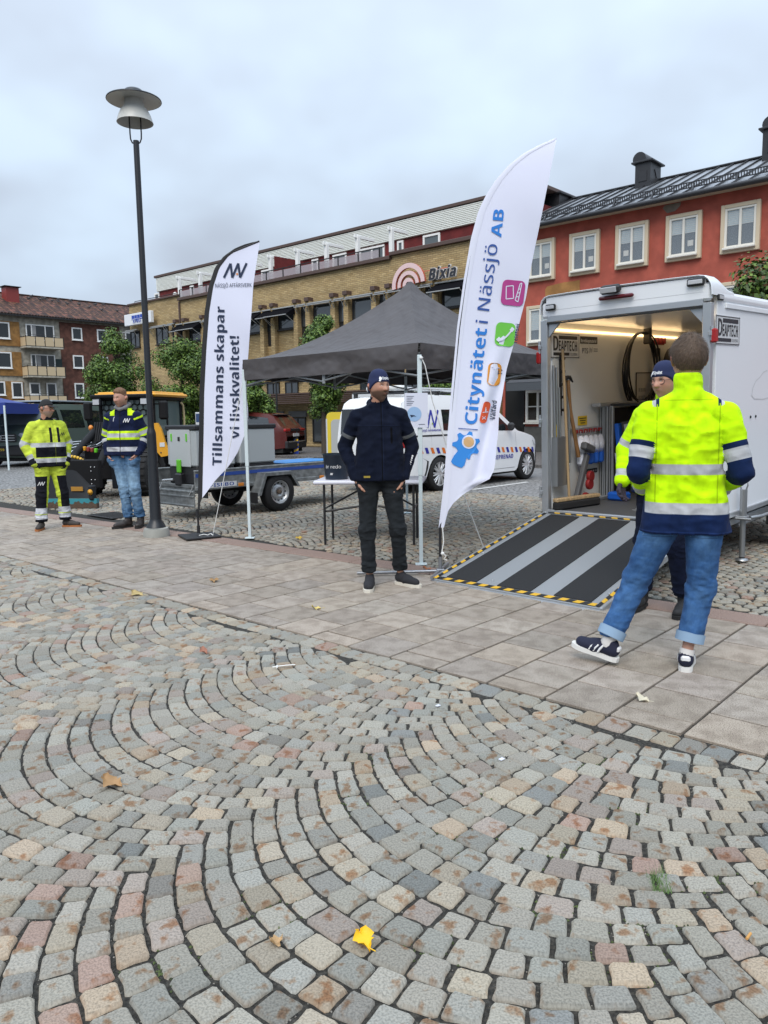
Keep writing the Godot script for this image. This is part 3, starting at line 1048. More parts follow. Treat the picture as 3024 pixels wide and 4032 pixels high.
func apartment_block() -> void:
	var conc := render_mat("beige render", lin(0.44, 0.41, 0.34), 0.82)
	var ochre := render_mat("ochre render", lin(0.34, 0.175, 0.055), 0.85)
	var brown := render_mat("brown render", lin(0.135, 0.055, 0.038), 0.8)
	var white := M("white paint", Color.WHITE)
	var dark := M("dark frame", Color.WHITE)
	var pane := M("block glass", lin(0.022, 0.026, 0.028), 0.07)
	var cream := M("balcony board", lin(0.55, 0.43, 0.27), 0.7)
	var o := thing("apartment_block", "three storey apartment block in ochre, beige and brown with tiled roof and balconies", "building", W(-70, 32), 0.8366)
	bx("wall", Vector3(1.0, 5.2, -5.05), Vector3(24, 10.84, 10), conc, o)
	bx("brown_wall", Vector3(4.6, 5.2, 0.0), Vector3(5.9, 10.4, 0.12), brown, o)
	for y in [[8.0, 10.1], [5.42, 7.5], [2.6, 4.95]]:
		bx("ochre_panel", Vector3(-5.1, (y[0] + y[1]) / 2, -0.01), Vector3(6.2, y[1] - y[0], 0.12), ochre, o)
	# roof
	var tile := M("roof tiles", lin(0.24, 0.105, 0.062), 0.85)
	var im := Image.create(256, 256, false, Image.FORMAT_RGB8)
	var hm := Image.create(256, 256, false, Image.FORMAT_RGB8)
	for r in 8:
		for k in 8:
			var v := R(0.55, 1.0)
			im.fill_rect(Rect2i(k * 32, r * 32, 32, 32), Color(v, v * R(0.9, 1.0), v * R(0.86, 1.0)))
			im.fill_rect(Rect2i(k * 32, r * 32 + 26, 32, 6), g1(0.3))
			im.fill_rect(Rect2i(k * 32 + 28, r * 32, 4, 32), g1(0.42))
			for y in 32: hm.fill_rect(Rect2i(k * 32, r * 32 + y, 29, 1), g1(0.2 + 0.75 * y / 32.0))
	tile.albedo_texture = ImageTexture.create_from_image(im)
	tile.heightmap_enabled = true
	tile.heightmap_texture = ImageTexture.create_from_image(hm)
	tile.heightmap_scale = 4.0
	tile.uv1_scale = Vector3(0.42, 0.38, 1)
	tile.detail_enabled = true
	tile.detail_blend_mode = BaseMaterial3D.BLEND_MODE_MUL
	tile.detail_albedo = ntex(0.012, 5, Color(0.62, 0.6, 0.58), Color(1, 1, 1), 61, 256)
	var b := B.new()
	var e0 := 10.68
	b.quad(Vector3(-11.5, e0, 0.55), Vector3(13.2, e0, 0.55), Vector3(13.2, 13.25, -5), Vector3(-11.5, 13.25, -5), Vector3(0, 0.9, 0.42).normalized())
	b.quad(Vector3(13.2, e0, -10.6), Vector3(-11.5, e0, -10.6), Vector3(-11.5, 13.25, -5), Vector3(13.2, 13.25, -5), Vector3(0, 0.9, -0.42).normalized())
	b.quad(Vector3(-11.5, e0 - 0.06, -10.6), Vector3(13.2, e0 - 0.06, -10.6), Vector3(13.2, e0 - 0.06, 0.55), Vector3(-11.5, e0 - 0.06, 0.55), Vector3.DOWN)
	b.flat(Vector3(13.2, e0, 0.55), Vector3(13.2, e0, -10.6), Vector3(13.2, 13.25, -5), Vector3.RIGHT)
	b.flat(Vector3(-11.5, e0, 0.55), Vector3(-11.5, e0, -10.6), Vector3(-11.5, 13.25, -5), Vector3.LEFT)
	var roof := put("roof", b, tile, o)
	bx("eave_trim", Vector3(0.8, e0 - 0.05, 0.58), Vector3(24.8, 0.16, 0.1), dark, o)
	var x := -11.4
	b = B.new()
	while x < 13.1:
		b.box(Vector3(x, e0 + 0.06, 0.58), Vector3(0.17, 0.09, 0.2), 0.03)
		x += 0.26
	tag(put("eave_tiles", b, tile, roof), "", "", "", "stuff")
	bx("ridge_tiles", Vector3(0.8, 13.27, -5), Vector3(24.8, 0.14, 0.3), tile, roof, 0.04)
	var ch := put("chimney", B.new(), M("red sheet", lin(0.22, 0.03, 0.025), 0.5), roof)
	b = B.new()
	b.box(Vector3(-1.2, 12.75, -3.2), Vector3(1.15, 1.5, 1.0), 0.01)
	ch.mesh = b.mesh()
	b = B.new()
	b.box(Vector3(-1.2, 13.56, -3.2), Vector3(1.5, 0.06, 1.35))
	b.box(Vector3(-1.2, 13.51, -3.2), Vector3(1.05, 0.1, 0.9))
	put("chimney_cap", b, dark, ch)
	# windows: t measured from 32
	for w in [[2.72, 3.72, 8.85, 10.0], [5.2, 6.2, 8.85, 10.0], [2.68, 3.7, 6.28, 7.47], [5.2, 6.2, 6.28, 7.47], [2.67, 3.58, 3.52, 4.91], [5.2, 6.2, 3.52, 4.91],
			[-3.9, -2.87, 8.58, 10.0], [-4.1, -2.87, 6.05, 7.45], [-3.06, -2.1, 3.5, 4.9], [-4.5, -3.6, 3.72, 4.92], [-6.9, -5.6, 8.58, 10.0], [-6.9, -5.6, 6.05, 7.45],
			[-1.5, -0.55, 3.78, 4.86], [0.02, 0.94, 3.1, 4.88], [8.1, 9.3, 8.9, 9.95]]:
		window(o, w[0], w[1], w[2], w[3], 0.05, 0.12, white, pane, [], true, 0.08)
	for w in [[-1.47, 1.08, 8.6, 10.0], [-1.2, 1.01, 6.0, 7.4]]:
		window(o, w[0], w[1], w[2], w[3], 0.02, 0.1, white, pane, [0.2, 0.68], false, 0.08)
		bx("curtain", Vector3(w[0] + 0.72, (w[2] + w[3]) / 2, 0.055), Vector3(0.36, 1.15, 0.014), M("curtain", lin(0.3, 0.3, 0.3), 0.9), o)
	bx("recess_wall", Vector3(1.37, 6.6, 0.03), Vector3(0.55, 0.9, 0.05), M("green board", lin(0.02, 0.035, 0.035), 0.8), o)
	for y in [7.98, 5.42, 2.85]:
		var bal := bx("balcony", Vector3(-0.36, y - 0.07, 0.62), Vector3(3.3, 0.14, 1.25), conc, o)
		for k in 4: bx("balcony_board", Vector3(-1.62 + 0.84 * k, y + 0.43, 1.24), Vector3(0.74, 0.76, 0.03), cream, bal)
		bx("balcony_board", Vector3(-1.99, y + 0.43, 0.62), Vector3(0.03, 0.76, 1.1), cream, bal)
		b = B.new()
		for yy in [0.03, 0.83]: b.box(Vector3(-0.36, y + yy, 1.21), Vector3(3.32, 0.05, 0.04))
		for k in 5: b.box(Vector3(-2.0 + 0.84 * k, y + 0.45, 1.2), Vector3(0.06, 0.95, 0.04))
		b.box(Vector3(-2.0, y + 0.83, 0.62), Vector3(0.05, 0.05, 1.2))
		b.rod(Vector3(-2.0, y + 1.02, 1.21), Vector3(1.3, y + 1.02, 1.21), 0.015, 6)
		put("balcony_rail", b, dark, bal)
	# pigeons on the roof
	var pm := M("pigeon grey", lin(0.07, 0.07, 0.075), 0.8)
	var k := 0
	var spots := ["nearest the chimney", "next along the ridge from the chimney"]
	for p in [[32.7, 12.7], [33.2, 13.0], [33.76, 12.7], [34.2, 12.85], [34.5, 12.95], [34.9, 12.7], [35.4, 12.6], [35.8, 12.95], [36.2, 12.5], [37.04, 13.0], [37.5, 12.6], [38.2, 12.3], [39.2, 12.1], [39.4, 12.8], [40.4, 12.9], [41.0, 12.2]]:
		b = B.new()
		b.ball(Vector3(0, 0.10, 0), Vector3(0.16, 0.09, 0.09), 8, 6)
		b.ball(Vector3(0.15, 0.19, 0), Vector3(0.06, 0.06, 0.05), 8, 6)
		b.box(Vector3(-0.18, 0.09, 0), Vector3(0.16, 0.03, 0.08))
		b.box(Vector3(0.22, 0.185, 0), Vector3(0.05, 0.02, 0.02))
		b.rod(Vector3(0.02, 0.05, 0.03), Vector3(0.02, -0.03, 0.03), 0.012, 5)
		b.rod(Vector3(0.02, 0.05, -0.03), Vector3(0.02, -0.03, -0.03), 0.012, 5)
		var f: float = (p[1] - 10.68) / (13.25 - 10.68)
		var pg := put("pigeon", b, pm)
		pg.position = W(-69.45 - f * 5.5, p[0], p[1] + 0.05)
		pg.rotation.y = R(0, TAU)
		tag(pg, "small dark pigeon sitting on the tiled roof of the apartment block", "bird", "pigeons on the tiled roof")
		k += 1

func leafy(called: String, label: String, at: Vector3, h: float, rad: Vector3, cy: float, n: int, leaf: float, cols: Array, trunk_r := 0.09) -> Node3D:
	var o := thing(called, label, "tree", at, 0.0, "trees on the square")
	var bark := M("bark", lin(0.07, 0.055, 0.042), 0.95)
	var b := B.new()
	b.tube([Vector3(0, -0.1, 0), Vector3(0.02, cy * 0.5, 0.01), Vector3(-0.02, cy, 0.03), Vector3(0.0, cy + rad.y * 0.6, 0.0)], [trunk_r * 1.25, trunk_r, trunk_r * 0.75, trunk_r * 0.25], 8)
	var blobs := []
	for i in 46:
		var d := Vector3(R(-1, 1), R(-1, 1), R(-1, 1))
		while d.length() > 1.0: d = Vector3(R(-1, 1), R(-1, 1), R(-1, 1))
		var taper := 1.0 - 0.38 * maxf(d.y, 0.0)
		var c := Vector3(0, cy, 0) + Vector3(d.x * rad.x * taper, d.y * rad.y, d.z * rad.z * taper) * 0.9
		blobs.append([c, R(0.22, 0.42) * rad.x])
		if i % 3 == 0: b.tube([Vector3(0, maxf(cy - rad.y * 0.7, c.y - 0.8), 0), c.lerp(Vector3(0, c.y, 0), 0.4) - Vector3(0, 0.15, 0), c], [trunk_r * 0.4, trunk_r * 0.25, trunk_r * 0.1], 5)
	put("trunk", b, bark, o)
	var lb := B.new()
	for i in n:
		var bl: Array = blobs[rng.randi() % blobs.size()]
		var d := Vector3(rng.randfn(), rng.randfn(), rng.randfn()).normalized()
		var p: Vector3 = bl[0] + d * bl[1] * sqrt(rng.randf()) * Vector3(1, 0.9, 1)
		var s := leaf * R(0.6, 1.3)
		var nn := (d + Vector3(R(-0.8, 0.8), R(0.0, 1.2), R(-0.8, 0.8))).normalized()
		var x := nn.cross(Vector3(R(-1, 1), R(-1, 1), R(-1, 1))).normalized()
		var z := x.cross(nn)
		lb.col = (cols[rng.randi() % cols.size()] as Color) * R(0.8, 1.4)
		var tip := p + z * s - nn * s * 0.2
		var l := p - x * s * 0.33 + z * s * 0.42
		var r := p + x * s * 0.33 + z * s * 0.42
		lb.t3(p, l, tip, nn, nn, nn)
		lb.t3(p, tip, r, nn, nn, nn)
	var lm := M("foliage", Color.WHITE, 0.6, 0.0, true)
	lm.backlight_enabled = true
	lm.backlight = Color(0.10, 0.14, 0.03)
	put("crown", lb, lm, o)
	return o

func trees() -> void:
	var g := [Color(0.060, 0.112, 0.018), Color(0.085, 0.150, 0.022), Color(0.042, 0.082, 0.016), Color(0.125, 0.195, 0.028)]
	leafy("tree", "dense green tree left of the lamp post, behind the pigeon-roofed block's corner", Vector3(-11.2, 0, -33), 4.7, Vector3(1.38, 2.45, 1.4), 2.8, 30000, 0.10, g)
	leafy("tree", "dense green tree right behind the tall lamp post and the loader cab", Vector3(-8.15, 0, -32), 4.6, Vector3(1.5, 2.4, 1.5), 2.75, 30000, 0.10, g)
	leafy("tree", "green tree half hidden by the black edged flag at the tent's left corner", Vector3(-4.9, 0, -28.5), 3.4, Vector3(0.95, 1.15, 0.9), 2.0, 15000, 0.095, g)
	leafy("tree", "green tree rising over the left slope of the dark tent, with a bare trunk below", Vector3(-2.15, 0, -28.2), 4.9, Vector3(1.0, 1.95, 1.0), 3.25, 24000, 0.095, g)
	leafy("tree", "small green tree seen over the roof bars of the white van", Vector3(2.0, 0, -27.0), 2.6, Vector3(1.1, 0.75, 1.0), 2.1, 10000, 0.095, g)
	leafy("tree", "tree with a few rust brown leaves above the white box trailer", Vector3(7.75, 0, -15.4), 4.3, Vector3(1.25, 1.2, 1.25), 3.45, 12000, 0.10, g + [Color(0.12, 0.05, 0.018), Color(0.05, 0.08, 0.02)])
# lettering as flat triangles: baseline at y 0, from x 0, capitals cap high; fit squeezes it to a length
func glyphs(s: String, cap: float, fit := 0.0, bold := true, font := "Droid Sans") -> Array:
	var ref := text_mesh("H", cap, bold, 0.0, font)
	var base: float = ref.get_aabb().position.y
	var tm := text_mesh(s, cap, bold, 0.0, font)
	var out := []
	if tm.get_surface_count() == 0: return out
	var ar := tm.surface_get_arrays(0)
	var vs: PackedVector3Array = ar[Mesh.ARRAY_VERTEX]
	var ix = ar[Mesh.ARRAY_INDEX]
	var box := tm.get_aabb()
	var k := 1.0 if fit <= 0.0 else fit / box.size.x
	if ix == null: ix = PackedInt32Array(range(vs.size()))
	for i in ix: out.append(Vector2((vs[i].x - box.position.x) * k, vs[i].y - base))
	return out

# lay flat triangles on a surface given by f(Vector2) -> Vector3
func lay(b: B, pts: Array, f: Callable, out: Vector3) -> void:
	for i in range(0, pts.size() - 2, 3):
		b.flat(f.call(pts[i]), f.call(pts[i + 1]), f.call(pts[i + 2]), out)

func fan(poly: Array) -> Array:
	var pk := PackedVector2Array(poly)
	var out := []
	for i in Geometry2D.triangulate_polygon(pk): out.append(pk[i])
	return out

func ring_poly(c: Vector2, r: float, n := 20) -> Array:
	var out := []
	for k in n: out.append(c + Vector2(cos(TAU * k / n), sin(TAU * k / n)) * r)
	return out

func round_rect(c: Vector2, w: float, h: float, r: float, rot := 0.0) -> Array:
	var out := []
	for q in [[1, 1, 0.0], [-1, 1, 0.25], [-1, -1, 0.5], [1, -1, 0.75]]:
		for k in 5:
			var a: float = TAU * (q[2] + 0.25 * k / 4.0)
			out.append(c + (Vector2(q[0] * (w / 2 - r), q[1] * (h / 2 - r)) + Vector2(cos(a), sin(a)) * r).rotated(rot))
	return out

func stroke(a: Vector2, b: Vector2, w: float) -> Array:
	var n := (b - a).normalized().orthogonal() * w / 2
	return [a + n, b + n, b - n, a + n, b - n, a - n]

# the zigzag emblem of three slanted strokes and one upright pair
func zigzag(w: float, h: float, th: float) -> Array:
	var out := []
	var P := [Vector2(0, 0), Vector2(0.31, 1), Vector2(0.36, 0.0), Vector2(0.64, 1), Vector2(0.70, 0.0), Vector2(1.0, 1)]
	for i in 5: out.append_array(stroke(P[i] * Vector2(w, h), P[i + 1] * Vector2(w, h), th))
	return out

func by_y(tab: Array, y: float) -> float:
	for i in tab.size() - 1:
		var a: Vector2 = tab[i]
		var b: Vector2 = tab[i + 1]
		if y <= b.y: return lerpf(a.x, b.x, clampf((y - a.y) / maxf(b.y - a.y, 1e-5), 0, 1))
	return tab[tab.size() - 1].x

func gear(c: Vector2, r: float, rot: float) -> Array:
	var out := []
	for k in 56:
		var a := TAU * k / 56
		var tooth := smoothstep(-0.25, 0.35, cos(a * 7.0))
		var e := r * (0.72 + 0.28 * tooth)
		if cos(a - 3.9) > 0.86: e = r * (0.72 + 0.9 * smoothstep(0.86, 0.97, cos(a - 3.9)))
		out.append(c + Vector2(cos(a + rot), sin(a + rot)) * e)
	return out

func flag_cloth(o: Node3D, L: Array, Rr: Array, y0: float, y1: float, wave: Callable, cloth: Material, sleeve: float, sleeve_m: Material) -> void:
	var pts := []
	var ps := []
	var nu := 14
	var nv := 60
	for j in nv + 1:
		var f := float(j) / nv
		var y := lerpf(y0, y1, 1.0 - pow(1.0 - f, 1.35))
		var a := by_y(L, y)
		var c := maxf(by_y(Rr, y), a + 0.001)
		for i in nu + 1:
			var x := lerpf(minf(a + sleeve, c), c, float(i) / nu)
			pts.append(wave.call(Vector2(x, y)))
		for i in 3: ps.append(wave.call(Vector2(lerpf(a - 0.004, minf(a + sleeve + 0.004, c), i / 2.0), y)) + Vector3(0, 0, 0.006 if i == 1 else 0.002))
	var b := B.new()
	b.grid(pts, nu, nv)
	put("cloth", b, cloth, o)
	b = B.new()
	b.grid(ps, 2, nv)
	put("sleeve", b, sleeve_m, o)

func things() -> void:
	street_lamps()
	flags()
	tent()
	table()
	box_trailer()
	flat_trailer()
	loader()
	vehicles()
	far_things()

func street_lamps() -> void:
	var black := M("lamp black", lin(0.012, 0.014, 0.018), 0.4)
	var white := M("lamp enamel", lin(0.50, 0.50, 0.47), 0.4)
	var conc := render_mat("lamp footing", lin(0.34, 0.34, 0.31), 0.6)
	var o := thing("street_lamp", "tall black street lamp with disc and bell shade, beside the man in navy jacket", "street lamp", Vector3(-2.80, 0, -9.35), 0.0, "street lamps")
	var b := B.new()
	b.lathe([Vector2(0, -0.05), Vector2(0.155, -0.05), Vector2(0.158, 0.05), Vector2(0.145, 0.10), Vector2(0.10, 0.115)], 24)
	put("footing", b, conc, o)
	b = B.new()
	b.lathe([Vector2(0.118, 0.112), Vector2(0.10, 0.15), Vector2(0.074, 0.19), Vector2(0.068, 0.22), Vector2(0.055, 1.24), Vector2(0.053, 1.27), Vector2(0.040, 1.31), Vector2(0.038, 1.34), Vector2(0.033, 4.62), Vector2(0.0, 4.63)], 20)
	b.tube([Vector3(-0.01, 4.58, 0), Vector3(-0.045, 4.60, 0), Vector3(-0.062, 4.64, 0), Vector3(-0.065, 4.7, 0), Vector3(-0.065, 4.95, 0)], 0.0085, 8)
	b.tube([Vector3(0.01, 4.58, 0), Vector3(0.045, 4.60, 0), Vector3(0.062, 4.64, 0), Vector3(0.065, 4.7, 0), Vector3(0.065, 4.95, 0)], 0.0085, 8)
	put("pole", b, black, o)
	b = B.new()
	b.lathe([Vector2(0.205, 4.815), Vector2(0.200, 4.83), Vector2(0.178, 4.90), Vector2(0.150, 4.955), Vector2(0.118, 4.985), Vector2(0.11, 5.02), Vector2(0.108, 5.075)], 32)
	b.lathe([Vector2(0.10, 5.07), Vector2(0.112, 4.98), Vector2(0.146, 4.948), Vector2(0.173, 4.895), Vector2(0.197, 4.82), Vector2(0.205, 4.815)], 32)
	put("bell_shade", b, white, o)
	b = B.new()
	b.lathe([Vector2(0.05, 5.068), Vector2(0.20, 5.066), Vector2(0.302, 5.055), Vector2(0.306, 5.06), Vector2(0.302, 5.068), Vector2(0.12, 5.10)], 40)
	put("disc_shade", b, white, o)
	b = B.new()
	b.lathe([Vector2(0.302, 5.054), Vector2(0.3085, 5.058), Vector2(0.306, 5.067), Vector2(0.300, 5.07)], 40)
	b.lathe([Vector2(0.125, 5.095), Vector2(0.12, 5.15), Vector2(0.09, 5.175), Vector2(0, 5.185)], 28)
	put("cap", b, black, o)
	var f := dup(o, "distant street lamp with a bell shade standing in front of the left tree", Vector3(-12.4, 0, -38), 0.3)

func flags() -> void:
	var cloth := M("flag cloth", lin(0.71, 0.73, 0.86), 0.75)
	cloth.backlight_enabled = true
	cloth.backlight = Color(0.4, 0.4, 0.46)
	var black := M("flag black", lin(0.012, 0.012, 0.014), 0.7)
	var pole_m := M("pole black", lin(0.016, 0.016, 0.018), 0.4)
	var ink := M("flag ink", lin(0.016, 0.028, 0.065), 0.8)
	# black edged flag on the left
	var L := [Vector2(0.005, 0.32), Vector2(0.09, 1.73), Vector2(0.14, 2.25), Vector2(0.19, 2.66), Vector2(0.25, 2.95), Vector2(0.33, 3.16), Vector2(0.44, 3.29), Vector2(0.58, 3.38), Vector2(0.72, 3.43), Vector2(0.86, 3.455)]
	var Rr := [Vector2(0.03, 0.40), Vector2(0.06, 0.47), Vector2(0.15, 0.58), Vector2(0.24, 0.70), Vector2(0.38, 0.84), Vector2(0.51, 1.02), Vector2(0.59, 1.19), Vector2(0.645, 1.35), Vector2(0.65, 1.51), Vector2(0.64, 1.67), Vector2(0.645, 1.89), Vector2(0.67, 2.1), Vector2(0.71, 2.41), Vector2(0.74, 2.65), Vector2(0.77, 2.96), Vector2(0.82, 3.23), Vector2(0.852, 3.41), Vector2(0.862, 3.455)]
	var o := thing("beach_flag", "white beach flag with black edge and navy slogan, on a black base plate", "flag", Vector3(-2.25, 0, -9.22), 0.0, "beach flags on the slab walk")
	var wave := func(p: Vector2) -> Vector3:
		var a := by_y(L, p.y)
		var u := p.x - a
		var low := smoothstep(1.9, 0.5, p.y)
		return Vector3(p.x, p.y, u * (0.05 * sin(p.y * 2.6 + 0.7) + 0.16 * low * sin(u * 6.5 + p.y * 3.0)) + 0.012 * u * sin(p.y * 9.0 + u * 8.0))
	flag_cloth(o, L, Rr, 0.335, 3.452, wave, cloth, 0.047, black)
	var up := func(dx: float) -> Callable: return func(p: Vector2) -> Vector3: return wave.call(p) + Vector3(0, 0, dx)
	var on: Callable = up.call(0.007)
	var b := B.new()
	var turned := func(org: Vector2, dir: Vector2) -> Callable: return func(p: Vector2) -> Vector3: return on.call(org + dir * p.x + Vector2(-dir.y, dir.x) * p.y)
	var dir := Vector2(0.066, 1.0).normalized()
	lay(b, glyphs("Tillsammans skapar", 0.105, 1.86), turned.call(Vector2(0.305, 0.86), dir), Vector3(0, 0, 1))
	lay(b, glyphs("vi livskvalitet!", 0.105, 1.20), turned.call(Vector2(0.535, 1.18), Vector2(0.035, 1.0).normalized()), Vector3(0, 0, 1))
	put("lettering", b, ink, o)
	b = B.new()
	lay(b, zigzag(0.27, 0.16, 0.026), turned.call(Vector2(0.43, 3.045), Vector2(1, 0.0)), Vector3(0, 0, 1))
	lay(b, glyphs("NÄSSJÖ AFFÄRSVERK", 0.044, 0.425, false), turned.call(Vector2(0.325, 2.935), Vector2(1, 0.0)), Vector3(0, 0, 1))
	put("emblem", b, ink, o)
	b = B.new()
	lay(b, fan(ring_poly(Vector2(0.585, 3.085), 0.012)), on, Vector3(0, 0, 1))
	put("emblem_dot", b, M("orange print", lin(0.65, 0.24, 0.05), 0.8), o)
	b = B.new()
	var path := [Vector3(0, 0.06, 0), Vector3(0, 0.3, 0)]
	for i in 24:
		var y := lerpf(0.4, 3.452, i / 23.0)
		path.append(Vector3(by_y(L, y) + 0.012, y, -0.006))
	b.tube(path, 0.012, 8)
	b.rod(Vector3(0, 0.05, 0), Vector3(0, 0.14, 0), 0.02)
	b.box(Vector3(0.035, 0.335, 0.01), Vector3(0.09, 0.012, 0.012))
	b.box(Vector3(-0.01, 0.29, 0.012), Vector3(0.02, 0.09, 0.012))
	put("pole", b, pole_m, o)
	bx("base_plate", Vector3(0.02, 0.022, 0.05), Vector3(0.42, 0.02, 0.42), M("base plate", lin(0.018, 0.018, 0.02), 0.45), o, 0.004, Basis(Vector3.UP, 0.5))
	b = B.new()
	b.tube([Vector3(0.03, 0.035, 0.1), Vector3(0.09, 0.05, 0.12), Vector3(0.13, 0.035, 0.09), Vector3(0.17, 0.055, 0.1), Vector3(0.2, 0.035, 0.11)], 0.006, 6)
	put("cord", b, M("white cord", lin(0.7, 0.7, 0.68), 0.9), o)
	# large white flag on the right
	L = [Vector2(-0.01, 0.42), Vector2(0.04, 0.83), Vector2(0.055, 1.02), Vector2(0.10, 1.55), Vector2(0.16, 2.17), Vector2(0.22, 2.58), Vector2(0.28, 2.91), Vector2(0.345, 3.14), Vector2(0.41, 3.27), Vector2(0.49, 3.39), Vector2(0.60, 3.51), Vector2(0.72, 3.60), Vector2(0.86, 3.67), Vector2(1.0, 3.725)]
	Rr = [Vector2(0.03, 0.41), Vector2(0.07, 0.57), Vector2(0.13, 0.66), Vector2(0.23, 0.74), Vector2(0.37, 0.82), Vector2(0.45, 0.88), Vector2(0.475, 1.0), Vector2(0.485, 1.11), Vector2(0.51, 1.26), Vector2(0.525, 1.43), Vector2(0.555, 1.57), Vector2(0.60, 1.82), Vector2(0.70, 2.18), Vector2(0.76, 2.42), Vector2(0.79, 2.63), Vector2(0.84, 2.9), Vector2(0.90, 3.23), Vector2(0.94, 3.42), Vector2(0.985, 3.65), Vector2(1.002, 3.725)]
	var L2 := L
	var o2 := thing("beach_flag", "tall white beach flag with blue lettering, gear emblem and coloured icons beside the ramp", "flag", Vector3(0.5, 0, -6.81), 0.0, "beach flags on the slab walk")
	var wave2 := func(p: Vector2) -> Vector3:
		var a := by_y(L2, p.y)
		var u := p.x - a
		var low := smoothstep(2.3, 0.9, p.y)
		var fold := 0.085 * low * smoothstep(0.18, 0.42, u) * sin(u * 26.0 - p.y * 5.0 + 2.0)
		return Vector3(p.x, p.y, u * 0.10 * sin(p.y * 2.1 + 0.3) + fold + 0.010 * u * sin(p.y * 11.0 + u * 9.0))
	flag_cloth(o2, L2, Rr, 0.425, 3.722, wave2, cloth, 0.05, M("flag sleeve", lin(0.68, 0.70, 0.82), 0.7))
	on = func(p: Vector2) -> Vector3: return wave2.call(p) + Vector3(0, 0, 0.007)
	var blue := M("flag blue", lin(0.022, 0.19, 0.60), 0.8)
	var deep := M("flag deep blue", lin(0.03, 0.085, 0.31), 0.8)
	var turn2 := func(org: Vector2, dr: Vector2) -> Callable: return func(p: Vector2) -> Vector3: return on.call(org + dr * p.x + Vector2(-dr.y, dr.x) * p.y)
	b = B.new()
	var d1 := Vector2(0.115, 1.0).normalized()
	lay(b, glyphs("Citynätet", 0.105, 0.83), turn2.call(Vector2(0.325, 1.335), d1), Vector3(0, 0, 1))
	lay(b, glyphs("AB", 0.088, 0.225), turn2.call(Vector2(0.535, 2.92), Vector2(0.11, 1.0).normalized()), Vector3(0, 0, 1))
	put("lettering", b, blue, o2)
	b = B.new()
	lay(b, glyphs("i Nässjö", 0.105, 0.66, false), turn2.call(Vector2(0.425, 2.205), Vector2(0.125, 1.0).normalized()), Vector3(0, 0, 1))
	lay(b, stroke(Vector2(0.165, 1.305), Vector2(0.335, 1.29), 0.007), on, Vector3(0, 0, 1))
	put("lettering", b, deep, o2)
	b = B.new()
	lay(b, fan(gear(Vector2(0.235, 1.155), 0.125, 0.35)), on, Vector3(0, 0, 1))
	put("gear_emblem", b, M("gear blue", lin(0.03, 0.23, 0.66), 0.8), o2)
	var lift := func(p: Vector2) -> Vector3: return wave2.call(p) + Vector3(0, 0, 0.0095)
	var lift2 := func(p: Vector2) -> Vector3: return wave2.call(p) + Vector3(0, 0, 0.012)
	b = B.new()
	lay(b, fan(ring_poly(Vector2(0.255, 1.185), 0.06)), lift, Vector3(0, 0, 1))
	put("gear_hub", b, cloth, o2)
	b = B.new()
	lay(b, fan(ring_poly(Vector2(0.255, 1.185), 0.046)), lift2, Vector3(0, 0, 1))
	put("gear_hub", b, M("gear tan", lin(0.58, 0.36, 0.17), 0.8), o2)
	var icons := [[Vector2(0.645, 2.462), 0.20, 0.21, lin(0.42, 0.05, 0.24), "pink_icon"], [Vector2(0.580, 2.112), 0.175, 0.20, lin(0.14, 0.50, 0.06), "green_icon"], [Vector2(0.485, 1.77), 0.125, 0.195, lin(0.65, 0.27, 0.035), "orange_icon"], [Vector2(0.402, 1.44), 0.07, 0.19, lin(0.72, 0.10, 0.03), "red_icon"]]
	for ic in icons:
		b = B.new()
		lay(b, fan(round_rect(ic[0], ic[1], ic[2], minf(0.042, ic[1] * 0.4), -0.10 if ic[1] > 0.1 else -0.25)), on, Vector3(0, 0, 1))
		put(ic[4], b, M(ic[4], ic[3], 0.8), o2)
	b = B.new()
	var c: Vector2 = icons[0][0]
	for q in [[-0.06, -0.05, -0.06, 0.055], [-0.06, 0.055, 0.0, 0.06], [0.0, 0.06, 0.005, -0.045], [-0.06, -0.05, 0.005, -0.045], [0.02, -0.06, 0.06, 0.075], [0.045, -0.075, 0.075, 0.08], [0.02, -0.06, 0.045, -0.075], [0.06, 0.075, 0.075, 0.08], [0.03, -0.03, 0.055, -0.035], [0.035, 0.0, 0.062, 0.0], [0.045, 0.03, 0.066, 0.032]]:
		lay(b, stroke(c + Vector2(q[0], q[1]), c + Vector2(q[2], q[3]), 0.008), lift, Vector3(0, 0, 1))
	c = icons[1][0]
	var arc := []
	for k in 7: arc.append(c + Vector2(0.062, 0.05).rotated(-0.08) - Vector2(0.0, 0.0) + Vector2(-0.12 * k / 6.0, -0.095 * sin(PI / 2 * k / 6.0)))
	for k in 6: lay(b, stroke(arc[k], arc[k + 1], 0.014), lift, Vector3(0, 0, 1))
	lay(b, stroke(c + Vector2(0.05, 0.028), c + Vector2(0.072, 0.055), 0.03), lift, Vector3(0, 0, 1))
	lay(b, stroke(c + Vector2(-0.07, -0.055), c + Vector2(-0.045, -0.03), 0.03), lift, Vector3(0, 0, 1))
	c = icons[2][0]
	lay(b, stroke(c + Vector2(-0.02, -0.07), c + Vector2(0.01, 0.05), 0.007), lift, Vector3(0, 0, 1))
	lay(b, stroke(c + Vector2(-0.01, 0.05), c + Vector2(0.045, 0.055), 0.007), lift, Vector3(0, 0, 1))
	lay(b, fan(ring_poly(c + Vector2(-0.02, 0.07), 0.008, 10)), lift, Vector3(0, 0, 1))
	c = icons[3][0]
	lay(b, stroke(c + Vector2(-0.025, 0.0), c + Vector2(0.03, 0.005), 0.007), lift, Vector3(0, 0, 1))
	lay(b, stroke(c + Vector2(0.0, 0.0), c + Vector2(0.005, 0.045), 0.007), lift, Vector3(0, 0, 1))
	lay(b, stroke(c + Vector2(-0.028, -0.06), c + Vector2(0.005, -0.035), 0.006), lift, Vector3(0, 0, 1))
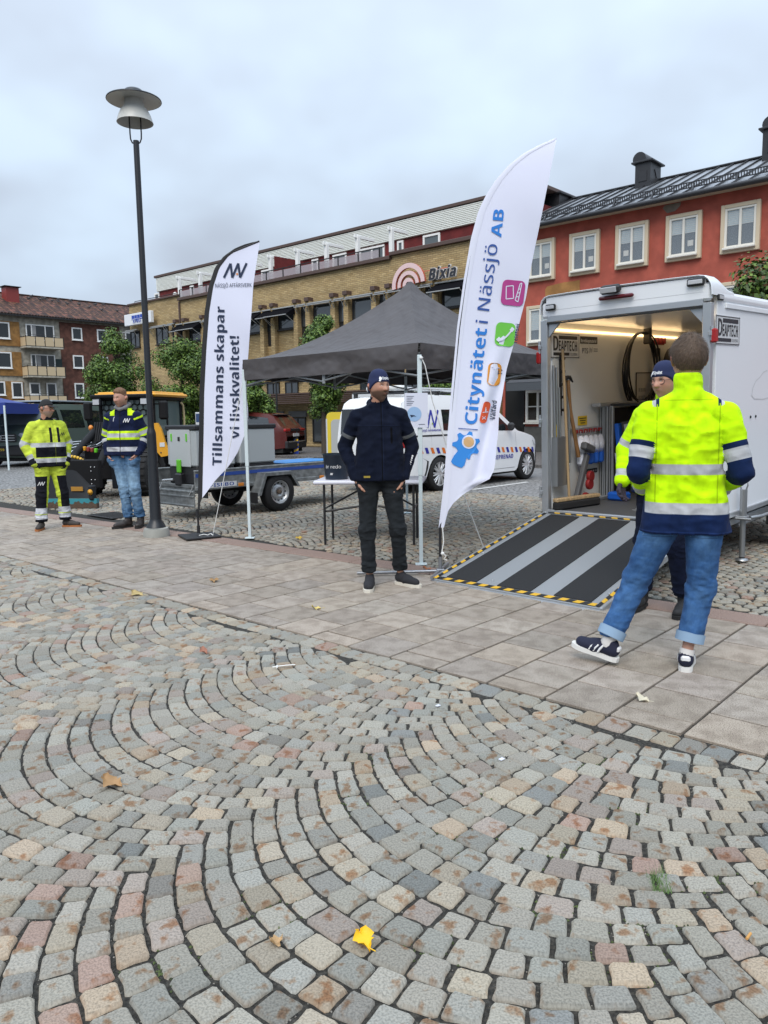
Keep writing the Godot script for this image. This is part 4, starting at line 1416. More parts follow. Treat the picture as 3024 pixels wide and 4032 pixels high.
	lay(b, stroke(c + Vector2(-0.028, -0.035), c + Vector2(0.005, -0.06), 0.006), lift, Vector3(0, 0, 1))
	put("icon_lines", b, cloth, o2)
	b = B.new()
	lay(b, glyphs("Välfärd", 0.042, 0.165, true), turn2.call(Vector2(0.492, 1.375), Vector2(0.12, 1.0).normalized()), Vector3(0, 0, 1))
	lay(b, glyphs("TV", 0.04, 0.055, true), turn2.call(Vector2(0.556, 1.765), Vector2(0.1, 1.0).normalized()), Vector3(0, 0, 1))
	lay(b, glyphs("Telefoni", 0.036, 0.17, true), turn2.call(Vector2(0.685, 2.03), Vector2(0.16, 1.0).normalized()), Vector3(0, 0, 1))
	put("captions", b, ink, o2)
	b = B.new()
	path = [Vector3(0.0, 0.05, 0), Vector3(0.0, 0.2, 0), Vector3(0.0, 0.42, -0.004)]
	for i in 26:
		var y := lerpf(0.5, 3.69, i / 25.0)
		path.append(Vector3(by_y(L2, y) + 0.02, y, -0.008))
	b.tube(path, 0.013, 8)
	put("pole", b, pole_m, o2)
	b = B.new()
	b.rod(Vector3(0, 0.03, 0), Vector3(0, 0.16, 0), 0.017)
	b.rod(Vector3(-0.75, 0.03, 0.05), Vector3(0.05, 0.03, 0), 0.014)
	b.rod(Vector3(-0.1, 0.03, 0.3), Vector3(0.1, 0.03, -0.35), 0.014)
	b.box(Vector3(0, 0.03, 0), Vector3(0.07, 0.04, 0.07), 0.005)
	put("cross_foot", b, M("steel foot", lin(0.30, 0.31, 0.33), 0.35, 0.7), o2)
	b = B.new()
	b.tube([Vector3(0.02, 0.43, 0.01), Vector3(0.03, 0.3, 0.015), Vector3(0.012, 0.2, 0.016), Vector3(0.05, 0.17, 0.02), Vector3(0.03, 0.14, 0.02), Vector3(0.06, 0.13, 0.02)], 0.006, 6)
	b.ball(Vector3(0.02, 0.19, 0.018), Vector3(0.018, 0.016, 0.012), 8, 6)
	put("cord", b, M("white cord", Color.WHITE), o2)

func tent() -> void:
	var cloth := M("tent cloth", lin(0.064, 0.057, 0.058), 0.62)
	cloth.heightmap_enabled = true
	cloth.heightmap_texture = ntex(0.012, 3, g1(0), g1(1), 71, 256)
	cloth.heightmap_scale = 2.5
	tri(cloth, 0.8)
	var steel := M("white steel tube", lin(0.58, 0.66, 0.68), 0.4)
	var grey := M("grey truss", lin(0.27, 0.29, 0.30), 0.4, 0.4)
	var at := Vector3(0.345, 0, -9.23)
	var o := thing("pop_up_tent", "dark grey peaked pop-up tent on white steel legs behind the man in the navy beanie", "tent", at)
	var C := [Vector3(0.005, 0, 1.97), Vector3(1.945, 0, -0.18), Vector3(-0.005, 0, -1.97), Vector3(-1.945, 0, 0.18)]
	var prof := func(f: float) -> float: return 2.09 + 0.86 * pow(1.0 - f, 1.55) + 0.02 * smoothstep(0.06, 0.0, f)
	for k in 4:
		var a: Vector3 = C[k]
		var d: Vector3 = C[(k + 1) % 4]
		var pts := []
		var n := 16
		for j in n + 1:
			var f := 1.0 - float(j) / n
			for i in n + 1:
				var g := float(i) / n
				var p := a.lerp(d, g) * maxf(f, 0.012)
				# the cloth hangs a little between the ribs
				var sag := 4.0 * g * (1.0 - g) * (0.10 * f * (1.0 - f) + 0.012 * f)
				p.y = prof.call(f) - sag
				pts.append(p)
		var b := B.new()
		b.grid(pts, n, n, [], false)
		put("roof_panel", b, cloth, o)
		pts = []
		var out := ((a + d) / 2).normalized()
		for j in 5:
			for i in 25:
				var g := i / 24.0
				var p := a.lerp(d, g)
				p.y = 2.092 - 0.235 * j / 4.0 - 4.0 * g * (1.0 - g) * (0.012 - 0.012 * j / 4.0)
				p += out * (0.012 + 0.010 * sin(g * 17.0 + k * 2.0) * j / 4.0 + 0.018 * sin(PI * j / 4.0) * sin(g * 5.0 + k))
				pts.append(p)
		b = B.new()
		b.grid(pts, 24, 4)
		put("valance", b, cloth, o)
		# leg: outer tube, inner tube, foot plate
		b = B.new()
		b.box(Vector3(a.x, 1.42, a.z), Vector3(0.042, 1.12, 0.042), 0.004)
		b.box(Vector3(a.x, 0.45, a.z), Vector3(0.034, 0.9, 0.034), 0.003)
		b.box(Vector3(a.x, 0.008, a.z), Vector3(0.11, 0.012, 0.09), 0.002)
		var leg := put("leg", b, steel, o)
		leg.rotation = Vector3(0, 0, 0)
		var m := (a + d) / 2
		b = B.new()
		for s in [[a, m], [m, d]]:
			var u: Vector3 = s[0] * 0.985
			var w: Vector3 = s[1] * 0.985
			b.rod(Vector3(u.x, 2.0, u.z), Vector3(w.x, 1.79, w.z), 0.011, 6)
			b.rod(Vector3(u.x, 1.80, u.z), Vector3(w.x, 2.0, w.z), 0.011, 6)
		b.box(Vector3(m.x, 1.90, m.z) * Vector3(0.985, 1, 0.985), Vector3(0.03, 0.26, 0.03))
		put("truss", b, grey, o)
		b = B.new()
		var inn := m * 0.985
		b.rod(Vector3(inn.x, 2.0, inn.z), Vector3(0, 2.25, 0), 0.011, 6)
		b.rod(Vector3(inn.x, 1.82, inn.z), Vector3(0, 2.45, 0), 0.011, 6)
		put("truss", b, grey, o)
	bx("centre_pole", Vector3(0, 2.55, 0), Vector3(0.04, 0.75, 0.04), grey, o)
	var cord := M("white cord", Color.WHITE)
	var b := B.new()
	b.tube([Vector3(0.36, 1.97, -7.24), Vector3(0.40, 1.88, -7.22), Vector3(0.47, 1.55, -7.26), Vector3(0.66, 0.95, -7.35), Vector3(0.98, 0.12, -7.52)], 0.005, 6)
	b.ball(Vector3(0.365, 1.95, -7.225), Vector3(0.02, 0.014, 0.012), 8, 6)
	tag(put("guy_rope", b, cord), "thin white rope running from the near tent corner down to the ramp", "rope", "tent ropes")
	b = B.new()
	b.tube([Vector3(-1.60, 1.9, -9.03), Vector3(-1.78, 1.2, -9.1), Vector3(-2.06, 0.05, -9.16)], 0.0045, 6)
	tag(put("guy_rope", b, cord), "thin white rope from the left tent corner to the flag's base plate", "rope", "tent ropes")
	# notice on the near leg
	var pp := thing("paper_notice", "printed paper notice in a plastic sleeve hung on the near tent leg", "notice", Vector3(0.315, 1.31, -7.225), 0.02)
	bx("sheet", Vector3(0, 0.16, 0), Vector3(0.215, 0.32, 0.003), M("paper", lin(0.66, 0.68, 0.78), 0.3), pp)
	b = B.new()
	var flat := func(p: Vector2) -> Vector3: return Vector3(p.x, p.y, 0.0035)
	lay(b, fan(ring_poly(Vector2(-0.02, 0.125), 0.068, 24)), flat, Vector3(0, 0, 1))
	put("blue_print", b, M("pale blue print", lin(0.30, 0.46, 0.68), 0.4), pp)
	b = B.new()
	var flat2 := func(p: Vector2) -> Vector3: return Vector3(p.x, p.y, 0.005)
	for q in 6: lay(b, stroke(Vector2(-0.09, 0.29 - q * 0.016), Vector2(-0.02 - 0.012 * (q % 3), 0.29 - q * 0.016), 0.004), flat2, Vector3(0, 0, 1))
	lay(b, fan([Vector2(-0.06, 0.12), Vector2(-0.02, 0.115), Vector2(0.0, 0.10), Vector2(-0.02, 0.105), Vector2(-0.05, 0.095)]), flat2, Vector3(0, 0, 1))
	lay(b, stroke(Vector2(0.02, 0.03), Vector2(0.08, 0.03), 0.004), flat2, Vector3(0, 0, 1))
	put("dark_print", b, M("flag ink", Color.WHITE), pp)

func table() -> void:
	var top := M("white table plastic", lin(0.70, 0.71, 0.80), 0.45)
	var black := M("table black", lin(0.014, 0.014, 0.016), 0.4)
	var o := thing("folding_table", "white folding table with black legs under the tent", "table", Vector3(-0.14, 0, -8.72), -0.12)
	bx("tabletop", Vector3(0, 0.70, 0), Vector3(1.22, 0.045, 0.62), top, o, 0.015)
	for s in [-1, 1]:
		for z in [-0.24, 0.24]:
			var b := B.new()
			b.rod(Vector3(s * 0.50, 0.68, z), Vector3(s * 0.50, 0.0, z), 0.014)
			put("leg", b, black, o)
		var b := B.new()
		b.rod(Vector3(s * 0.50, 0.40, -0.24), Vector3(s * 0.50, 0.40, 0.24), 0.011)
		b.rod(Vector3(s * 0.50, 0.40, 0.0), Vector3(s * 0.12, 0.60, 0.0), 0.011)
		b.rod(Vector3(s * 0.12, 0.60, 0.0), Vector3(s * 0.08, 0.68, 0.0), 0.013)
		b.rod(Vector3(s * 0.50, 0.37, 0.22), Vector3(s * 0.10, 0.43, 0.22), 0.012)
		put("brace", b, black, o)
	var bu := thing("bucket", "dark navy bucket with white lettering on the folding table", "bucket", Vector3(-0.53, 0.7225, -8.68))
	var b := B.new()
	b.lathe([Vector2(0, 0), Vector2(0.125, 0), Vector2(0.15, 0.27), Vector2(0.157, 0.275), Vector2(0.157, 0.29), Vector2(0.147, 0.29), Vector2(0.122, 0.02), Vector2(0, 0.02)], 28)
	put("pail", b, M("navy plastic", lin(0.008, 0.018, 0.035), 0.35), bu)
	b = B.new()
	var wrap := func(p: Vector2) -> Vector3:
		var r := 0.1275 + 0.0926 * p.y
		return Vector3(sin(p.x / 0.14) * r, p.y, cos(p.x / 0.14) * r)
	var sh := func(v: Vector2, l: Array) -> Array: return l.map(func(p): return p + v)
	lay(b, sh.call(Vector2(-0.13, 0.13), glyphs("är redo", 0.036, 0.19, false)), wrap, Vector3(0, 0, 1))
	lay(b, sh.call(Vector2(-0.07, 0.055), zigzag(0.035, 0.024, 0.005)), wrap, Vector3(0, 0, 1))
	put("lettering", b, M("white print", lin(0.75, 0.75, 0.75), 0.6), bu)
func wheel(called: String, r: float, w: float, at: Vector3, parent: Node, holes := 0, spokes := 0, rim_r := 0.62, silver := lin(0.45, 0.46, 0.47)) -> Node3D:
	# axle along local x, outer face towards +x
	var rub := M("tyre rubber", lin(0.012, 0.012, 0.013), 0.85)
	var al := M("rim " + str(silver), silver, 0.35, 0.6)
	var b := B.new()
	var turn := Basis(Vector3(0, 0, 1), -PI / 2)
	var rr := r * rim_r
	b.lathe([Vector2(rr, -w / 2 + 0.01), Vector2(rr + 0.01, -w / 2), Vector2(r * 0.93, -w / 2), Vector2(r * 0.985, -w / 2 + 0.02), Vector2(r, -w / 2 + 0.045), Vector2(r, w / 2 - 0.045), Vector2(r * 0.985, w / 2 - 0.02), Vector2(r * 0.93, w / 2), Vector2(rr + 0.01, w / 2 + 0.004), Vector2(rr, w / 2 - 0.01), Vector2(rr * 0.98, w / 2 - 0.05)], 40, turn)
	for k in 3: b.lathe([Vector2(r * 0.999, -w / 4 + k * w / 4 - 0.006), Vector2(r * 1.004, -w / 4 + k * w / 4 - 0.003), Vector2(r * 1.004, -w / 4 + k * w / 4 + 0.003), Vector2(r * 0.999, -w / 4 + k * w / 4 + 0.006)], 40, turn)
	var o := put(called, b, rub, parent)
	o.position = at
	b = B.new()
	if spokes:
		b.lathe([Vector2(rr, w / 2 - 0.012), Vector2(rr * 0.95, w / 2 - 0.012), Vector2(rr * 0.92, w / 2 - 0.06), Vector2(rr * 0.9, -w / 4)], 40, turn)
		for k in spokes:
			for s in [-1, 1]:
				var a: float = TAU * k / spokes + s * 0.13
				var c := Vector3(w / 2 - 0.02, sin(a - s * 0.09), cos(a - s * 0.09)) * Vector3(1, rr * 0.2, rr * 0.2)
				var e := Vector3(w / 2 - 0.022, sin(a) * rr * 0.95, cos(a) * rr * 0.95)
				b.tube([c, e], [0.024, 0.014], 6)
		b.lathe([Vector2(0, w / 2 - 0.002), Vector2(rr * 0.2, w / 2 - 0.006), Vector2(rr * 0.26, w / 2 - 0.03)], 20, turn)
		put("rim", b, al, o)
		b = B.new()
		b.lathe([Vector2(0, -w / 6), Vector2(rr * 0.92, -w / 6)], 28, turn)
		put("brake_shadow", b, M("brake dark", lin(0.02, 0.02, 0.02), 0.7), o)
	else:
		b.lathe([Vector2(rr, w / 2 - 0.008), Vector2(rr * 0.93, w / 2 - 0.012), Vector2(rr * 0.88, w / 2 - 0.04), Vector2(rr * 0.72, w / 2 - 0.06), Vector2(rr * 0.6, w / 2 - 0.035), Vector2(rr * 0.4, w / 2 - 0.03), Vector2(rr * 0.3, w / 2 - 0.05), Vector2(0, w / 2 - 0.05)], 40, turn)
		put("rim", b, al, o)
		b = B.new()
		b.lathe([Vector2(rr * 0.2, w / 2 - 0.05), Vector2(rr * 0.19, w / 2 - 0.01), Vector2(rr * 0.1, w / 2), Vector2(0, w / 2)], 16, turn)
		put("hub", b, M("hub rust", lin(0.10, 0.07, 0.05), 0.7), o)
		if holes:
			b = B.new()
			for k in holes:
				var a := TAU * k / holes
				b.ball(Vector3(w / 2 - 0.052, sin(a) * rr * 0.78, cos(a) * rr * 0.78), Vector3(0.008, rr * 0.085, rr * 0.085), 10, 6)
			tag(put("rim_holes", b, M("brake dark", lin(0.02, 0.02, 0.02), 0.7), o), "", "", "", "stuff")
	return o

const HAZ := 0.035
func hazard(b: B, a: Vector3, c: Vector3, up: Vector3, width: Vector3) -> void:
	# black and yellow tape from a to c
	var n := int((c - a).length() / 0.062)
	for i in n:
		b.col = Color(0.62, 0.36, 0.02) if i % 2 else Color(0.015, 0.015, 0.015)
		var p := a.lerp(c, float(i) / n)
		var q := a.lerp(c, float(i + 1) / n)
		var sk := (q - p) * 0.35
		b.quad(p, q, q + width + sk * (0.0 if i == n - 1 else 1.0), p + width + sk * (0.0 if i == 0 else 1.0), up)
	b.col = Color.WHITE

func plate(o: Node, s: Array) -> void:
	# the builder's plate: framed, with a large initial, bars above and below
	pass

func box_trailer() -> void:
	var white := M("trailer white", lin(0.74, 0.76, 0.79), 0.28)
	var inner := M("trailer lining", lin(0.62, 0.62, 0.60), 0.55)
	var alu := M("aluminium", lin(0.42, 0.44, 0.46), 0.42, 0.6)
	alu.roughness_texture = ntex(0.03, 4, g1(0.7), g1(1.0), 81, 256)
	var floor_m := M("trailer floor", lin(0.085, 0.088, 0.092), 0.7)
	floor_m.albedo_texture = ntex(0.2, 3, g1(0.75), g1(1.0), 82, 256)
	tri(floor_m, 2.0)
	var black := M("matt black", lin(0.014, 0.014, 0.015), 0.6)
	var grip := M("grip strip", lin(0.024, 0.025, 0.028), 0.9)
	grip.albedo_texture = ntex(0.25, 3, g1(0.5), g1(1.0), 83, 256)
	tri(grip, 3.0)
	var redl := M("red lens", lin(0.32, 0.012, 0.012), 0.2)
	var lens := M("grey lens", lin(0.45, 0.46, 0.48), 0.25)
	var o := thing("box_trailer", "open white enclosed trailer with lit interior and its striped rear ramp lowered", "trailer", Vector3(1.696, 0, -7.864))
	o.basis = Basis(Vector3.UP, -0.7687) * Basis(Vector3.RIGHT, 0.033)
	var L := 3.7
	# floor, walls, roof, front
	bx("floor", Vector3(0.79, 0.415, -L / 2), Vector3(1.6, 0.05, L), floor_m, o)
	var b := B.new()
	b.box(Vector3(0.79, 0.36, -L / 2 - 0.02), Vector3(1.66, 0.06, L), 0.005)
	for z in [-0.5, -1.2, -2.6, -3.3]: b.box(Vector3(0.79, 0.30, z), Vector3(1.5, 0.08, 0.06))
	put("chassis", b, alu, o)
	bx("left_wall", Vector3(-0.028, 1.41, -L / 2 - 0.05), Vector3(0.035, 1.98, L - 0.1), white, o)
	bx("left_lining", Vector3(-0.006, 1.41, -L / 2 - 0.05), Vector3(0.012, 1.96, L - 0.12), inner, o)
	bx("right_wall", Vector3(1.610, 1.42, -L / 2 - 0.05), Vector3(0.035, 1.96, L - 0.1), white, o, 0.004)
	bx("right_lining", Vector3(1.588, 1.41, -L / 2 - 0.05), Vector3(0.012, 1.96, L - 0.12), inner, o)
	bx("front_wall", Vector3(0.79, 1.41, -L), Vector3(1.66, 1.98, 0.04), white, o)
	bx("front_lining", Vector3(0.79, 1.41, -L + 0.03), Vector3(1.56, 1.94, 0.012), inner, o)
	bx("ceiling", Vector3(0.79, 2.345, -L / 2 - 0.05), Vector3(1.6, 0.015, L - 0.1), M("ceiling lining", lin(0.36, 0.30, 0.21), 0.5), o)
	# roof shell with rounded edges
	var poly := PackedVector2Array(round_rect(Vector2(0.79, 2.39), 1.70, 0.12, 0.055))
	b = B.new()
	b.prism(poly, -0.12, -L - 0.02)
	put("roof", b, white, o)
	bx("rail", Vector3(1.632, 2.325, -L / 2 - 0.15), Vector3(0.022, 0.045, L - 0.25), white, o, 0.005)
	bx("rail", Vector3(1.632, 0.44, -L / 2 - 0.1), Vector3(0.03, 0.05, L - 0.2), alu, o, 0.005)
	# moulded hood above the opening
	var pts := []
	var outline := [Vector2(-0.052, 2.40), Vector2(-0.052, 2.44), Vector2(-0.048, 2.49), Vector2(-0.03, 2.535), Vector2(0.0, 2.562), Vector2(0.05, 2.575), Vector2(0.3, 2.58), Vector2(0.79, 2.585), Vector2(1.3, 2.58), Vector2(1.52, 2.575), Vector2(1.57, 2.565), Vector2(1.605, 2.535), Vector2(1.628, 2.49), Vector2(1.634, 2.44), Vector2(1.636, 2.40)]
	var mid := Vector2(0.79, 2.42)
	for st in [[0.035, 0.90, 0.0], [0.05, 0.955, 0.0], [0.045, 0.985, 0.0], [0.02, 1.0, 0.0], [-0.16, 1.0, 0.0], [-0.24, 0.997, 0.25], [-0.34, 0.995, 0.75], [-0.46, 0.992, 1.0]]:
		for q in outline:
			var k: float = st[1]
			var v: Vector2 = q
			var y := mid.y + (v.y - mid.y) * k
			y = lerpf(y, minf(y, 2.448), st[2])
			pts.append(Vector3(mid.x + (v.x - mid.x) * (1.0 - (1.0 - k) * 0.12), y, st[0]))
	b = B.new()
	b.grid(pts, outline.size() - 1, 7, [], true)
	b.box(Vector3(0.79, 2.43, 0.0), Vector3(1.66, 0.15, 0.06), 0.02)
	b.box(Vector3(0.79, 2.49, 0.012), Vector3(1.56, 0.14, 0.04), 0.01)
	put("hood", b, white, o)
	# rear frame
	for x in [-0.012, 1.590]:
		bx("post", Vector3(x, 1.38, 0.0), Vector3(0.075, 1.92, 0.07), alu, o, 0.006)
		for y in [0.62, 1.35, 2.08]:
			b = B.new()
			b.rod(Vector3(x + (-0.05 if x < 0.5 else 0.05), y - 0.06, 0.035), Vector3(x + (-0.05 if x < 0.5 else 0.05), y + 0.06, 0.035), 0.013)
			b.box(Vector3(x + (-0.04 if x < 0.5 else 0.04), y, 0.04), Vector3(0.03, 0.04, 0.03), 0.004)
			put("hinge", b, alu, o)
	bx("header", Vector3(0.79, 2.345, 0.0), Vector3(1.53, 0.06, 0.07), alu, o, 0.006)
	bx("gasket", Vector3(0.79, 2.305, 0.02), Vector3(1.53, 0.014, 0.03), black, o)
	for s in [0, 1]:
		b = B.new()
		b.prism(PackedVector2Array([Vector2(0.03 + 1.52 * s, 2.31), Vector2(0.16 + 1.26 * s, 2.31), Vector2(0.03 + 1.52 * s, 2.17)]), -0.01, 0.01)
		put("corner_brace", b, alu, o)
	bx("sill", Vector3(0.79, 0.42, 0.012), Vector3(1.60, 0.055, 0.05), alu, o, 0.006)
	# lamps on hood and posts
	for p in [[0.02, 2.455, 0.11, 0.06], [1.44, 2.515, 0.15, 0.065]]:
		bx("marker_lamp", Vector3(p[0] + 0.06, p[1], 0.052), Vector3(p[2], p[3], 0.03), black, o, 0.01)
		bx("marker_lens", Vector3(p[0] + 0.06, p[1], 0.070), Vector3(p[2] * 0.82, p[3] * 0.55, 0.012), lens, o, 0.004)
	bx("work_lamp", Vector3(0.735, 2.545, 0.095), Vector3(0.19, 0.075, 0.09), black, o, 0.02, Basis(Vector3.RIGHT, 0.3))
	bx("work_lens", Vector3(0.735, 2.535, 0.145), Vector3(0.16, 0.05, 0.012), lens, o, 0.004, Basis(Vector3.RIGHT, 0.3))
	bx("brake_lamp", Vector3(0.775, 2.475, 0.065), Vector3(0.34, 0.035, 0.04), M("dark red lens", lin(0.10, 0.005, 0.008), 0.2), o, 0.012)
	bx("side_lamp", Vector3(1.642, 2.385, -0.13), Vector3(0.02, 0.05, 0.12), black, o, 0.008)
	bx("side_lens", Vector3(1.653, 2.385, -0.13), Vector3(0.008, 0.03, 0.09), lens, o)
	bx("red_lamp", Vector3(1.655, 2.06, 0.02), Vector3(0.05, 0.12, 0.06), redl, o, 0.012)
	bx("red_lamp", Vector3(-0.075, 1.98, 0.02), Vector3(0.05, 0.12, 0.06), redl, o, 0.012)
	# plates with the builder's name: on the lining and on the outer side
	for k in 2:
		var bs := Basis(Vector3.UP, PI / 2)
		var org := Vector3(0.002, 1.975, -0.06) if k == 0 else Vector3(1.629, 1.99, -0.62)
		var far := -1.0 if k == 0 else 1.0
		var pl := bx("name_plate", org + Vector3(0.002 if k == 0 else 0.002, 0.125, -0.28 if k == 0 else 0.28), Vector3(0.004, 0.25, 0.56), M("plate white", lin(0.60, 0.61, 0.62), 0.35), o)
		b = B.new()
		# local plate coordinates: x along the text, y up
		var f := func(p: Vector2) -> Vector3: return Vector3(org.x + 0.0065, org.y + p.y, org.z - p.x) if k == 0 else Vector3(org.x + 0.0065, org.y + p.y, org.z + 0.56 - p.x)
		var out := Vector3(1, 0, 0)
		for e in [[0.0, 0.008, 0.56, 0.008], [0.0, 0.242, 0.56, 0.242], [0.008, 0.0, 0.008, 0.25], [0.552, 0.0, 0.552, 0.25]]:
			lay(b, stroke(Vector2(e[0], e[1]), Vector2(e[2], e[3]), 0.007), f, out)
		lay(b, stroke(Vector2(0.155, 0.208), Vector2(0.52, 0.208), 0.036), f, out)
		lay(b, stroke(Vector2(0.05, 0.042), Vector2(0.36, 0.042), 0.03), f, out)
		var sh := func(v: Vector2, l: Array) -> Array: return l.map(func(p): return p + v)
		lay(b, sh.call(Vector2(0.05, 0.075), glyphs("D", 0.145, 0.095)), f, out)
		lay(b, sh.call(Vector2(0.155, 0.075), glyphs("EAPTECH", 0.10, 0.36)), f, out)
		lay(b, sh.call(Vector2(0.375, 0.028), glyphs("SOLUTIONS", 0.026, 0.145, false)), f, out)
		put("print", b, M("print black", lin(0.012, 0.014, 0.02), 0.5), pl)
	var sm := bx("small_plate", Vector3(0.003, 2.17, -0.83), Vector3(0.004, 0.075, 0.36), M("print black", Color.WHITE), o)
	b = B.new()
	var g := func(p: Vector2) -> Vector3: return Vector3(0.0065, 2.145 + p.y, -0.66 - p.x)
	lay(b, glyphs("Beredskapsmateriel", 0.034, 0.325), g, Vector3(1, 0, 0))
	put("print", b, M("plate white", Color.WHITE), sm)
	b = B.new()
	g = func(p: Vector2) -> Vector3: return Vector3(0.003, 2.03 + p.y, -0.69 - p.x)
	lay(b, glyphs("PTS", 0.055, 0.12), g, Vector3(1, 0, 0))
	lay(b, stroke(Vector2(0.145, -0.005), Vector2(0.145, 0.085), 0.003), g, Vector3(1, 0, 0))
	for q in 4: lay(b, stroke(Vector2(0.165 + 0.016 * q, 0.01 + 0.012 * (q % 2)), Vector2(0.165 + 0.016 * q, 0.07 - 0.01 * (q % 3)), 0.006), g, Vector3(1, 0, 0))
	for q in 2: lay(b, stroke(Vector2(0.24, 0.05 - 0.022 * q), Vector2(0.33, 0.05 - 0.022 * q), 0.01), g, Vector3(1, 0, 0))
	put("wall_print", b, M("print grey", lin(0.14, 0.15, 0.17), 0.6), o)
	# light strips: a glowing profile with a lamp of its size in front of it
	var glow := M("led strip", lin(1.0, 0.78, 0.45), 0.5)
	glow.emission_enabled = true
	glow.emission = Color(1.0, 0.84, 0.60)
	glow.emission_energy_multiplier = 2.2
	bx("light_strip", Vector3(0.012, 2.255, -1.62), Vector3(0.02, 0.022, 3.1), glow, o)
	bx("light_strip", Vector3(1.575, 2.255, -1.62), Vector3(0.02, 0.022, 3.1), glow, o)
	for s in [0, 1]:
		var al := AreaLight3D.new()
		al.name = "strip_light" if s == 0 else "strip_light_001"
		al.area_size = Vector2(3.0, 0.04)
		al.light_color = Color(1.0, 0.84, 0.62)
		al.light_energy = 0.12
		al.set("area_range", 6.0)
		al.shadow_enabled = true
		o.add_child(al)
		# the light shines along its own -z: inwards and up to the ceiling
		var dirv := Vector3(0.8 if s == 0 else -0.8, 0.35, 0)
		al.transform = Transform3D(Basis.looking_at(dirv, Vector3.UP), Vector3(0.028 if s == 0 else 1.558, 2.255, -1.62))
	# ramp: frame, grey deck, black grip strips, hazard tape
	var ang := atan2(0.345, 1.815)   # the trailer stands a little nose up
	var len := sqrt(0.345 * 0.345 + 1.815 * 1.815)
	var R0 := Transform3D(Basis(Vector3.RIGHT, ang), Vector3(0, 0.425, 0.03))
	var rp := Node3D.new()
	rp.name = "ramp"
	o.add_child(rp)
	rp.transform = R0
	# undo the nose-up tilt for the ramp so that its lip lies on the ground
	bx("deck", Vector3(0.79, -0.02, len / 2), Vector3(1.585, 0.035, len), M("ramp grey", lin(0.27, 0.285, 0.30), 0.5, 0.2), rp, 0.004)
	bx("lip", Vector3(0.79, -0.03, len + 0.004), Vector3(1.60, 0.03, 0.07), alu, rp, 0.006)
	for x in [-0.012, 1.592]: bx("edge_rail", Vector3(x, -0.028, len / 2), Vector3(0.03, 0.06, len), alu, rp, 0.005)
	for x in [[0.10, 0.42], [0.63, 0.95], [1.16, 1.48]]:
		bx("grip_strip", Vector3((x[0] + x[1]) / 2, 0.0, len / 2 + 0.0), Vector3(x[1] - x[0], 0.008, len - 0.14), grip, rp)
	b = B.new()
	var up := Vector3.UP
	hazard(b, Vector3(0.0, 0.004, 0.04), Vector3(0.0, 0.004, len - 0.01), up, Vector3(HAZ, 0, 0))
	hazard(b, Vector3(1.58, 0.004, len - 0.01), Vector3(1.58, 0.004, 0.04), up, Vector3(-HAZ, 0, 0))
	hazard(b, Vector3(HAZ + 0.005, 0.004, len - 0.01), Vector3(1.58 - HAZ - 0.005, 0.004, len - 0.01), up, Vector3(0, 0, -0.045))
	hazard(b, Vector3(HAZ + 0.005, 0.004, 0.01), Vector3(1.58 - HAZ - 0.005, 0.004, 0.01), up, Vector3(0, 0, 0.032))
	put("hazard_tape", b, M("hazard tape", Color.WHITE, 0.5, 0.0, true), rp)
	for q in [[0.07, 0.3], [0.07, 1.2], [1.53, 0.9], [1.53, 1.6], [0.53, 1.7]]:
		b = B.new()
		b.ball(Vector3(q[0], 0.0, q[1]), Vector3(0.012, 0.008, 0.012), 8, 5)
		put("bolt", b, alu, rp)
	b = B.new()
	b.tube([Vector3(1.62, 0.0, 0.95), Vector3(1.66, 0.05, 0.95), Vector3(1.66, 0.05, 1.05), Vector3(1.62, 0.0, 1.05)], 0.008, 6)
	put("latch", b, alu, rp)
	# tie-down ring in the floor
	b = B.new()
	b.box(Vector3(0.80, 0.443, -0.42), Vector3(0.13, 0.006, 0.09), 0.002)
	b.tube([Vector3(0.76, 0.448, -0.42), Vector3(0.765, 0.475, -0.41), Vector3(0.80, 0.48, -0.40), Vector3(0.835, 0.475, -0.41), Vector3(0.84, 0.448, -0.42)], 0.006, 6)
	put("floor_ring", b, M("bright steel", lin(0.6, 0.6, 0.6), 0.25, 0.8), o)
	# support leg on the right
	var st := Node3D.new()
	st.name = "support_leg"
	o.add_child(st)
	st.position = Vector3(1.70, 0, -0.66)
	var zinc := M("zinc tube", lin(0.34, 0.35, 0.36), 0.33, 0.75)
	b = B.new()
	b.rod(Vector3(0, 0.03, 0), Vector3(0, 0.66, 0), 0.026, 14)
	b.rod(Vector3(0, 0.40, 0), Vector3(0, 0.67, 0), 0.032, 14)
	put("tube", b, zinc, st)
	b = B.new()
	b.lathe([Vector2(0, 0.0), Vector2(0.06, 0.0), Vector2(0.055, 0.012), Vector2(0.03, 0.02)], 16, Basis(), Vector3(0, 0.0, 0))
	put("foot", b, zinc, st)
	b = B.new()
	b.tube([Vector3(-0.018, 0.66, 0), Vector3(-0.035, 0.71, 0), Vector3(-0.03, 0.745, 0), Vector3(0, 0.755, 0), Vector3(0.03, 0.745, 0), Vector3(0.035, 0.71, 0), Vector3(0.018, 0.66, 0)], 0.007, 6)
	put("handle", b, zinc, st)
	b = B.new()
	b.box(Vector3(-0.02, 0.405, 0), Vector3(0.13, 0.035, 0.08), 0.006)
	b.rod(Vector3(-0.05, 0.40, 0.05), Vector3(0.09, 0.40, 0.05), 0.012)
	put("clamp", b, zinc, st)
	for x in [1.45, 0.05]:
		b = B.new()
		b.prism(PackedVector2Array([Vector2(x - 0.09, 0.20), Vector2(x + 0.09, 0.20), Vector2(x, 0.355)]), -0.02, 0.0)
		put("red_reflector", b, redl, o)
	wheel("wheel", 0.31, 0.19, Vector3(1.70, 0.27, -2.05), o, 0, 0)
	wheel("wheel", 0.31, 0.19, Vector3(-0.12, 0.27, -2.05), o, 0, 0)
	b = B.new()
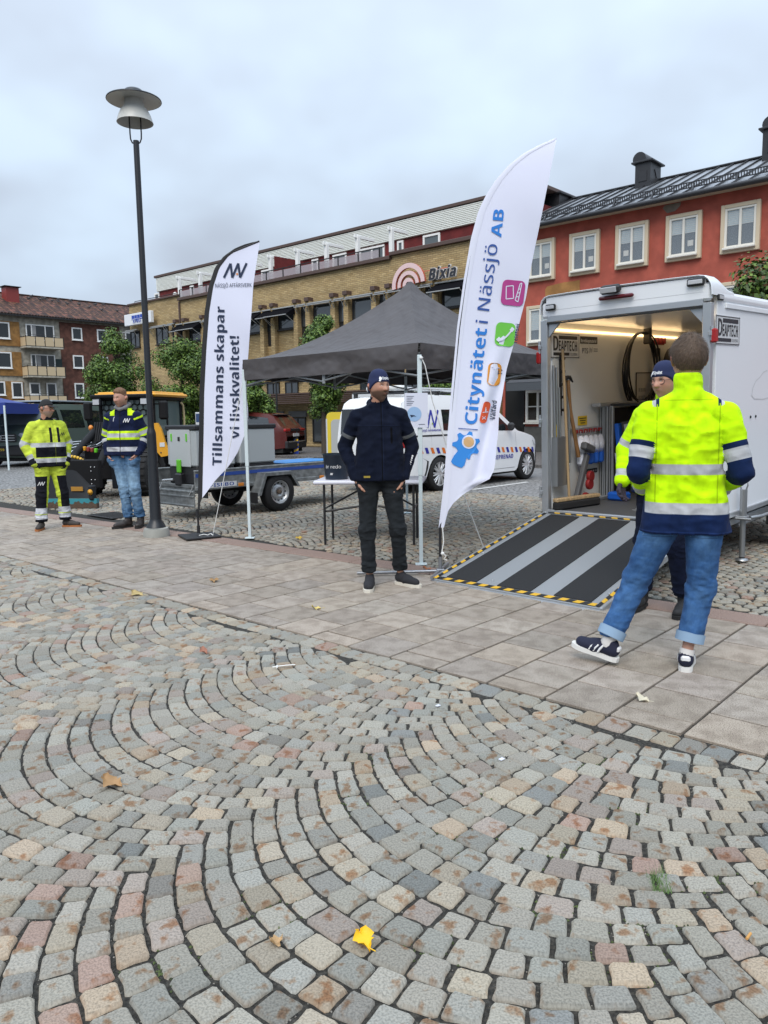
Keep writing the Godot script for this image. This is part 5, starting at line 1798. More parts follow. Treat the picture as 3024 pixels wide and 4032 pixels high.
	for k in 9:
		var a := PI * k / 8.0
		b.box(Vector3(1.72, 0.28 + sin(a) * 0.40, -2.05 + cos(a) * 0.42), Vector3(0.24, 0.02, 0.18), 0.005, Basis(Vector3.RIGHT, -a + PI / 2))
	put("mudguard", b, black, o)
	b = B.new()
	b.tube([Vector3(1.67, 0.36, -0.95), Vector3(1.74, 0.37, -1.05), Vector3(1.74, 0.37, -1.55), Vector3(1.68, 0.36, -1.62)], 0.018, 8)
	b.rod(Vector3(1.60, 0.30, -0.8), Vector3(1.60, 0.30, -2.8), 0.02)
	put("side_bar", b, zinc, o)
	for z in [-0.98, -1.12]:
		b = B.new()
		b.ball(Vector3(1.632, 1.33, z), Vector3(0.008, 0.014, 0.014), 8, 6)
		put("side_bolt", b, black, o)
	b = B.new()
	var sc := func(p: Vector2) -> Vector3: return Vector3(1.6295, 1.55 + p.y, -1.0 - p.x)
	var last := Vector2(0.42, 0.22)
	for q in [Vector2(0.30, 0.20), Vector2(0.2, 0.15), Vector2(0.1, 0.12), Vector2(0.02, 0.05), Vector2(0.0, -0.02), Vector2(0.08, -0.05), Vector2(0.3, -0.06), Vector2(0.5, -0.05)]:
		lay(b, stroke(last, q, 0.012), sc, Vector3(1, 0, 0))
		last = q
	put("side_print", b, M("plate white", Color.WHITE), o)
	var T := o.transform
	gear_in_trailer(T, alu, zinc, black)

# what hangs and stands in the trailer; T is the trailer's place, x to the right, -z forward
func gear_in_trailer(T: Transform3D, alu: Material, zinc: Material, black: Material) -> void:
	var put_at := func(called: String, label: String, cat: String, at: Vector3, group := "") -> Node3D:
		var o := thing(called, label, cat)
		o.transform = T * Transform3D(Basis(), at)
		if group: o.set_meta("group", group)
		return o
	var wood := M("pale wood", lin(0.52, 0.36, 0.19), 0.6)
	var ash := M("brown wood", lin(0.30, 0.15, 0.055), 0.55)
	for m in [wood, ash]:
		m.albedo_texture = ntex(0.05, 4, g1(0.75), g1(1.0), 91, 128)
		m.uv1_scale = Vector3(4, 0.4, 1)
	var red := M("tool red", lin(0.22, 0.012, 0.012), 0.5)
	var blue := M("box blue", lin(0.01, 0.10, 0.48), 0.4)
	var yellow := M("tool yellow", lin(0.62, 0.42, 0.02), 0.45)
	var b := B.new()
	# broom
	var o: Node3D = put_at.call("broom", "wide broom with pale wooden handle and black bristles leaning inside the trailer", "broom", Vector3(0.12, 0.44, -0.22))
	b.tube([Vector3(0.0, 0.1, 0.0), Vector3(-0.06, 1.62, 0.02)], 0.0145, 8)
	put("handle", b, wood, o)
	bx("head", Vector3(0.06, 0.105, -0.05), Vector3(0.07, 0.035, 0.62), wood, o, 0.006, Basis(Vector3.UP, -0.25))
	b = B.new()
	b.box(Vector3(0.06, 0.045, -0.05), Vector3(0.09, 0.09, 0.63), 0.02, Basis(Vector3.UP, -0.25))
	put("bristles", b, M("bristles", lin(0.012, 0.012, 0.013), 0.95), o)
	# galvanised holder with tubes
	o = put_at.call("tube_holder", "galvanised sheet holder fixed at the rear edge of the trailer wall", "holder", Vector3(0.04, 0.68, -0.13))
	b = B.new()
	b.box(Vector3(0.02, 0.25, 0.09), Vector3(0.06, 0.5, 0.012))
	b.box(Vector3(0.05, 0.25, 0.0), Vector3(0.012, 0.5, 0.18))
	b.box(Vector3(0.02, 0.25, -0.09), Vector3(0.06, 0.5, 0.012))
	put("sheet", b, zinc, o)
	var k := 0
	for q in [[0.05, 1.42], [0.0, 1.40], [-0.05, 1.2]]:
		b = B.new()
		b.rod(Vector3(0, 0, 0), Vector3(-0.01, q[1] - 0.22, 0.02), 0.014)
		var t := put("steel_tube", b, zinc)
		t.transform = T * Transform3D(Basis(), Vector3(0.05, 0.70, -0.13 + q[0]))
		tag(t, ["long steel tube in the holder, nearest the trailer's rear post", "long steel tube in the middle of the wall holder", "shorter steel tube in the holder, innermost of three"][k], "tube", "steel tubes in the wall holder")
		k += 1
	# shovel-like bar, pickaxe handle, digging bar
	o = put_at.call("pickaxe", "pickaxe with a brown wooden handle hung on a wall hook by the broom", "pickaxe", Vector3(0.07, 0.95, -0.40))
	b = B.new()
	b.tube([Vector3(-0.01, 0.80, 0.10), Vector3(0.0, 0.5, 0.07), Vector3(0.02, 0.0, -0.06)], [0.02, 0.018, 0.024], 8)
	put("handle", b, ash, o)
	b = B.new()
	b.tube([Vector3(0.0, 0.78, 0.02), Vector3(0.0, 0.83, 0.08), Vector3(0.0, 0.83, 0.14), Vector3(0, 0.79, 0.2)], [0.008, 0.02, 0.02, 0.008], 6)
	put("head", b, black, o)
	o = put_at.call("digging_bar", "long grey digging bar hanging behind the pickaxe handle", "bar", Vector3(0.055, 0.85, -0.33))
	b = B.new()
	b.tube([Vector3(0, 0.95, 0.02), Vector3(0.01, 0.05, 0.0)], 0.014, 8)
	b.tube([Vector3(0.01, 0.05, 0.0), Vector3(0.01, 0.0, 0.03), Vector3(0.01, -0.04, 0.0), Vector3(0.01, 0.0, -0.03), Vector3(0.01, 0.05, 0.0)], 0.007, 6)
	put("bar", b, zinc, o)
	o = put_at.call("bolt_cutter", "red handled bolt cutter with yellow grip clipped to the trailer wall", "bolt cutter", Vector3(0.03, 1.15, -0.17))
	bx("red_grip", Vector3(0, 0.28, 0), Vector3(0.03, 0.22, 0.035), red, o, 0.012)
	bx("yellow_grip", Vector3(0, 0.03, 0.0), Vector3(0.03, 0.07, 0.04), yellow, o, 0.012)
	bx("yellow_grip", Vector3(0, 0.09, 0.06), Vector3(0.03, 0.14, 0.03), yellow, o, 0.012)
	bx("shaft", Vector3(0, 0.13, 0), Vector3(0.018, 0.14, 0.018), zinc, o)
	# wall rail with hooks
	o = put_at.call("hook_rail", "black perforated hook rail upright on the trailer wall by the broom", "rail", Vector3(0.01, 1.45, -0.24))
	bx("rail", Vector3(0, 0.25, 0), Vector3(0.015, 0.62, 0.03), black, o)
	for q in 5: bx("hook", Vector3(0.03, 0.0 + 0.13 * q, 0), Vector3(0.05, 0.03, 0.02), black, o, 0.005)
	# hand truck folded against the wall
	o = put_at.call("hand_truck", "grey folded hand truck with red wheels beside the broom", "hand truck", Vector3(0.12, 0.46, -0.45))
	b = B.new()
	b.box(Vector3(0.0, 0.27, -0.02), Vector3(0.05, 0.52, 0.07), 0.01, Basis(Vector3.RIGHT, -0.45))
	b.box(Vector3(0.02, 0.58, -0.12), Vector3(0.07, 0.08, 0.22), 0.015, Basis(Vector3.RIGHT, -0.3))
	put("frame", b, M("truck grey", lin(0.09, 0.09, 0.095), 0.5), o)
	for z in [[0.0, 0.06], [-0.08, 0.2], [-0.1, 0.28]]:
		b = B.new()
		b.lathe([Vector2(0, -0.02), Vector2(0.055, -0.02), Vector2(0.06, 0.0), Vector2(0.055, 0.02), Vector2(0, 0.02)], 16, Basis(Vector3(0, 0, 1), PI / 2), Vector3(0.06, z[1], z[0]))
		put("wheel", b, red, o)
	# bags on a red hook rail
	o = put_at.call("bag_rail", "red hook rail on the trailer wall carrying plastic bags", "rail", Vector3(0.02, 1.19, -0.75))
	bx("rail", Vector3(0, 0.03, 0), Vector3(0.015, 0.05, 0.62), alu, o)
	for q in 6: bx("red_hook", Vector3(0.02, 0.02, 0.25 - 0.1 * q), Vector3(0.035, 0.04, 0.035), red, o, 0.006)
	var bagm := glass("clear bag", lin(0.75, 0.77, 0.85), 0.55)
	bagm.roughness = 0.3
	for q in 5:
		var bag: Node3D = put_at.call("plastic_bag", ["clear bag of white cloths, nearest the broom on the red rail", "clear bag hanging second from the broom on the red rail", "middle bag of the five on the red rail, showing blue below", "blue and white bag next to the aluminium post's last bag", "bag of blue fabric nearest the aluminium shelf post"][q], "bag", Vector3(0.07, 0.93, -0.54 - 0.105 * q), "bags on the red rail")
		b = B.new()
		b.ball(Vector3(0, 0.11, 0), Vector3(0.045, 0.13, 0.05), 10, 8)
		b.box(Vector3(0, 0.13, 0), Vector3(0.05, 0.2, 0.06), 0.02)
		put("bag", b, M("white cloth bag", lin(0.62, 0.64, 0.72), 0.6) if q < 2 else bagm, bag)
		bx("blue_content", Vector3(0.0, 0.0, 0), Vector3(0.07, 0.16, 0.075), blue if q > 0 else M("white cloth bag", Color.WHITE), bag, 0.02)
		b = B.new()
		b.tube([Vector3(0, 0.22, 0), Vector3(0.01, 0.26, 0.02), Vector3(0, 0.285, 0.0), Vector3(0, 0.27, -0.02)], 0.004, 5)
		put("hanger", b, zinc, bag)
	o = put_at.call("warning_sign", "small yellow sign with printed lines above the red hook rail", "sign", Vector3(0.006, 1.27, -0.69))
	bx("plate", Vector3(0, 0.05, 0), Vector3(0.004, 0.10, 0.19), yellow, o)
	for q in 3: bx("print_line", Vector3(0.003, 0.075 - 0.025 * q, 0), Vector3(0.003, 0.009, 0.15 - 0.03 * q), black, o)
	o = put_at.call("drill_rail", "black perforated rail low on the trailer wall", "rail", Vector3(0.01, 0.76, -0.82))
	bx("rail", Vector3(0, 0, 0), Vector3(0.015, 0.05, 0.36), black, o, 0.006)
	for q in 6: bx("hole", Vector3(0.008, 0, -0.14 + 0.055 * q), Vector3(0.004, 0.016, 0.02), M("hole grey", lin(0.3, 0.3, 0.3), 0.7), o)
	# shelf of aluminium profiles
	o = put_at.call("shelf_frame", "shelf rack of aluminium profiles inside the trailer", "shelf", Vector3(0.0, 0.44, -1.05))
	for q in [[0.05, 0.0], [0.10, 0.0], [0.16, 0.0], [0.05, -0.95]]:
		bx("profile", Vector3(q[0], 0.51, q[1]), Vector3(0.042, 1.02, 0.042), alu, o, 0.004)
		if q[0] < 0.3: bx("groove", Vector3(q[0], 0.51, q[1] + 0.0215), Vector3(0.01, 1.0, 0.003), black, o)
	bx("top_profile", Vector3(0.08, 1.04, -0.35), Vector3(0.10, 0.04, 1.1), alu, o, 0.004)
	bx("foot_profile", Vector3(0.08, 0.02, 0.05), Vector3(0.10, 0.035, 0.5), alu, o, 0.004)
	bx("top_shelf", Vector3(0.26, 1.03, -0.5), Vector3(0.42, 0.025, 0.95), black, o)
	bx("back_panel", Vector3(0.02, 0.5, -0.5), Vector3(0.01, 0.98, 0.9), black, o)
	o = put_at.call("folder_case", "blue plastic case with printed label leaning on the aluminium rack", "case", Vector3(0.24, 0.62, -1.10))
	bx("case", Vector3(0, 0.32, 0), Vector3(0.05, 0.66, 0.10), blue, o, 0.01, Basis(Vector3(0, 0, 1), 0.10))
	bx("label", Vector3(0.0, 0.16, 0.054), Vector3(0.045, 0.34, 0.004), M("plate white", Color.WHITE), o, 0.0, Basis(Vector3(0, 0, 1), 0.10))
	o = put_at.call("manual_box", "blue and grey carton with a tilted label on the rack shelf", "box", Vector3(0.36, 0.98, -1.12))
	bx("carton", Vector3(0, 0.15, 0), Vector3(0.17, 0.34, 0.08), M("dark carton", lin(0.03, 0.03, 0.035), 0.6), o, 0.006, Basis(Vector3(0, 0, 1), 0.15))
	bx("label", Vector3(0.01, 0.16, 0.043), Vector3(0.13, 0.26, 0.004), M("label grey", lin(0.35, 0.36, 0.38), 0.5), o, 0.0, Basis(Vector3(0, 0, 1), 0.15))
	bx("blue_band", Vector3(0.01, 0.06, 0.046), Vector3(0.13, 0.05, 0.004), blue, o, 0.0, Basis(Vector3(0, 0, 1), 0.15))
	o = put_at.call("blue_tray", "blue plastic tray lying on the trailer floor at the rack's foot", "tray", Vector3(0.30, 0.44, -0.95))
	bx("tray", Vector3(0, 0.05, 0), Vector3(0.22, 0.09, 0.14), blue, o, 0.02)
	o = put_at.call("cylinder_tube", "pale blue cardboard tube standing below the blue case", "tube", Vector3(0.27, 0.44, -1.08))
	b = B.new()
	b.tube([Vector3(0, 0, 0), Vector3(-0.03, 0.42, 0)], 0.035, 12)
	put("tube", b, M("pale tube", lin(0.42, 0.46, 0.5), 0.5), o)
	# coil of black hose
	o = put_at.call("hose_coil", "large coil of black hose hung on the trailer wall", "hose", Vector3(0.06, 1.87, -1.90))
	for q in 9:
		b = B.new()
		var path := []
		var rx := 0.40 + R(-0.05, 0.04)
		var ry := 0.41 + R(-0.04, 0.05)
		for i in 29:
			var a := TAU * i / 28
			path.append(Vector3(0.01 + 0.012 * (q % 5) + 0.01 * sin(a * 2 + q), ry * sin(a) - (ry - 0.41), rx * cos(a)))
		b.tube(path, 0.0095, 6, false)
		put("hose_loop", b, M("black hose", lin(0.010, 0.010, 0.011), 0.4), o)
	bx("strap", Vector3(0.04, 0.38, -0.12), Vector3(0.09, 0.2, 0.05), black, o, 0.01)
	o = put_at.call("padlock_hook", "red hook rail with a hanging black padlock near the hose coil", "hook", Vector3(0.03, 2.12, -2.45))
	bx("hook_plate", Vector3(0, 0.06, 0), Vector3(0.03, 0.05, 0.3), red, o)
	for q in 3: bx("hook", Vector3(0.03, 0.08, -0.1 + 0.1 * q), Vector3(0.05, 0.07, 0.02), red, o, 0.004)
	bx("padlock", Vector3(0.05, -0.06, 0.1), Vector3(0.03, 0.10, 0.07), black, o, 0.008)
	o = put_at.call("black_jacket", "black garment hanging in the trailer behind the man with glasses", "garment", Vector3(0.12, 1.45, -2.6))
	b = B.new()
	b.ball(Vector3(0, 0.25, 0), Vector3(0.09, 0.42, 0.16), 12, 10)
	put("cloth", b, black, o)
	o = put_at.call("plan_sheet", "framed plan sheet with small symbols on the trailer wall behind the hose", "poster", Vector3(0.01, 1.32, -2.2))
	bx("sheet", Vector3(0, 0.25, 0), Vector3(0.004, 0.5, 0.55), M("plan paper", lin(0.45, 0.43, 0.40), 0.6), o)
	b = B.new()
	for q in [[0.25, 0.55, 0.012, 0.5], [0.25, -0.0, 0.5, 0.0]]: pass
	b.box(Vector3(0.003, 0.5, 0), Vector3(0.006, 0.012, 0.56))
	b.box(Vector3(0.003, 0.0, 0), Vector3(0.006, 0.012, 0.56))
	b.box(Vector3(0.003, 0.25, 0.275), Vector3(0.006, 0.5, 0.012))
	b.box(Vector3(0.003, 0.25, -0.275), Vector3(0.006, 0.5, 0.012))
	put("frame", b, black, o)
	for q in 12: bx("symbol", Vector3(0.004, 0.12 + 0.09 * (q / 4), 0.2 - 0.05 * (q % 4)), Vector3(0.003, 0.045, 0.018), M("print grey", Color.WHITE), o)
	o = put_at.call("white_cabinet", "white cabinet at the far end of the trailer", "cabinet", Vector3(1.25, 0.44, -3.3))
	bx("body", Vector3(0, 0.88, 0), Vector3(0.6, 1.76, 0.5), M("cabinet white", lin(0.6, 0.6, 0.58), 0.5), o, 0.02)

func flat_trailer() -> void:
	var galv := M("galvanised steel", lin(0.27, 0.285, 0.285), 0.45, 0.35)
	galv.albedo_texture = ntex(0.03, 4, g1(0.72), g1(1.0), 95, 256)
	tri(galv, 1.2)
	var blue := M("trailer blue", lin(0.018, 0.06, 0.28), 0.4)
	var black := M("matt black", Color.WHITE)
	var o := thing("flatbed_trailer", "low galvanised trailer with blue side stripe, tailboard folded down, standing behind the tent", "trailer", Vector3(-1.64, 0, -11.77), SQ)
	var L := 3.2
	var z0 := 1.41
	bx("bed", Vector3(-0.60, 0.47, z0 - L / 2), Vector3(1.02, 0.05, L), galv, o, 0.005)
	for x in [-0.1, -1.1]:
		bx("side_board", Vector3(x, 0.57, z0 - L / 2), Vector3(0.03, 0.24, L), galv, o, 0.006)
		bx("stripe", Vector3(x + (0.017 if x > -0.5 else -0.017), 0.625, z0 - L / 2), Vector3(0.008, 0.05, L - 0.02), blue, o)
		bx("top_rail", Vector3(x, 0.69, z0 - L / 2), Vector3(0.045, 0.03, L), galv, o, 0.008)
		bx("lower_rail", Vector3(x, 0.44, z0 - L / 2), Vector3(0.05, 0.06, L), galv, o, 0.008)
	bx("front_board", Vector3(-0.6, 0.57, z0 - L), Vector3(1.0, 0.24, 0.03), galv, o)
	# tailboard folded down, with ribs
	var tb := bx("tailboard", Vector3(-0.6, 0.30, z0 + 0.03), Vector3(1.06, 0.24, 0.02), galv, o, 0.004)
	for y in [0.40, 0.33, 0.20]: bx("rib", Vector3(-0.6, y, z0 + 0.043), Vector3(1.05, 0.03, 0.018), galv, tb, 0.007)
	bx("cross_member", Vector3(-0.6, 0.41, z0 - 0.05), Vector3(1.0, 0.08, 0.08), galv, o, 0.01)
	var b := B.new()
	for x in [-0.15, -0.95]: b.rod(Vector3(x, 0.36, z0 + 0.06), Vector3(x + 0.05, 0.5, z0 + 0.02), 0.008, 6)
	put("chain", b, M("bright steel", Color.WHITE), o)
	# wheels, axle and angular mudguards
	wheel("wheel", 0.295, 0.17, Vector3(0.0, 0.295, 0), o, 12, 0, 0.60)
	wheel("wheel", 0.295, 0.17, Vector3(-1.25, 0.295, 0), o, 12, 0, 0.60)
	b = B.new()
	b.rod(Vector3(-1.2, 0.29, 0), Vector3(-0.05, 0.29, 0), 0.03)
	b.box(Vector3(-0.6, 0.36, 0.3), Vector3(0.08, 0.08, 1.6))
	put("axle", b, black, o)
	for x in [0.0, -1.25]:
		b = B.new()
		var P := [Vector2(-0.44, 0.27), Vector2(-0.30, 0.60), Vector2(0.22, 0.60), Vector2(0.38, 0.36)]
		for i in 3:
			var p0: Vector2 = P[i]
			var p1: Vector2 = P[i + 1]
			var d := p1 - p0
			b.box(Vector3(x, (p0.y + p1.y) / 2, -(p0.x + p1.x) / 2), Vector3(0.21, 0.012, d.length() + 0.012), 0.003, Basis(Vector3.RIGHT, atan2(d.y, d.x)))
		# side cheek of the guard
		var poly := PackedVector2Array([Vector2(0.44, 0.27), Vector2(0.30, 0.60), Vector2(-0.22, 0.60), Vector2(-0.38, 0.36), Vector2(-0.34, 0.36), Vector2(-0.20, 0.555), Vector2(0.27, 0.555), Vector2(0.39, 0.27)])
		var old := b.xf
		b.xf = Transform3D(Basis(Vector3(0, 0, -1), Vector3(0, 1, 0), Vector3(1, 0, 0)), Vector3(x + (0.10 if x > -0.5 else -0.10), 0, 0))
		var p2 := PackedVector2Array()
		for p in poly: p2.append(Vector2(-p.x, p.y))
		b.prism(p2, -0.006, 0.006)
		b.xf = old
		put("mudguard", b, galv, o)
		bx("mud_flap", Vector3(x, 0.24, 0.46), Vector3(0.2, 0.16, 0.012), black, o)
	bx("side_reflector", Vector3(-0.072, 0.45, -1.02), Vector3(0.012, 0.05, 0.10), M("amber lens", lin(0.6, 0.2, 0.02), 0.3), o, 0.006)
	bx("side_reflector", Vector3(-0.072, 0.45, 0.62), Vector3(0.012, 0.05, 0.10), M("amber lens", Color.WHITE), o, 0.006)
	b = B.new()
	b.box(Vector3(-0.6, 0.40, z0 - L - 0.6), Vector3(0.08, 0.08, 1.3), 0.005)
	put("drawbar", b, galv, o)
	var nm := bx("name_sticker", Vector3(-0.075, 0.475, 0.95), Vector3(0.006, 0.075, 0.5), M("plate white", Color.WHITE), o)
	b = B.new()
	var f := func(p: Vector2) -> Vector3: return Vector3(-0.0715, 0.45 + p.y, 1.17 - p.x)
	lay(b, glyphs("FISEBO", 0.05, 0.42), f, Vector3(1, 0, 0))
	put("print", b, blue, nm)
	bx("bed_mat", Vector3(-0.6, 0.70, -0.95), Vector3(0.90, 0.02, 1.3), M("blue tarpaulin", lin(0.03, 0.22, 0.55), 0.4), o, 0.008, Basis(Vector3(0, 0, 1), 0.02))
	# sand and salt container with smaller second one
	var grey := M("container grey", lin(0.37, 0.40, 0.41), 0.5)
	var lid := M("container black", lin(0.012, 0.012, 0.014), 0.5)
	var green := M("container green", lin(0.12, 0.50, 0.02), 0.4)
	var T := o.transform
	var c := thing("battery_container", "grey plastic container with black lid and green latches at the trailer's rear", "container")
	c.transform = T * Transform3D(Basis(), Vector3(-0.47, 0.50, 1.02))
	b = B.new()
	b.box(Vector3(0, 0.12, 0), Vector3(0.70, 0.26, 0.66), 0.02)
	b.box(Vector3(0, 0.80, 0), Vector3(0.75, 0.07, 0.72), 0.015)
	put("base_and_lid", b, lid, c)
	bx("body", Vector3(0, 0.51, 0), Vector3(0.72, 0.52, 0.68), grey, c, 0.02)
	bx("front_panel", Vector3(-0.02, 0.51, 0.345), Vector3(0.52, 0.54, 0.025), M("container pale", lin(0.43, 0.46, 0.47), 0.5), c, 0.012)
	for x in [-0.21, 0.17]: bx("green_slot", Vector3(x, 0.66, 0.36), Vector3(0.035, 0.11, 0.012), green, c, 0.004)
	bx("slot", Vector3(-0.02, 0.64, 0.36), Vector3(0.05, 0.06, 0.012), lid, c, 0.004)
	bx("latch", Vector3(-0.03, 0.25, 0.37), Vector3(0.10, 0.19, 0.03), green, c, 0.01)
	bx("spout", Vector3(-0.03, 0.06, 0.36), Vector3(0.16, 0.18, 0.10), lid, c, 0.02)
	b = B.new()
	b.rod(Vector3(-0.2, 0.05, 0.36), Vector3(-0.45, 0.03, 0.38), 0.018)
	put("tap", b, M("bright steel", Color.WHITE), c)
	var c2 := dup(c, "grey plastic container with a green patch, second on the trailer, right of the slogan flag")
	c2.transform = T * Transform3D(Basis(), Vector3(-0.47, 0.50, 0.25))
	var ct := thing("carton", "small white printed carton on top of the grey container", "box")
	ct.transform = T * Transform3D(Basis(Vector3.UP, 0.2), Vector3(-0.25, 1.336, 1.05))
	bx("box", Vector3(0, 0.09, 0), Vector3(0.26, 0.18, 0.2), M("plate white", Color.WHITE), ct, 0.004)
	bx("print", Vector3(-0.08, 0.1, 0.101), Vector3(0.07, 0.12, 0.004), M("print dark blue", lin(0.03, 0.06, 0.15), 0.5), ct)
	bx("print", Vector3(0.132, 0.08, 0.0), Vector3(0.004, 0.10, 0.14), M("print dark blue", lin(0.03, 0.06, 0.15), 0.5), ct)
# a car or van body from its outline. x across (0 = right side, width w), y up, z backwards from the front axle side;
# over: (along, height) from the rear bumper over the roof to the front bumper; sill: lower edge with wheel arches
class Car:
	var over: Array
	var sill: Array
	var w: float
	var tum: float       # how far the sides lean in at the roof
	var belt: float
	var top: float
	func side_x(h: float, along: float, l0: float, l1: float) -> float:
		var k := clampf((h - belt) / maxf(top - belt, 0.01), 0.0, 1.0)
		var low := clampf((belt * 0.55 - h) / (belt * 0.55), 0.0, 1.0)
		var e := 0.0
		var f := minf(along - l0, l1 - along)
		if f < 0.45: e = pow(1.0 - f / 0.45, 2.2) * 0.13
		return tum * k * k * 0.6 + tum * k * 0.4 + 0.04 * low * low + e
	func at_y(tab: Array, x: float) -> float:
		for i in tab.size() - 1:
			var a: Vector2 = tab[i]
			var b: Vector2 = tab[i + 1]
			if x <= b.x: return lerpf(a.y, b.y, clampf((x - a.x) / maxf(b.x - a.x, 1e-5), 0, 1))
		return tab[tab.size() - 1].y

func car_side(car: Car, right: bool) -> Callable:
	var l0: float = car.over[0].x
	var l1: float = car.over[car.over.size() - 1].x
	for p in car.over:
		l0 = minf(l0, p.x)
		l1 = maxf(l1, p.x)
	return func(p: Vector2, lift := 0.0) -> Vector3:
		var x := car.side_x(p.y, p.x, l0, l1) - lift
		return Vector3(-x if right else -car.w + x, p.y, -p.x)

func car_body(car: Car, m: Material, parent: Node) -> void:
	var b := B.new()
	var l0: float = 1e9
	var l1: float = -1e9
	for p in car.over:
		l0 = minf(l0, p.x)
		l1 = maxf(l1, p.x)
	# resample the over-line; tops by station for the sides
	var line := []
	for i in car.over.size() - 1:
		for k in 4: line.append((car.over[i] as Vector2).lerp(car.over[i + 1], k / 4.0))
	line.append(car.over[car.over.size() - 1])
	var ups := []
	var hi := -1.0
	var xs := []
	var n := 90
	for right in [true, false]:
		var f := car_side(car, right)
		var pts := []
		for i in n + 1:
			var x := lerpf(l0 + 0.004, l1 - 0.004, float(i) / n)
			# height of the outline above this station
			var h := 0.0
			for k in line.size() - 1:
				var a: Vector2 = line[k]
				var c: Vector2 = line[k + 1]
				if (a.x - x) * (c.x - x) <= 0.0 and absf(a.x - c.x) > 1e-6: h = maxf(h, lerpf(a.y, c.y, (x - a.x) / (c.x - a.x)))
			var s := minf(car.at_y(car.sill, x), h - 0.02)
			for j in 13:
				pts.append(f.call(Vector2(x, lerpf(s, h, j / 12.0))))
		b.grid(pts, 12, n, [], right)
	var pts := []
	var fr := car_side(car, true)
	var fl := car_side(car, false)
	for q in line:
		var a: Vector3 = fr.call(q)
		var c: Vector3 = fl.call(q)
		for j in 11:
			var g := j / 10.0
			var p := a.lerp(c, g)
			var crown := 4.0 * g * (1.0 - g)
			p.y += 0.035 * crown * (1.0 if q.y > car.belt else 0.3)
			if q.x > l1 - 0.6: p.z -= 0.10 * crown * clampf((q.x - l1 + 0.6) / 0.6, 0, 1)
			pts.append(p)
	b.grid(pts, 10, line.size() - 1, [], true)
	put("body", b, m, parent)
	# dark underside
	bx("underbody", Vector3(-car.w / 2, 0.30, -(l0 + l1) / 2), Vector3(car.w - 0.16, 0.25, l1 - l0 - 0.3), M("underbody", lin(0.01, 0.01, 0.01), 0.9), parent)

func on_side(called: String, car: Car, poly: Array, m: Material, parent: Node, lift := 0.006, right := true) -> void:
	var f := car_side(car, right)
	var b := B.new()
	# cut into narrow pieces so that it follows the curve of the side
	var lo := 1e9
	var hi := -1e9
	for p in poly:
		lo = minf(lo, p.y)
		hi = maxf(hi, p.y)
	var n := maxi(1, int((hi - lo) / 0.12))
	for k in n:
		var y0 := lerpf(lo, hi, float(k) / n)
		var y1 := lerpf(lo, hi, float(k + 1) / n)
		for part in Geometry2D.intersect_polygons(PackedVector2Array(poly), PackedVector2Array([Vector2(-9, y0), Vector2(9, y0), Vector2(9, y1), Vector2(-9, y1)])):
			var idx := Geometry2D.triangulate_polygon(part)
			for i in range(0, idx.size(), 3): b.flat(f.call(part[idx[i]], lift), f.call(part[idx[i + 1]], lift), f.call(part[idx[i + 2]], lift), Vector3(1 if right else -1, 0.1, 0))
	put(called, b, m, parent)

func arch(cx: float, r: float, lo: float) -> Array:
	var out := []
	for k in 13:
		var a := PI - PI * k / 12.0
		out.append(Vector2(cx + cos(a) * r, maxf(lo, 0.30 + sin(a) * r)))
	return out

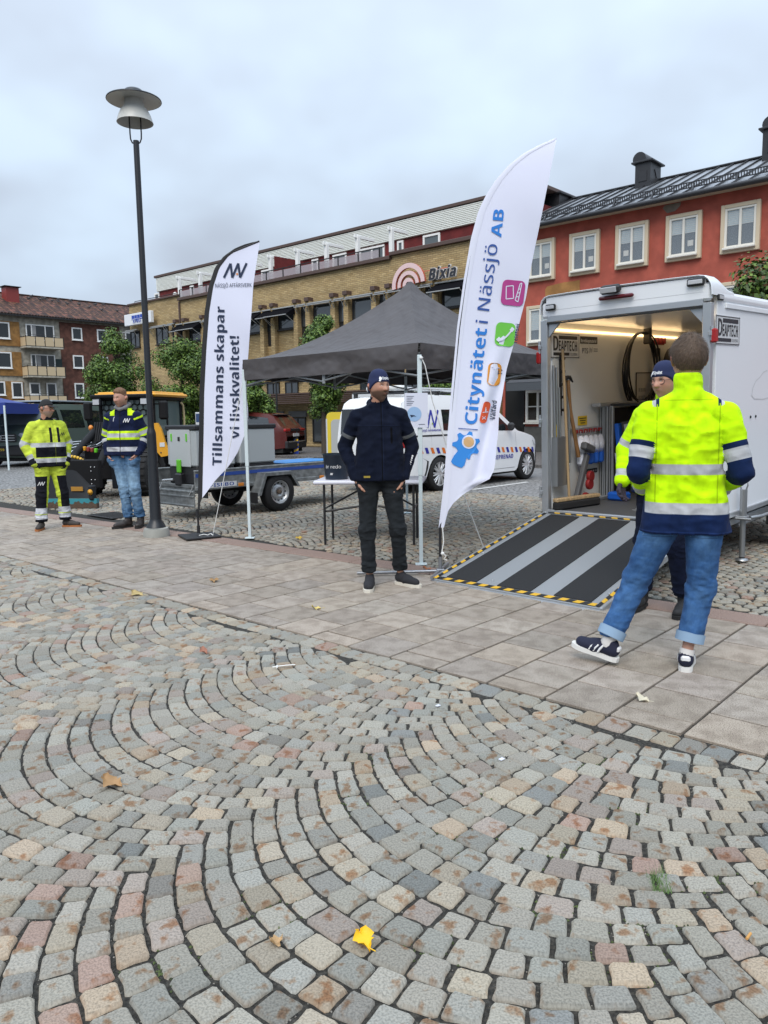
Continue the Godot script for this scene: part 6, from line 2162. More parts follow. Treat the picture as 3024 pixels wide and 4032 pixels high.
func vehicles() -> void:
	var glassm := M("car glass", lin(0.012, 0.015, 0.017), 0.05)
	glassm.metallic_specular = 0.8
	var trim := M("car trim", lin(0.016, 0.016, 0.018), 0.6)
	var redl := M("red lens", Color.WHITE)
	var chrome := M("bright steel", Color.WHITE)
	# --- white service van
	var c := Car.new()
	c.over = [Vector2(-0.80, 0.30), Vector2(-0.88, 0.42), Vector2(-0.89, 0.62), Vector2(-0.88, 1.0), Vector2(-0.83, 1.45), Vector2(-0.74, 1.66), Vector2(-0.55, 1.755), Vector2(-0.2, 1.785), Vector2(0.5, 1.80), Vector2(1.3, 1.785), Vector2(1.75, 1.74), Vector2(2.05, 1.62), Vector2(2.45, 1.36), Vector2(2.9, 1.075), Vector2(3.2, 1.02), Vector2(3.5, 0.95), Vector2(3.72, 0.84), Vector2(3.83, 0.70), Vector2(3.88, 0.5), Vector2(3.87, 0.3), Vector2(3.80, 0.2)]
	c.sill = [Vector2(-0.9, 0.32), Vector2(-0.3, 0.26)] + arch(0.17, 0.385, 0.24) + [Vector2(0.7, 0.23), Vector2(2.85, 0.22)] + arch(3.33, 0.385, 0.22) + [Vector2(3.8, 0.2), Vector2(3.9, 0.2)]
	c.w = 1.80
	c.tum = 0.17
	c.belt = 1.0
	c.top = 1.8
	var o := thing("service_van", "white service van with blue and orange slanted stripes and roof bars behind the tent", "van", Vector3(0.97, 0, -14.38), SQ + 0.012)
	var paint := M("van white", lin(0.76, 0.77, 0.78), 0.22)
	car_body(c, paint, o)
	# dark lower rear corner, windows, door
	on_side("rear_bumper", c, [Vector2(-0.885, 0.33), Vector2(-0.30, 0.27), Vector2(-0.22, 0.45), Vector2(-0.20, 0.58), Vector2(-0.62, 0.74), Vector2(-0.885, 0.74)], trim, o, 0.008)
	on_side("rear_pillar", c, [Vector2(-0.87, 0.95), Vector2(-0.66, 0.74), Vector2(-0.64, 0.78), Vector2(-0.69, 1.2), Vector2(-0.70, 1.62), Vector2(-0.30, 1.62)], trim, o, 0.008)
	on_side("tail_lamp", c, [Vector2(-0.875, 0.85), Vector2(-0.79, 0.85), Vector2(-0.775, 1.25), Vector2(-0.845, 1.25)], redl, o, 0.012)
	on_side("side_glass", c, [Vector2(1.02, 1.12), Vector2(0.98, 1.52), Vector2(1.88, 1.53), Vector2(2.1, 1.46), Vector2(2.62, 1.13), Vector2(2.7, 1.08), Vector2(1.9, 1.10)], glassm, o)
	on_side("sliding_door_glass", c, [Vector2(0.28, 1.14), Vector2(0.30, 1.53), Vector2(0.9, 1.53), Vector2(0.94, 1.13)], glassm, o)
	for q in [[Vector2(0.965, 0.35), Vector2(0.965, 1.62)], [Vector2(2.02, 0.35), Vector2(2.02, 1.10)], [Vector2(2.86, 0.62), Vector2(2.80, 1.05)], [Vector2(-0.1, 0.72), Vector2(-0.12, 1.62)], [Vector2(0.5, 0.30), Vector2(2.8, 0.30)]]:
		on_side("seam", c, stroke(q[0], q[1], 0.010).slice(0, 4), M("seam grey", lin(0.2, 0.2, 0.21), 0.6), o, 0.003)
	on_side("slide_rail", c, [Vector2(-0.55, 1.035), Vector2(0.9, 1.035), Vector2(0.9, 1.065), Vector2(-0.55, 1.065)], trim, o, 0.008)
	on_side("window_line", c, [Vector2(-0.62, 1.60), Vector2(1.7, 1.60), Vector2(1.7, 1.606), Vector2(-0.62, 1.606)], M("seam grey", Color.WHITE), o, 0.003)
	var orange := M("van orange", lin(0.72, 0.17, 0.02), 0.4)
	var blue := M("van blue", lin(0.022, 0.03, 0.30), 0.4)
	for k in 25:
		var x := -0.66 + 0.172 * k
		if x > 3.6: break
		var y := 0.79 - 0.006 * k
		var q := [Vector2(x, y + 0.055), Vector2(x + 0.085, y + 0.055), Vector2(x + 0.14, y - 0.055), Vector2(x + 0.055, y - 0.055)]
		on_side("stripe", c, q, blue if k % 2 == 0 else orange, o, 0.005)
	var f := car_side(c, true)
	var b := B.new()
	var ff := func(p: Vector2) -> Vector3: return f.call(Vector2(1.70 + p.x, 0.50 + p.y), 0.008)
	lay(b, glyphs("ENTREPRENAD", 0.085, 1.02, true), ff, Vector3(1, 0, 0))
	ff = func(p: Vector2) -> Vector3: return f.call(Vector2(-0.42 + p.x, 1.20 + p.y), 0.008)
	lay(b, zigzag(0.62, 0.32, 0.045), ff, Vector3(1, 0, 0))
	ff = func(p: Vector2) -> Vector3: return f.call(Vector2(-0.45 + p.x, 1.13 + p.y), 0.008)
	lay(b, glyphs("NÄSSJÖ AFFÄRSVERK", 0.035, 0.66, true), ff, Vector3(1, 0, 0))
	put("lettering", b, blue, o)
	on_side("emblem_dot", c, ring_poly(Vector2(-0.04, 1.27), 0.02, 12), M("emblem green", lin(0.3, 0.4, 0.05), 0.5), o, 0.012)
	for z in [0.17, 3.33]:
		wheel("wheel", 0.325, 0.2, Vector3(-0.10, 0.325, -z), o, 0, 9, 0.70, lin(0.62, 0.63, 0.64))
		wheel("wheel", 0.325, 0.2, Vector3(-1.72, 0.325, -z), o, 0, 9, 0.70, lin(0.62, 0.63, 0.64))
	on_side("front_bumper", c, [Vector2(3.72, 0.22), Vector2(3.86, 0.22), Vector2(3.872, 0.62), Vector2(3.72, 0.76), Vector2(3.73, 0.45)], trim, o, 0.008)
	on_side("headlamp", c, [Vector2(3.5, 0.86), Vector2(3.74, 0.80), Vector2(3.78, 0.72), Vector2(3.6, 0.76)], M("headlamp", lin(0.3, 0.32, 0.34), 0.1), o, 0.008)
	# windscreen and bonnet edge seen from behind the side
	b = B.new()
	b.q4(Vector3(-0.25, 1.60, -2.10), Vector3(-1.55, 1.60, -2.10), Vector3(-1.62, 1.10, -2.88), Vector3(-0.18, 1.10, -2.88))
	put("windscreen", b, glassm, o)
	bx("mirror", Vector3(0.10, 1.17, -2.48), Vector3(0.16, 0.16, 0.10), trim, o, 0.04)
	for z in [-0.45, 0.35, 1.25]:
		b = B.new()
		b.box(Vector3(-0.9, 1.865, -z), Vector3(1.5, 0.035, 0.06), 0.01)
		for x in [-0.22, -1.58]: b.box(Vector3(x, 1.82, -z), Vector3(0.06, 0.12, 0.08), 0.01)
		put("roof_bar", b, trim, o)
	b = B.new()
	b.rod(Vector3(-0.35, 1.92, 0.65), Vector3(-0.35, 1.92, -1.6), 0.028)
	b.rod(Vector3(-0.75, 1.92, 0.65), Vector3(-0.75, 1.92, -1.6), 0.028)
	for k in 8: b.rod(Vector3(-0.35, 1.92, 0.5 - 0.28 * k), Vector3(-0.75, 1.92, 0.5 - 0.28 * k), 0.016, 6)
	put("ladder", b, M("ladder alloy", lin(0.6, 0.61, 0.62), 0.35, 0.5), o)
	bx("light_bar", Vector3(-0.7, 1.93, 0.55), Vector3(0.9, 0.09, 0.20), M("light bar", lin(0.65, 0.65, 0.62), 0.3), o, 0.03)
	bx("rear_glass", Vector3(-0.9, 1.32, 0.865), Vector3(1.35, 0.48, 0.02), glassm, o, 0.0, Basis(Vector3.RIGHT, -0.11))
	bx("number_plate", Vector3(-0.9, 0.62, 0.905), Vector3(0.5, 0.11, 0.012), M("plate white", Color.WHITE), o)
	# --- dark red car by the brick building
	c = Car.new()
	c.over = [Vector2(-0.82, 0.35), Vector2(-0.30, 0.5), Vector2(-0.92, 0.75), Vector2(-0.86, 1.0), Vector2(-0.72, 1.12), Vector2(-0.42, 1.45), Vector2(-0.2, 1.56), Vector2(0.5, 1.62), Vector2(1.2, 1.60), Vector2(1.6, 1.5), Vector2(2.2, 1.10), Vector2(2.6, 1.02), Vector2(3.1, 0.94), Vector2(3.4, 0.8), Vector2(3.5, 0.6), Vector2(3.5, 0.35), Vector2(3.42, 0.25)]
	c.sill = [Vector2(-0.95, 0.36), Vector2(-0.4, 0.3)] + arch(0.0, 0.37, 0.28) + [Vector2(0.5, 0.27), Vector2(2.2, 0.27)] + arch(2.67, 0.37, 0.28) + [Vector2(3.5, 0.3)]
	c.w = 1.84
	c.tum = 0.24
	c.belt = 0.95
	c.top = 1.6
	var rc := thing("parked_car", "dark red parked car in front of the brick building's shop windows", "car", Vector3(-3.75, 0, -29.3), SQ + PI / 2 + 0.42)
	car_body(c, M("wine red paint", lin(0.075, 0.012, 0.010), 0.25), rc)
	for rt in [true, false]:
		on_side("side_glass", c, [Vector2(-0.35, 1.02), Vector2(-0.2, 1.42), Vector2(0.5, 1.50), Vector2(1.3, 1.47), Vector2(1.95, 1.08), Vector2(1.9, 1.02)], glassm, rc, 0.006, rt)
		on_side("sill_trim", c, [Vector2(-0.9, 0.37), Vector2(-0.4, 0.32), Vector2(-0.35, 0.52), Vector2(-0.9, 0.6)], trim, rc, 0.008, rt)
		for z in [0.0, 2.67]: wheel("wheel", 0.345, 0.21, Vector3(-0.11 if rt else -1.73, 0.345, -z), rc, 0, 5, 0.70, lin(0.4, 0.41, 0.42))
	b = B.new()
	b.q4(Vector3(-0.35, 1.12, 0.745), Vector3(-1.49, 1.12, 0.745), Vector3(-1.42, 1.45, 0.45), Vector3(-0.42, 1.45, 0.45))
	put("rear_glass", b, glassm, rc)
	bx("spoiler", Vector3(-0.92, 1.53, 0.38), Vector3(1.2, 0.04, 0.2), trim, rc, 0.015)
	for x in [-0.28, -1.56]: bx("tail_lamp", Vector3(x, 0.98, 0.86), Vector3(0.42, 0.10, 0.1), redl, rc, 0.02)
	bx("lamp_band", Vector3(-0.92, 0.98, 0.875), Vector3(0.9, 0.08, 0.06), trim, rc)
	bx("number_plate", Vector3(-0.92, 0.80, 0.925), Vector3(0.5, 0.11, 0.02), M("plate white", Color.WHITE), rc)
	bx("rear_bumper", Vector3(-0.92, 0.45, 0.90), Vector3(1.7, 0.28, 0.12), trim, rc, 0.04)
	bx("bumper_chrome", Vector3(-0.92, 0.56, 0.955), Vector3(1.3, 0.03, 0.02), chrome, rc)
	# --- grey green military style van
	c = Car.new()
	c.over = [Vector2(-1.0, 0.4), Vector2(-1.08, 0.6), Vector2(-1.08, 1.2), Vector2(-1.0, 1.75), Vector2(-0.85, 1.92), Vector2(-0.4, 1.98), Vector2(1.5, 2.0), Vector2(2.4, 1.98), Vector2(2.75, 1.88), Vector2(3.3, 1.30), Vector2(3.55, 1.20), Vector2(3.95, 1.10), Vector2(4.15, 0.95), Vector2(4.22, 0.6), Vector2(4.2, 0.35), Vector2(4.1, 0.28)]
	c.sill = [Vector2(-1.1, 0.42), Vector2(-0.5, 0.36)] + arch(0.0, 0.42, 0.32) + [Vector2(0.6, 0.32), Vector2(2.8, 0.32)] + arch(3.3, 0.42, 0.32) + [Vector2(4.2, 0.3)]
	c.w = 1.95
	c.tum = 0.2
	c.belt = 1.15
	c.top = 2.0
	# stands with its nose to the left and towards the camera
	var mv := thing("army_van", "grey green van with black windows and star emblem behind the man in the cap", "van", Vector3(-12.46, 0, -28.6), 3.02)
	var olive := M("olive paint", lin(0.085, 0.115, 0.10), 0.4)
	car_body(c, olive, mv)
	for rt in [true, false]:
		on_side("front_glass", c, [Vector2(2.35, 1.18), Vector2(2.38, 1.80), Vector2(2.72, 1.78), Vector2(3.12, 1.35), Vector2(3.1, 1.18)], glassm, mv, 0.006, rt)
		on_side("side_glass", c, [Vector2(0.75, 1.18), Vector2(0.78, 1.80), Vector2(2.15, 1.80), Vector2(2.12, 1.18)], glassm, mv, 0.006, rt)
		on_side("side_glass", c, [Vector2(-0.75, 1.18), Vector2(-0.70, 1.78), Vector2(0.55, 1.80), Vector2(0.55, 1.18)], glassm, mv, 0.006, rt)
		on_side("bumper_side", c, [Vector2(3.72, 0.3), Vector2(4.18, 0.32), Vector2(4.2, 0.72), Vector2(3.75, 0.7)], trim, mv, 0.008, rt)
		for z in [0.0, 3.3]: wheel("wheel", 0.36, 0.22, Vector3(-0.12 if rt else -1.83, 0.36, -z), mv, 0, 5, 0.62, lin(0.05, 0.05, 0.05))
	b = B.new()
	b.q4(Vector3(-0.28, 1.86, -2.83), Vector3(-1.67, 1.86, -2.83), Vector3(-1.75, 1.32, -3.37), Vector3(-0.20, 1.32, -3.37))
	put("windscreen", b, M("pale windscreen", lin(0.16, 0.19, 0.19), 0.08), mv)
	bx("grille", Vector3(-0.975, 0.92, -4.30), Vector3(1.15, 0.26, 0.06), trim, mv, 0.03)
	for q in 3: bx("grille_bar", Vector3(-0.975, 0.84 + 0.08 * q, -4.335), Vector3(1.05, 0.018, 0.02), M("ladder alloy", Color.WHITE), mv)
	b = B.new()
	var tri_star := Basis(Vector3.RIGHT, PI / 2)
	var ringp := []
	for k in 25: ringp.append(Vector3(-0.975 + 0.105 * cos(TAU * k / 24), 0.93 + 0.105 * sin(TAU * k / 24), -4.37))
	b.tube(ringp, 0.011, 6, false)
	for k in 3: b.rod(Vector3(-0.975, 0.93, -4.37), Vector3(-0.975 + 0.1 * cos(TAU * k / 3 + PI / 2), 0.93 + 0.1 * sin(TAU * k / 3 + PI / 2), -4.37), 0.011, 5)
	put("star_emblem", b, chrome, mv)
	bx("bumper", Vector3(-0.975, 0.52, -4.27), Vector3(1.7, 0.34, 0.12), trim, mv, 0.05)
	var np := bx("number_plate", Vector3(-0.975, 0.55, -4.345), Vector3(0.46, 0.12, 0.012), trim, mv)
	b = B.new()
	var fp := func(p: Vector2) -> Vector3: return Vector3(-0.975 + 0.19 - p.x, 0.515 + p.y, -4.355)
	lay(b, glyphs("68259", 0.075, 0.36), fp, Vector3(0, 0, -1))
	put("print", b, M("tool yellow", Color.WHITE), np)
	for x in [-0.28, -1.67]: bx("headlamp", Vector3(x, 0.98, -4.12), Vector3(0.34, 0.18, 0.2), M("headlamp pale", lin(0.55, 0.58, 0.6), 0.1), mv, 0.06, Basis(Vector3.UP, 0.5 if x > -1 else -0.5))
	for x in [0.12, -2.07]: bx("mirror", Vector3(x, 1.38, -3.0), Vector3(0.2, 0.28, 0.12), trim, mv, 0.04)
	for z in [0.3, -0.9, -2.0]: bx("roof_bar", Vector3(-0.975, 2.06, z), Vector3(1.6, 0.04, 0.06), trim, mv)
	bx("roof_load", Vector3(-0.975, 2.10, -0.9), Vector3(1.5, 0.05, 3.0), M("pale load", lin(0.30, 0.34, 0.37), 0.5), mv, 0.01)

func loader() -> void:
	var yel := M("loader yellow", lin(0.68, 0.32, 0.02), 0.4)
	var blk := M("loader black", lin(0.009, 0.009, 0.010), 0.6)
	var gry := M("loader grey", lin(0.018, 0.020, 0.024), 0.6)
	blk.metallic_specular = 0.3
	gry.metallic_specular = 0.3
	var gl := M("cab glass", lin(0.10, 0.135, 0.13), 0.06)
	var steel := M("bright steel", Color.WHITE)
	var lens := M("grey lens", Color.WHITE)
	var o := thing("wheel_loader", "compact black and yellow wheel loader with cab, hydraulic lines and a snow plough in front", "loader", Vector3(-5.0, 0, -14.9), -0.20)
	# local: +z forwards, x to its left as seen from the cab (right in the photo)
	for z in [0.25, -1.65]:
		for x in [-0.62, 0.62]:
			var w := wheel("wheel", 0.43, 0.30, Vector3(x, 0.43, z), o, 0, 0, 0.52, lin(0.05, 0.05, 0.052))
			if x < 0: w.rotation.y = PI
			var b0 := B.new()
			for k in 22:
				var a := TAU * k / 22
				b0.box(Vector3(0.0, sin(a) * 0.435, cos(a) * 0.435), Vector3(0.28, 0.03, 0.045), 0.005, Basis(Vector3.RIGHT, -a + PI / 2))
			tag(put("tyre_lugs", b0, M("tyre rubber", Color.WHITE), w), "", "", "", "stuff")
	bx("chassis", Vector3(0, 0.55, -0.6), Vector3(0.75, 0.40, 2.6), blk, o, 0.03)
	bx("front_frame", Vector3(0, 0.62, 0.62), Vector3(0.62, 0.55, 0.5), blk, o, 0.02)
	bx("lower_box", Vector3(0.35, 0.48, 0.75), Vector3(0.24, 0.6, 0.3), gry, o, 0.02)
	# cab
	var cab := Node3D.new()
	cab.name = "cab"
	o.add_child(cab)
	bx("cab_floor", Vector3(0, 0.92, -0.75), Vector3(1.15, 0.32, 1.25), blk, cab, 0.03)
	for x in [-0.55, 0.55]:
		for z in [-0.18, -1.32]:
			bx("pillar", Vector3(x, 1.42, z), Vector3(0.07, 0.82, 0.08), blk, cab, 0.015)
		bx("side_glass", Vector3(x, 1.45, -0.75), Vector3(0.015, 0.68, 1.05), gl, cab)
		bx("door_frame", Vector3(x * 1.02, 1.45, -0.72), Vector3(0.03, 0.74, 0.05), blk, cab, 0.01)
	bx("front_glass", Vector3(0, 1.45, -0.17), Vector3(1.02, 0.70, 0.015), gl, cab)
	bx("rear_glass", Vector3(0, 1.45, -1.33), Vector3(1.02, 0.70, 0.015), gl, cab)
	# hexagon mesh guard over the upper front glass
	var b := B.new()
	for r in 3:
		for k in 9:
			var c := Vector3(-0.48 + 0.12 * k + (0.06 if r % 2 else 0.0), 1.77 - 0.105 * r, -0.14)
			for q in 6:
				var a := TAU * (q + 0.5) / 6
				var a2 := TAU * (q + 1.5) / 6
				b.rod(c + Vector3(cos(a), sin(a), 0) * 0.068, c + Vector3(cos(a2), sin(a2), 0) * 0.068, 0.008, 4)
	tag(put("mesh_guard", b, blk, cab), "", "", "", "stuff")
	b = B.new()
	b.box(Vector3(0, 1.90, -0.80), Vector3(1.32, 0.07, 1.40), 0.03)
	b.box(Vector3(0, 1.94, -0.8), Vector3(1.2, 0.05, 1.3), 0.02)
	put("roof", b, yel, cab)
	bx("roof_front", Vector3(0, 1.875, 0.0), Vector3(1.28, 0.075, 0.12), blk, cab, 0.02)
	bx("roof_lining", Vector3(0, 1.83, -0.72), Vector3(1.24, 0.05, 1.38), blk, cab, 0.01)
	for x in [-0.5, 0.5]:
		var lp := bx("work_lamp", Vector3(x, 1.77, 0.02), Vector3(0.17, 0.14, 0.1), gry, cab, 0.02)
		bx("lens", Vector3(x, 1.77, 0.073), Vector3(0.13, 0.10, 0.01), lens, lp)
	for x in [-0.80, 0.80]:
		var mr := bx("mirror", Vector3(x, 1.60, -0.12), Vector3(0.19, 0.36, 0.08), blk, cab, 0.04)
		b = B.new()
		b.rod(Vector3(x * 0.7, 1.72, -0.14), Vector3(x, 1.72, -0.14), 0.014)
		put("arm", b, blk, mr)
	b = B.new()
	b.tube([Vector3(0.62, 1.0, -1.35), Vector3(0.62, 1.55, -1.35), Vector3(0.62, 1.7, -1.33), Vector3(0.62, 1.76, -1.25)], 0.022, 8)
	put("grab_rail", b, M("beige rail", lin(0.45, 0.36, 0.2), 0.5), cab)
	bx("seat", Vector3(0, 1.2, -0.9), Vector3(0.5, 0.6, 0.4), blk, cab, 0.08)
	# yellow side arm cover on the right in the photo, engine hood behind
	var poly := PackedVector2Array([Vector2(-0.02, 1.35), Vector2(0.10, 1.36), Vector2(0.16, 1.25), Vector2(0.22, 1.0), Vector2(0.30, 0.80), Vector2(0.26, 0.74), Vector2(0.14, 0.72), Vector2(0.05, 0.84), Vector2(-0.02, 1.0)])
	b = B.new()
	b.xf = Transform3D(Basis(Vector3.UP, 0.35), Vector3(0.70, 0, 0.15))
	b.prism(poly, -0.09, 0.09)
	var cov := put("arm_cover", b, yel, o)
	for q in [[0.03, 1.22], [0.03, 1.03], [0.14, 0.80]]:
		b = B.new()
		b.xf = Transform3D(Basis(Vector3.UP, 0.35), Vector3(0.70, 0, 0.15))
		b.ball(Vector3(q[0], q[1], 0.092), Vector3(0.016, 0.016, 0.008), 8, 5)
		put("cover_bolt", b, M("hub rust", Color.WHITE), cov)
	b = B.new()
	b.xf = Transform3D(Basis(Vector3.UP, 0.35), Vector3(0.70, 0, 0.15))
	b.box(Vector3(0.17, 0.95, 0.094), Vector3(0.09, 0.08, 0.008))
	put("cover_sticker", b, M("plate white", Color.WHITE), cov)
	bx("engine_hood", Vector3(0, 0.95, -1.9), Vector3(1.05, 0.6, 0.9), yel, o, 0.06)
	for x in [-0.62, 0.62]:
		b = B.new()
		for k in 7:
			var a := PI * k / 6.0
			b.box(Vector3(x, 0.45 + sin(a) * 0.50, -1.65 + cos(a) * 0.50), Vector3(0.34, 0.03, 0.28), 0.008, Basis(Vector3.RIGHT, -a + PI / 2))
		put("fender", b, blk, o)
	# lift arms, hydraulic lines, couplings
	for x in [-0.28, 0.28]:
		b = B.new()
		b.tube([Vector3(x, 1.15, 0.15), Vector3(x, 1.2, 0.55), Vector3(x, 0.85, 1.15), Vector3(x, 0.45, 1.5)], [0.07, 0.075, 0.07, 0.06], 8)
		put("lift_arm", b, blk, o)
	for k in 5:
		b = B.new()
		var x := -0.62 + 0.05 * k
		b.tube([Vector3(x + 0.2, 1.05 - 0.02 * k, 0.4), Vector3(x - 0.12, 1.02 - 0.05 * k, 0.8), Vector3(x - 0.22, 0.85 - 0.07 * k, 1.0), Vector3(x - 0.12, 0.7 - 0.05 * k, 1.15), Vector3(x - 0.2, 0.52, 1.35)], 0.011, 6)
		put("steel_line", b, steel, o)
	for k in 7:
		b = B.new()
		var x := -0.30 + 0.10 * k
		b.tube([Vector3(x, 0.98, 0.95), Vector3(x + 0.05, 1.04 + R(-0.02, 0.03), 0.8), Vector3(x + 0.15, 1.0, 0.6), Vector3(x + 0.2, 0.9, 0.5)], 0.010, 6)
		put("hose", b, steel if k % 3 == 0 else blk, o)
		bx("coupling", Vector3(-0.28 + 0.075 * k, 0.93 - 0.012 * k, 1.0), Vector3(0.05, 0.08, 0.07), [yel, yel, M("red sheet", Color.WHITE), M("red sheet", Color.WHITE), M("container green", Color.WHITE), blk, steel][k], o, 0.012)
	for k in 4:
		b = B.new()
		b.tube([Vector3(-0.32 + 0.04 * k, 1.1, 0.35), Vector3(-0.34 + 0.05 * k, 1.34, 0.40), Vector3(-0.27 + 0.05 * k, 1.38, 0.5), Vector3(-0.22 + 0.04 * k, 1.0, 0.7)], 0.022, 6)
		put("rubber_hose", b, blk, o)
	b = B.new()
	var path := []
	for k in 15:
		var a := PI * (0.06 + 0.80 * k / 14.0)
		path.append(Vector3(-0.22 + 0.34 * cos(PI - a), 0.60 + 0.20 * sin(a), 1.45))
	b.tube(path, 0.028, 8)
	var spiral := put("spiral_hose", b, M("hose yellow", lin(0.6, 0.36, 0.02), 0.5), o)
	for k in range(1, 14):
		b = B.new()
		b.rod(path[k] - (path[k] - path[k - 1]).normalized() * 0.006, path[k] + (path[k] - path[k - 1]).normalized() * 0.006, 0.0305, 8)
		put("hose_ring", b, blk, spiral)
	b = B.new()
	b.ball(Vector3(-0.40, 1.28, 0.45), Vector3(0.045, 0.06, 0.045), 10, 8)
	put("beacon", b, M("amber lens", Color.WHITE), o)
	bx("headstock", Vector3(0, 0.5, 1.5), Vector3(0.8, 0.5, 0.12), blk, o, 0.02)
	for q in [[0.25, 0.62], [0.25, 0.55], [0.25, 0.40], [0.25, 0.33], [0.32, 0.62], [0.32, 0.40]]:
		b = B.new()
		b.ball(Vector3(q[0], q[1], 1.565), Vector3(0.014, 0.014, 0.008), 8, 5)
		put("bolt", b, steel, o)
	# plough with blade strip
	var pl := thing("snow_plough", "dark grey snow plough with a worn turquoise and rust cutting edge, mounted on the loader", "plough", Vector3(-5.35, 0, -12.55), -0.12)
	var grid := []
	var n := 16
	for j in 9:
		var g := j / 8.0
		for i in n + 1:
			var u := float(i) / n
			var x := lerpf(-0.26, 0.62, u)
			var top := 0.62 - 0.30 * smoothstep(0.55, 1.0, u) 
			var y := lerpf(0.17, top, g)
			grid.append(Vector3(x, y, 0.03 - 0.10 * g * g - 0.03 * sin(g * PI)))
	b = B.new()
	b.grid(grid, n, 8)
	var g2 := []
	for p in grid: g2.append(p - Vector3(0, 0, 0.05))
	b.grid(g2, n, 8, [], true)
	put("mouldboard", b, gry, pl)
	var edge := M("cutting edge", Color.WHITE, 0.75)
	var im := Image.create(128, 32, false, Image.FORMAT_RGB8)
	var nz := FastNoiseLite.new()
	nz.seed = 5
	nz.frequency = 0.12
	for x in 128:
		for y in 32:
			var t := nz.get_noise_2d(x, y * 0.4) * 12.0 + 13.0
			var rust := Color(0.10, 0.062, 0.04) * (0.8 + 0.5 * nz.get_noise_2d(x * 2.0, y * 2.0 + 90.0))
			im.set_pixel(x, y, (Color(0.03, 0.22, 0.27) if y < t else rust).linear_to_srgb())
	edge.albedo_texture = ImageTexture.create_from_image(im)
	edge.uv1_scale = Vector3(0.7, 6.2, 1)
	b = B.new()
	b.quad(Vector3(-0.30, 0.005, 0.06), Vector3(0.70, 0.005, 0.06), Vector3(0.70, 0.17, 0.05), Vector3(-0.30, 0.17, 0.05), Vector3(0, 0, 1))
	b.quad(Vector3(-0.30, 0.17, 0.05), Vector3(0.70, 0.17, 0.05), Vector3(0.70, 0.17, 0.02), Vector3(-0.30, 0.17, 0.02), Vector3(0, 1, 0))
	b.quad(Vector3(0.70, 0.005, 0.06), Vector3(0.70, 0.005, -0.03), Vector3(0.70, 0.17, -0.03), Vector3(0.70, 0.17, 0.05), Vector3(1, 0, 0))
	put("cutting_edge", b, edge, pl)
	bx("maker_plate", Vector3(0.36, 0.32, 0.022), Vector3(0.2, 0.07, 0.01), M("loader amber print", lin(0.40, 0.20, 0.03), 0.5), pl, 0.0, Basis(Vector3.RIGHT, 0.1))
	bx("side_block", Vector3(0.62, 0.26, 0.02), Vector3(0.08, 0.24, 0.14), gry, pl, 0.02)
	b = B.new()
	b.ball(Vector3(0.62, 0.27, 0.095), Vector3(0.045, 0.05, 0.01), 12, 6)
	put("yellow_mark", b, yel, pl)

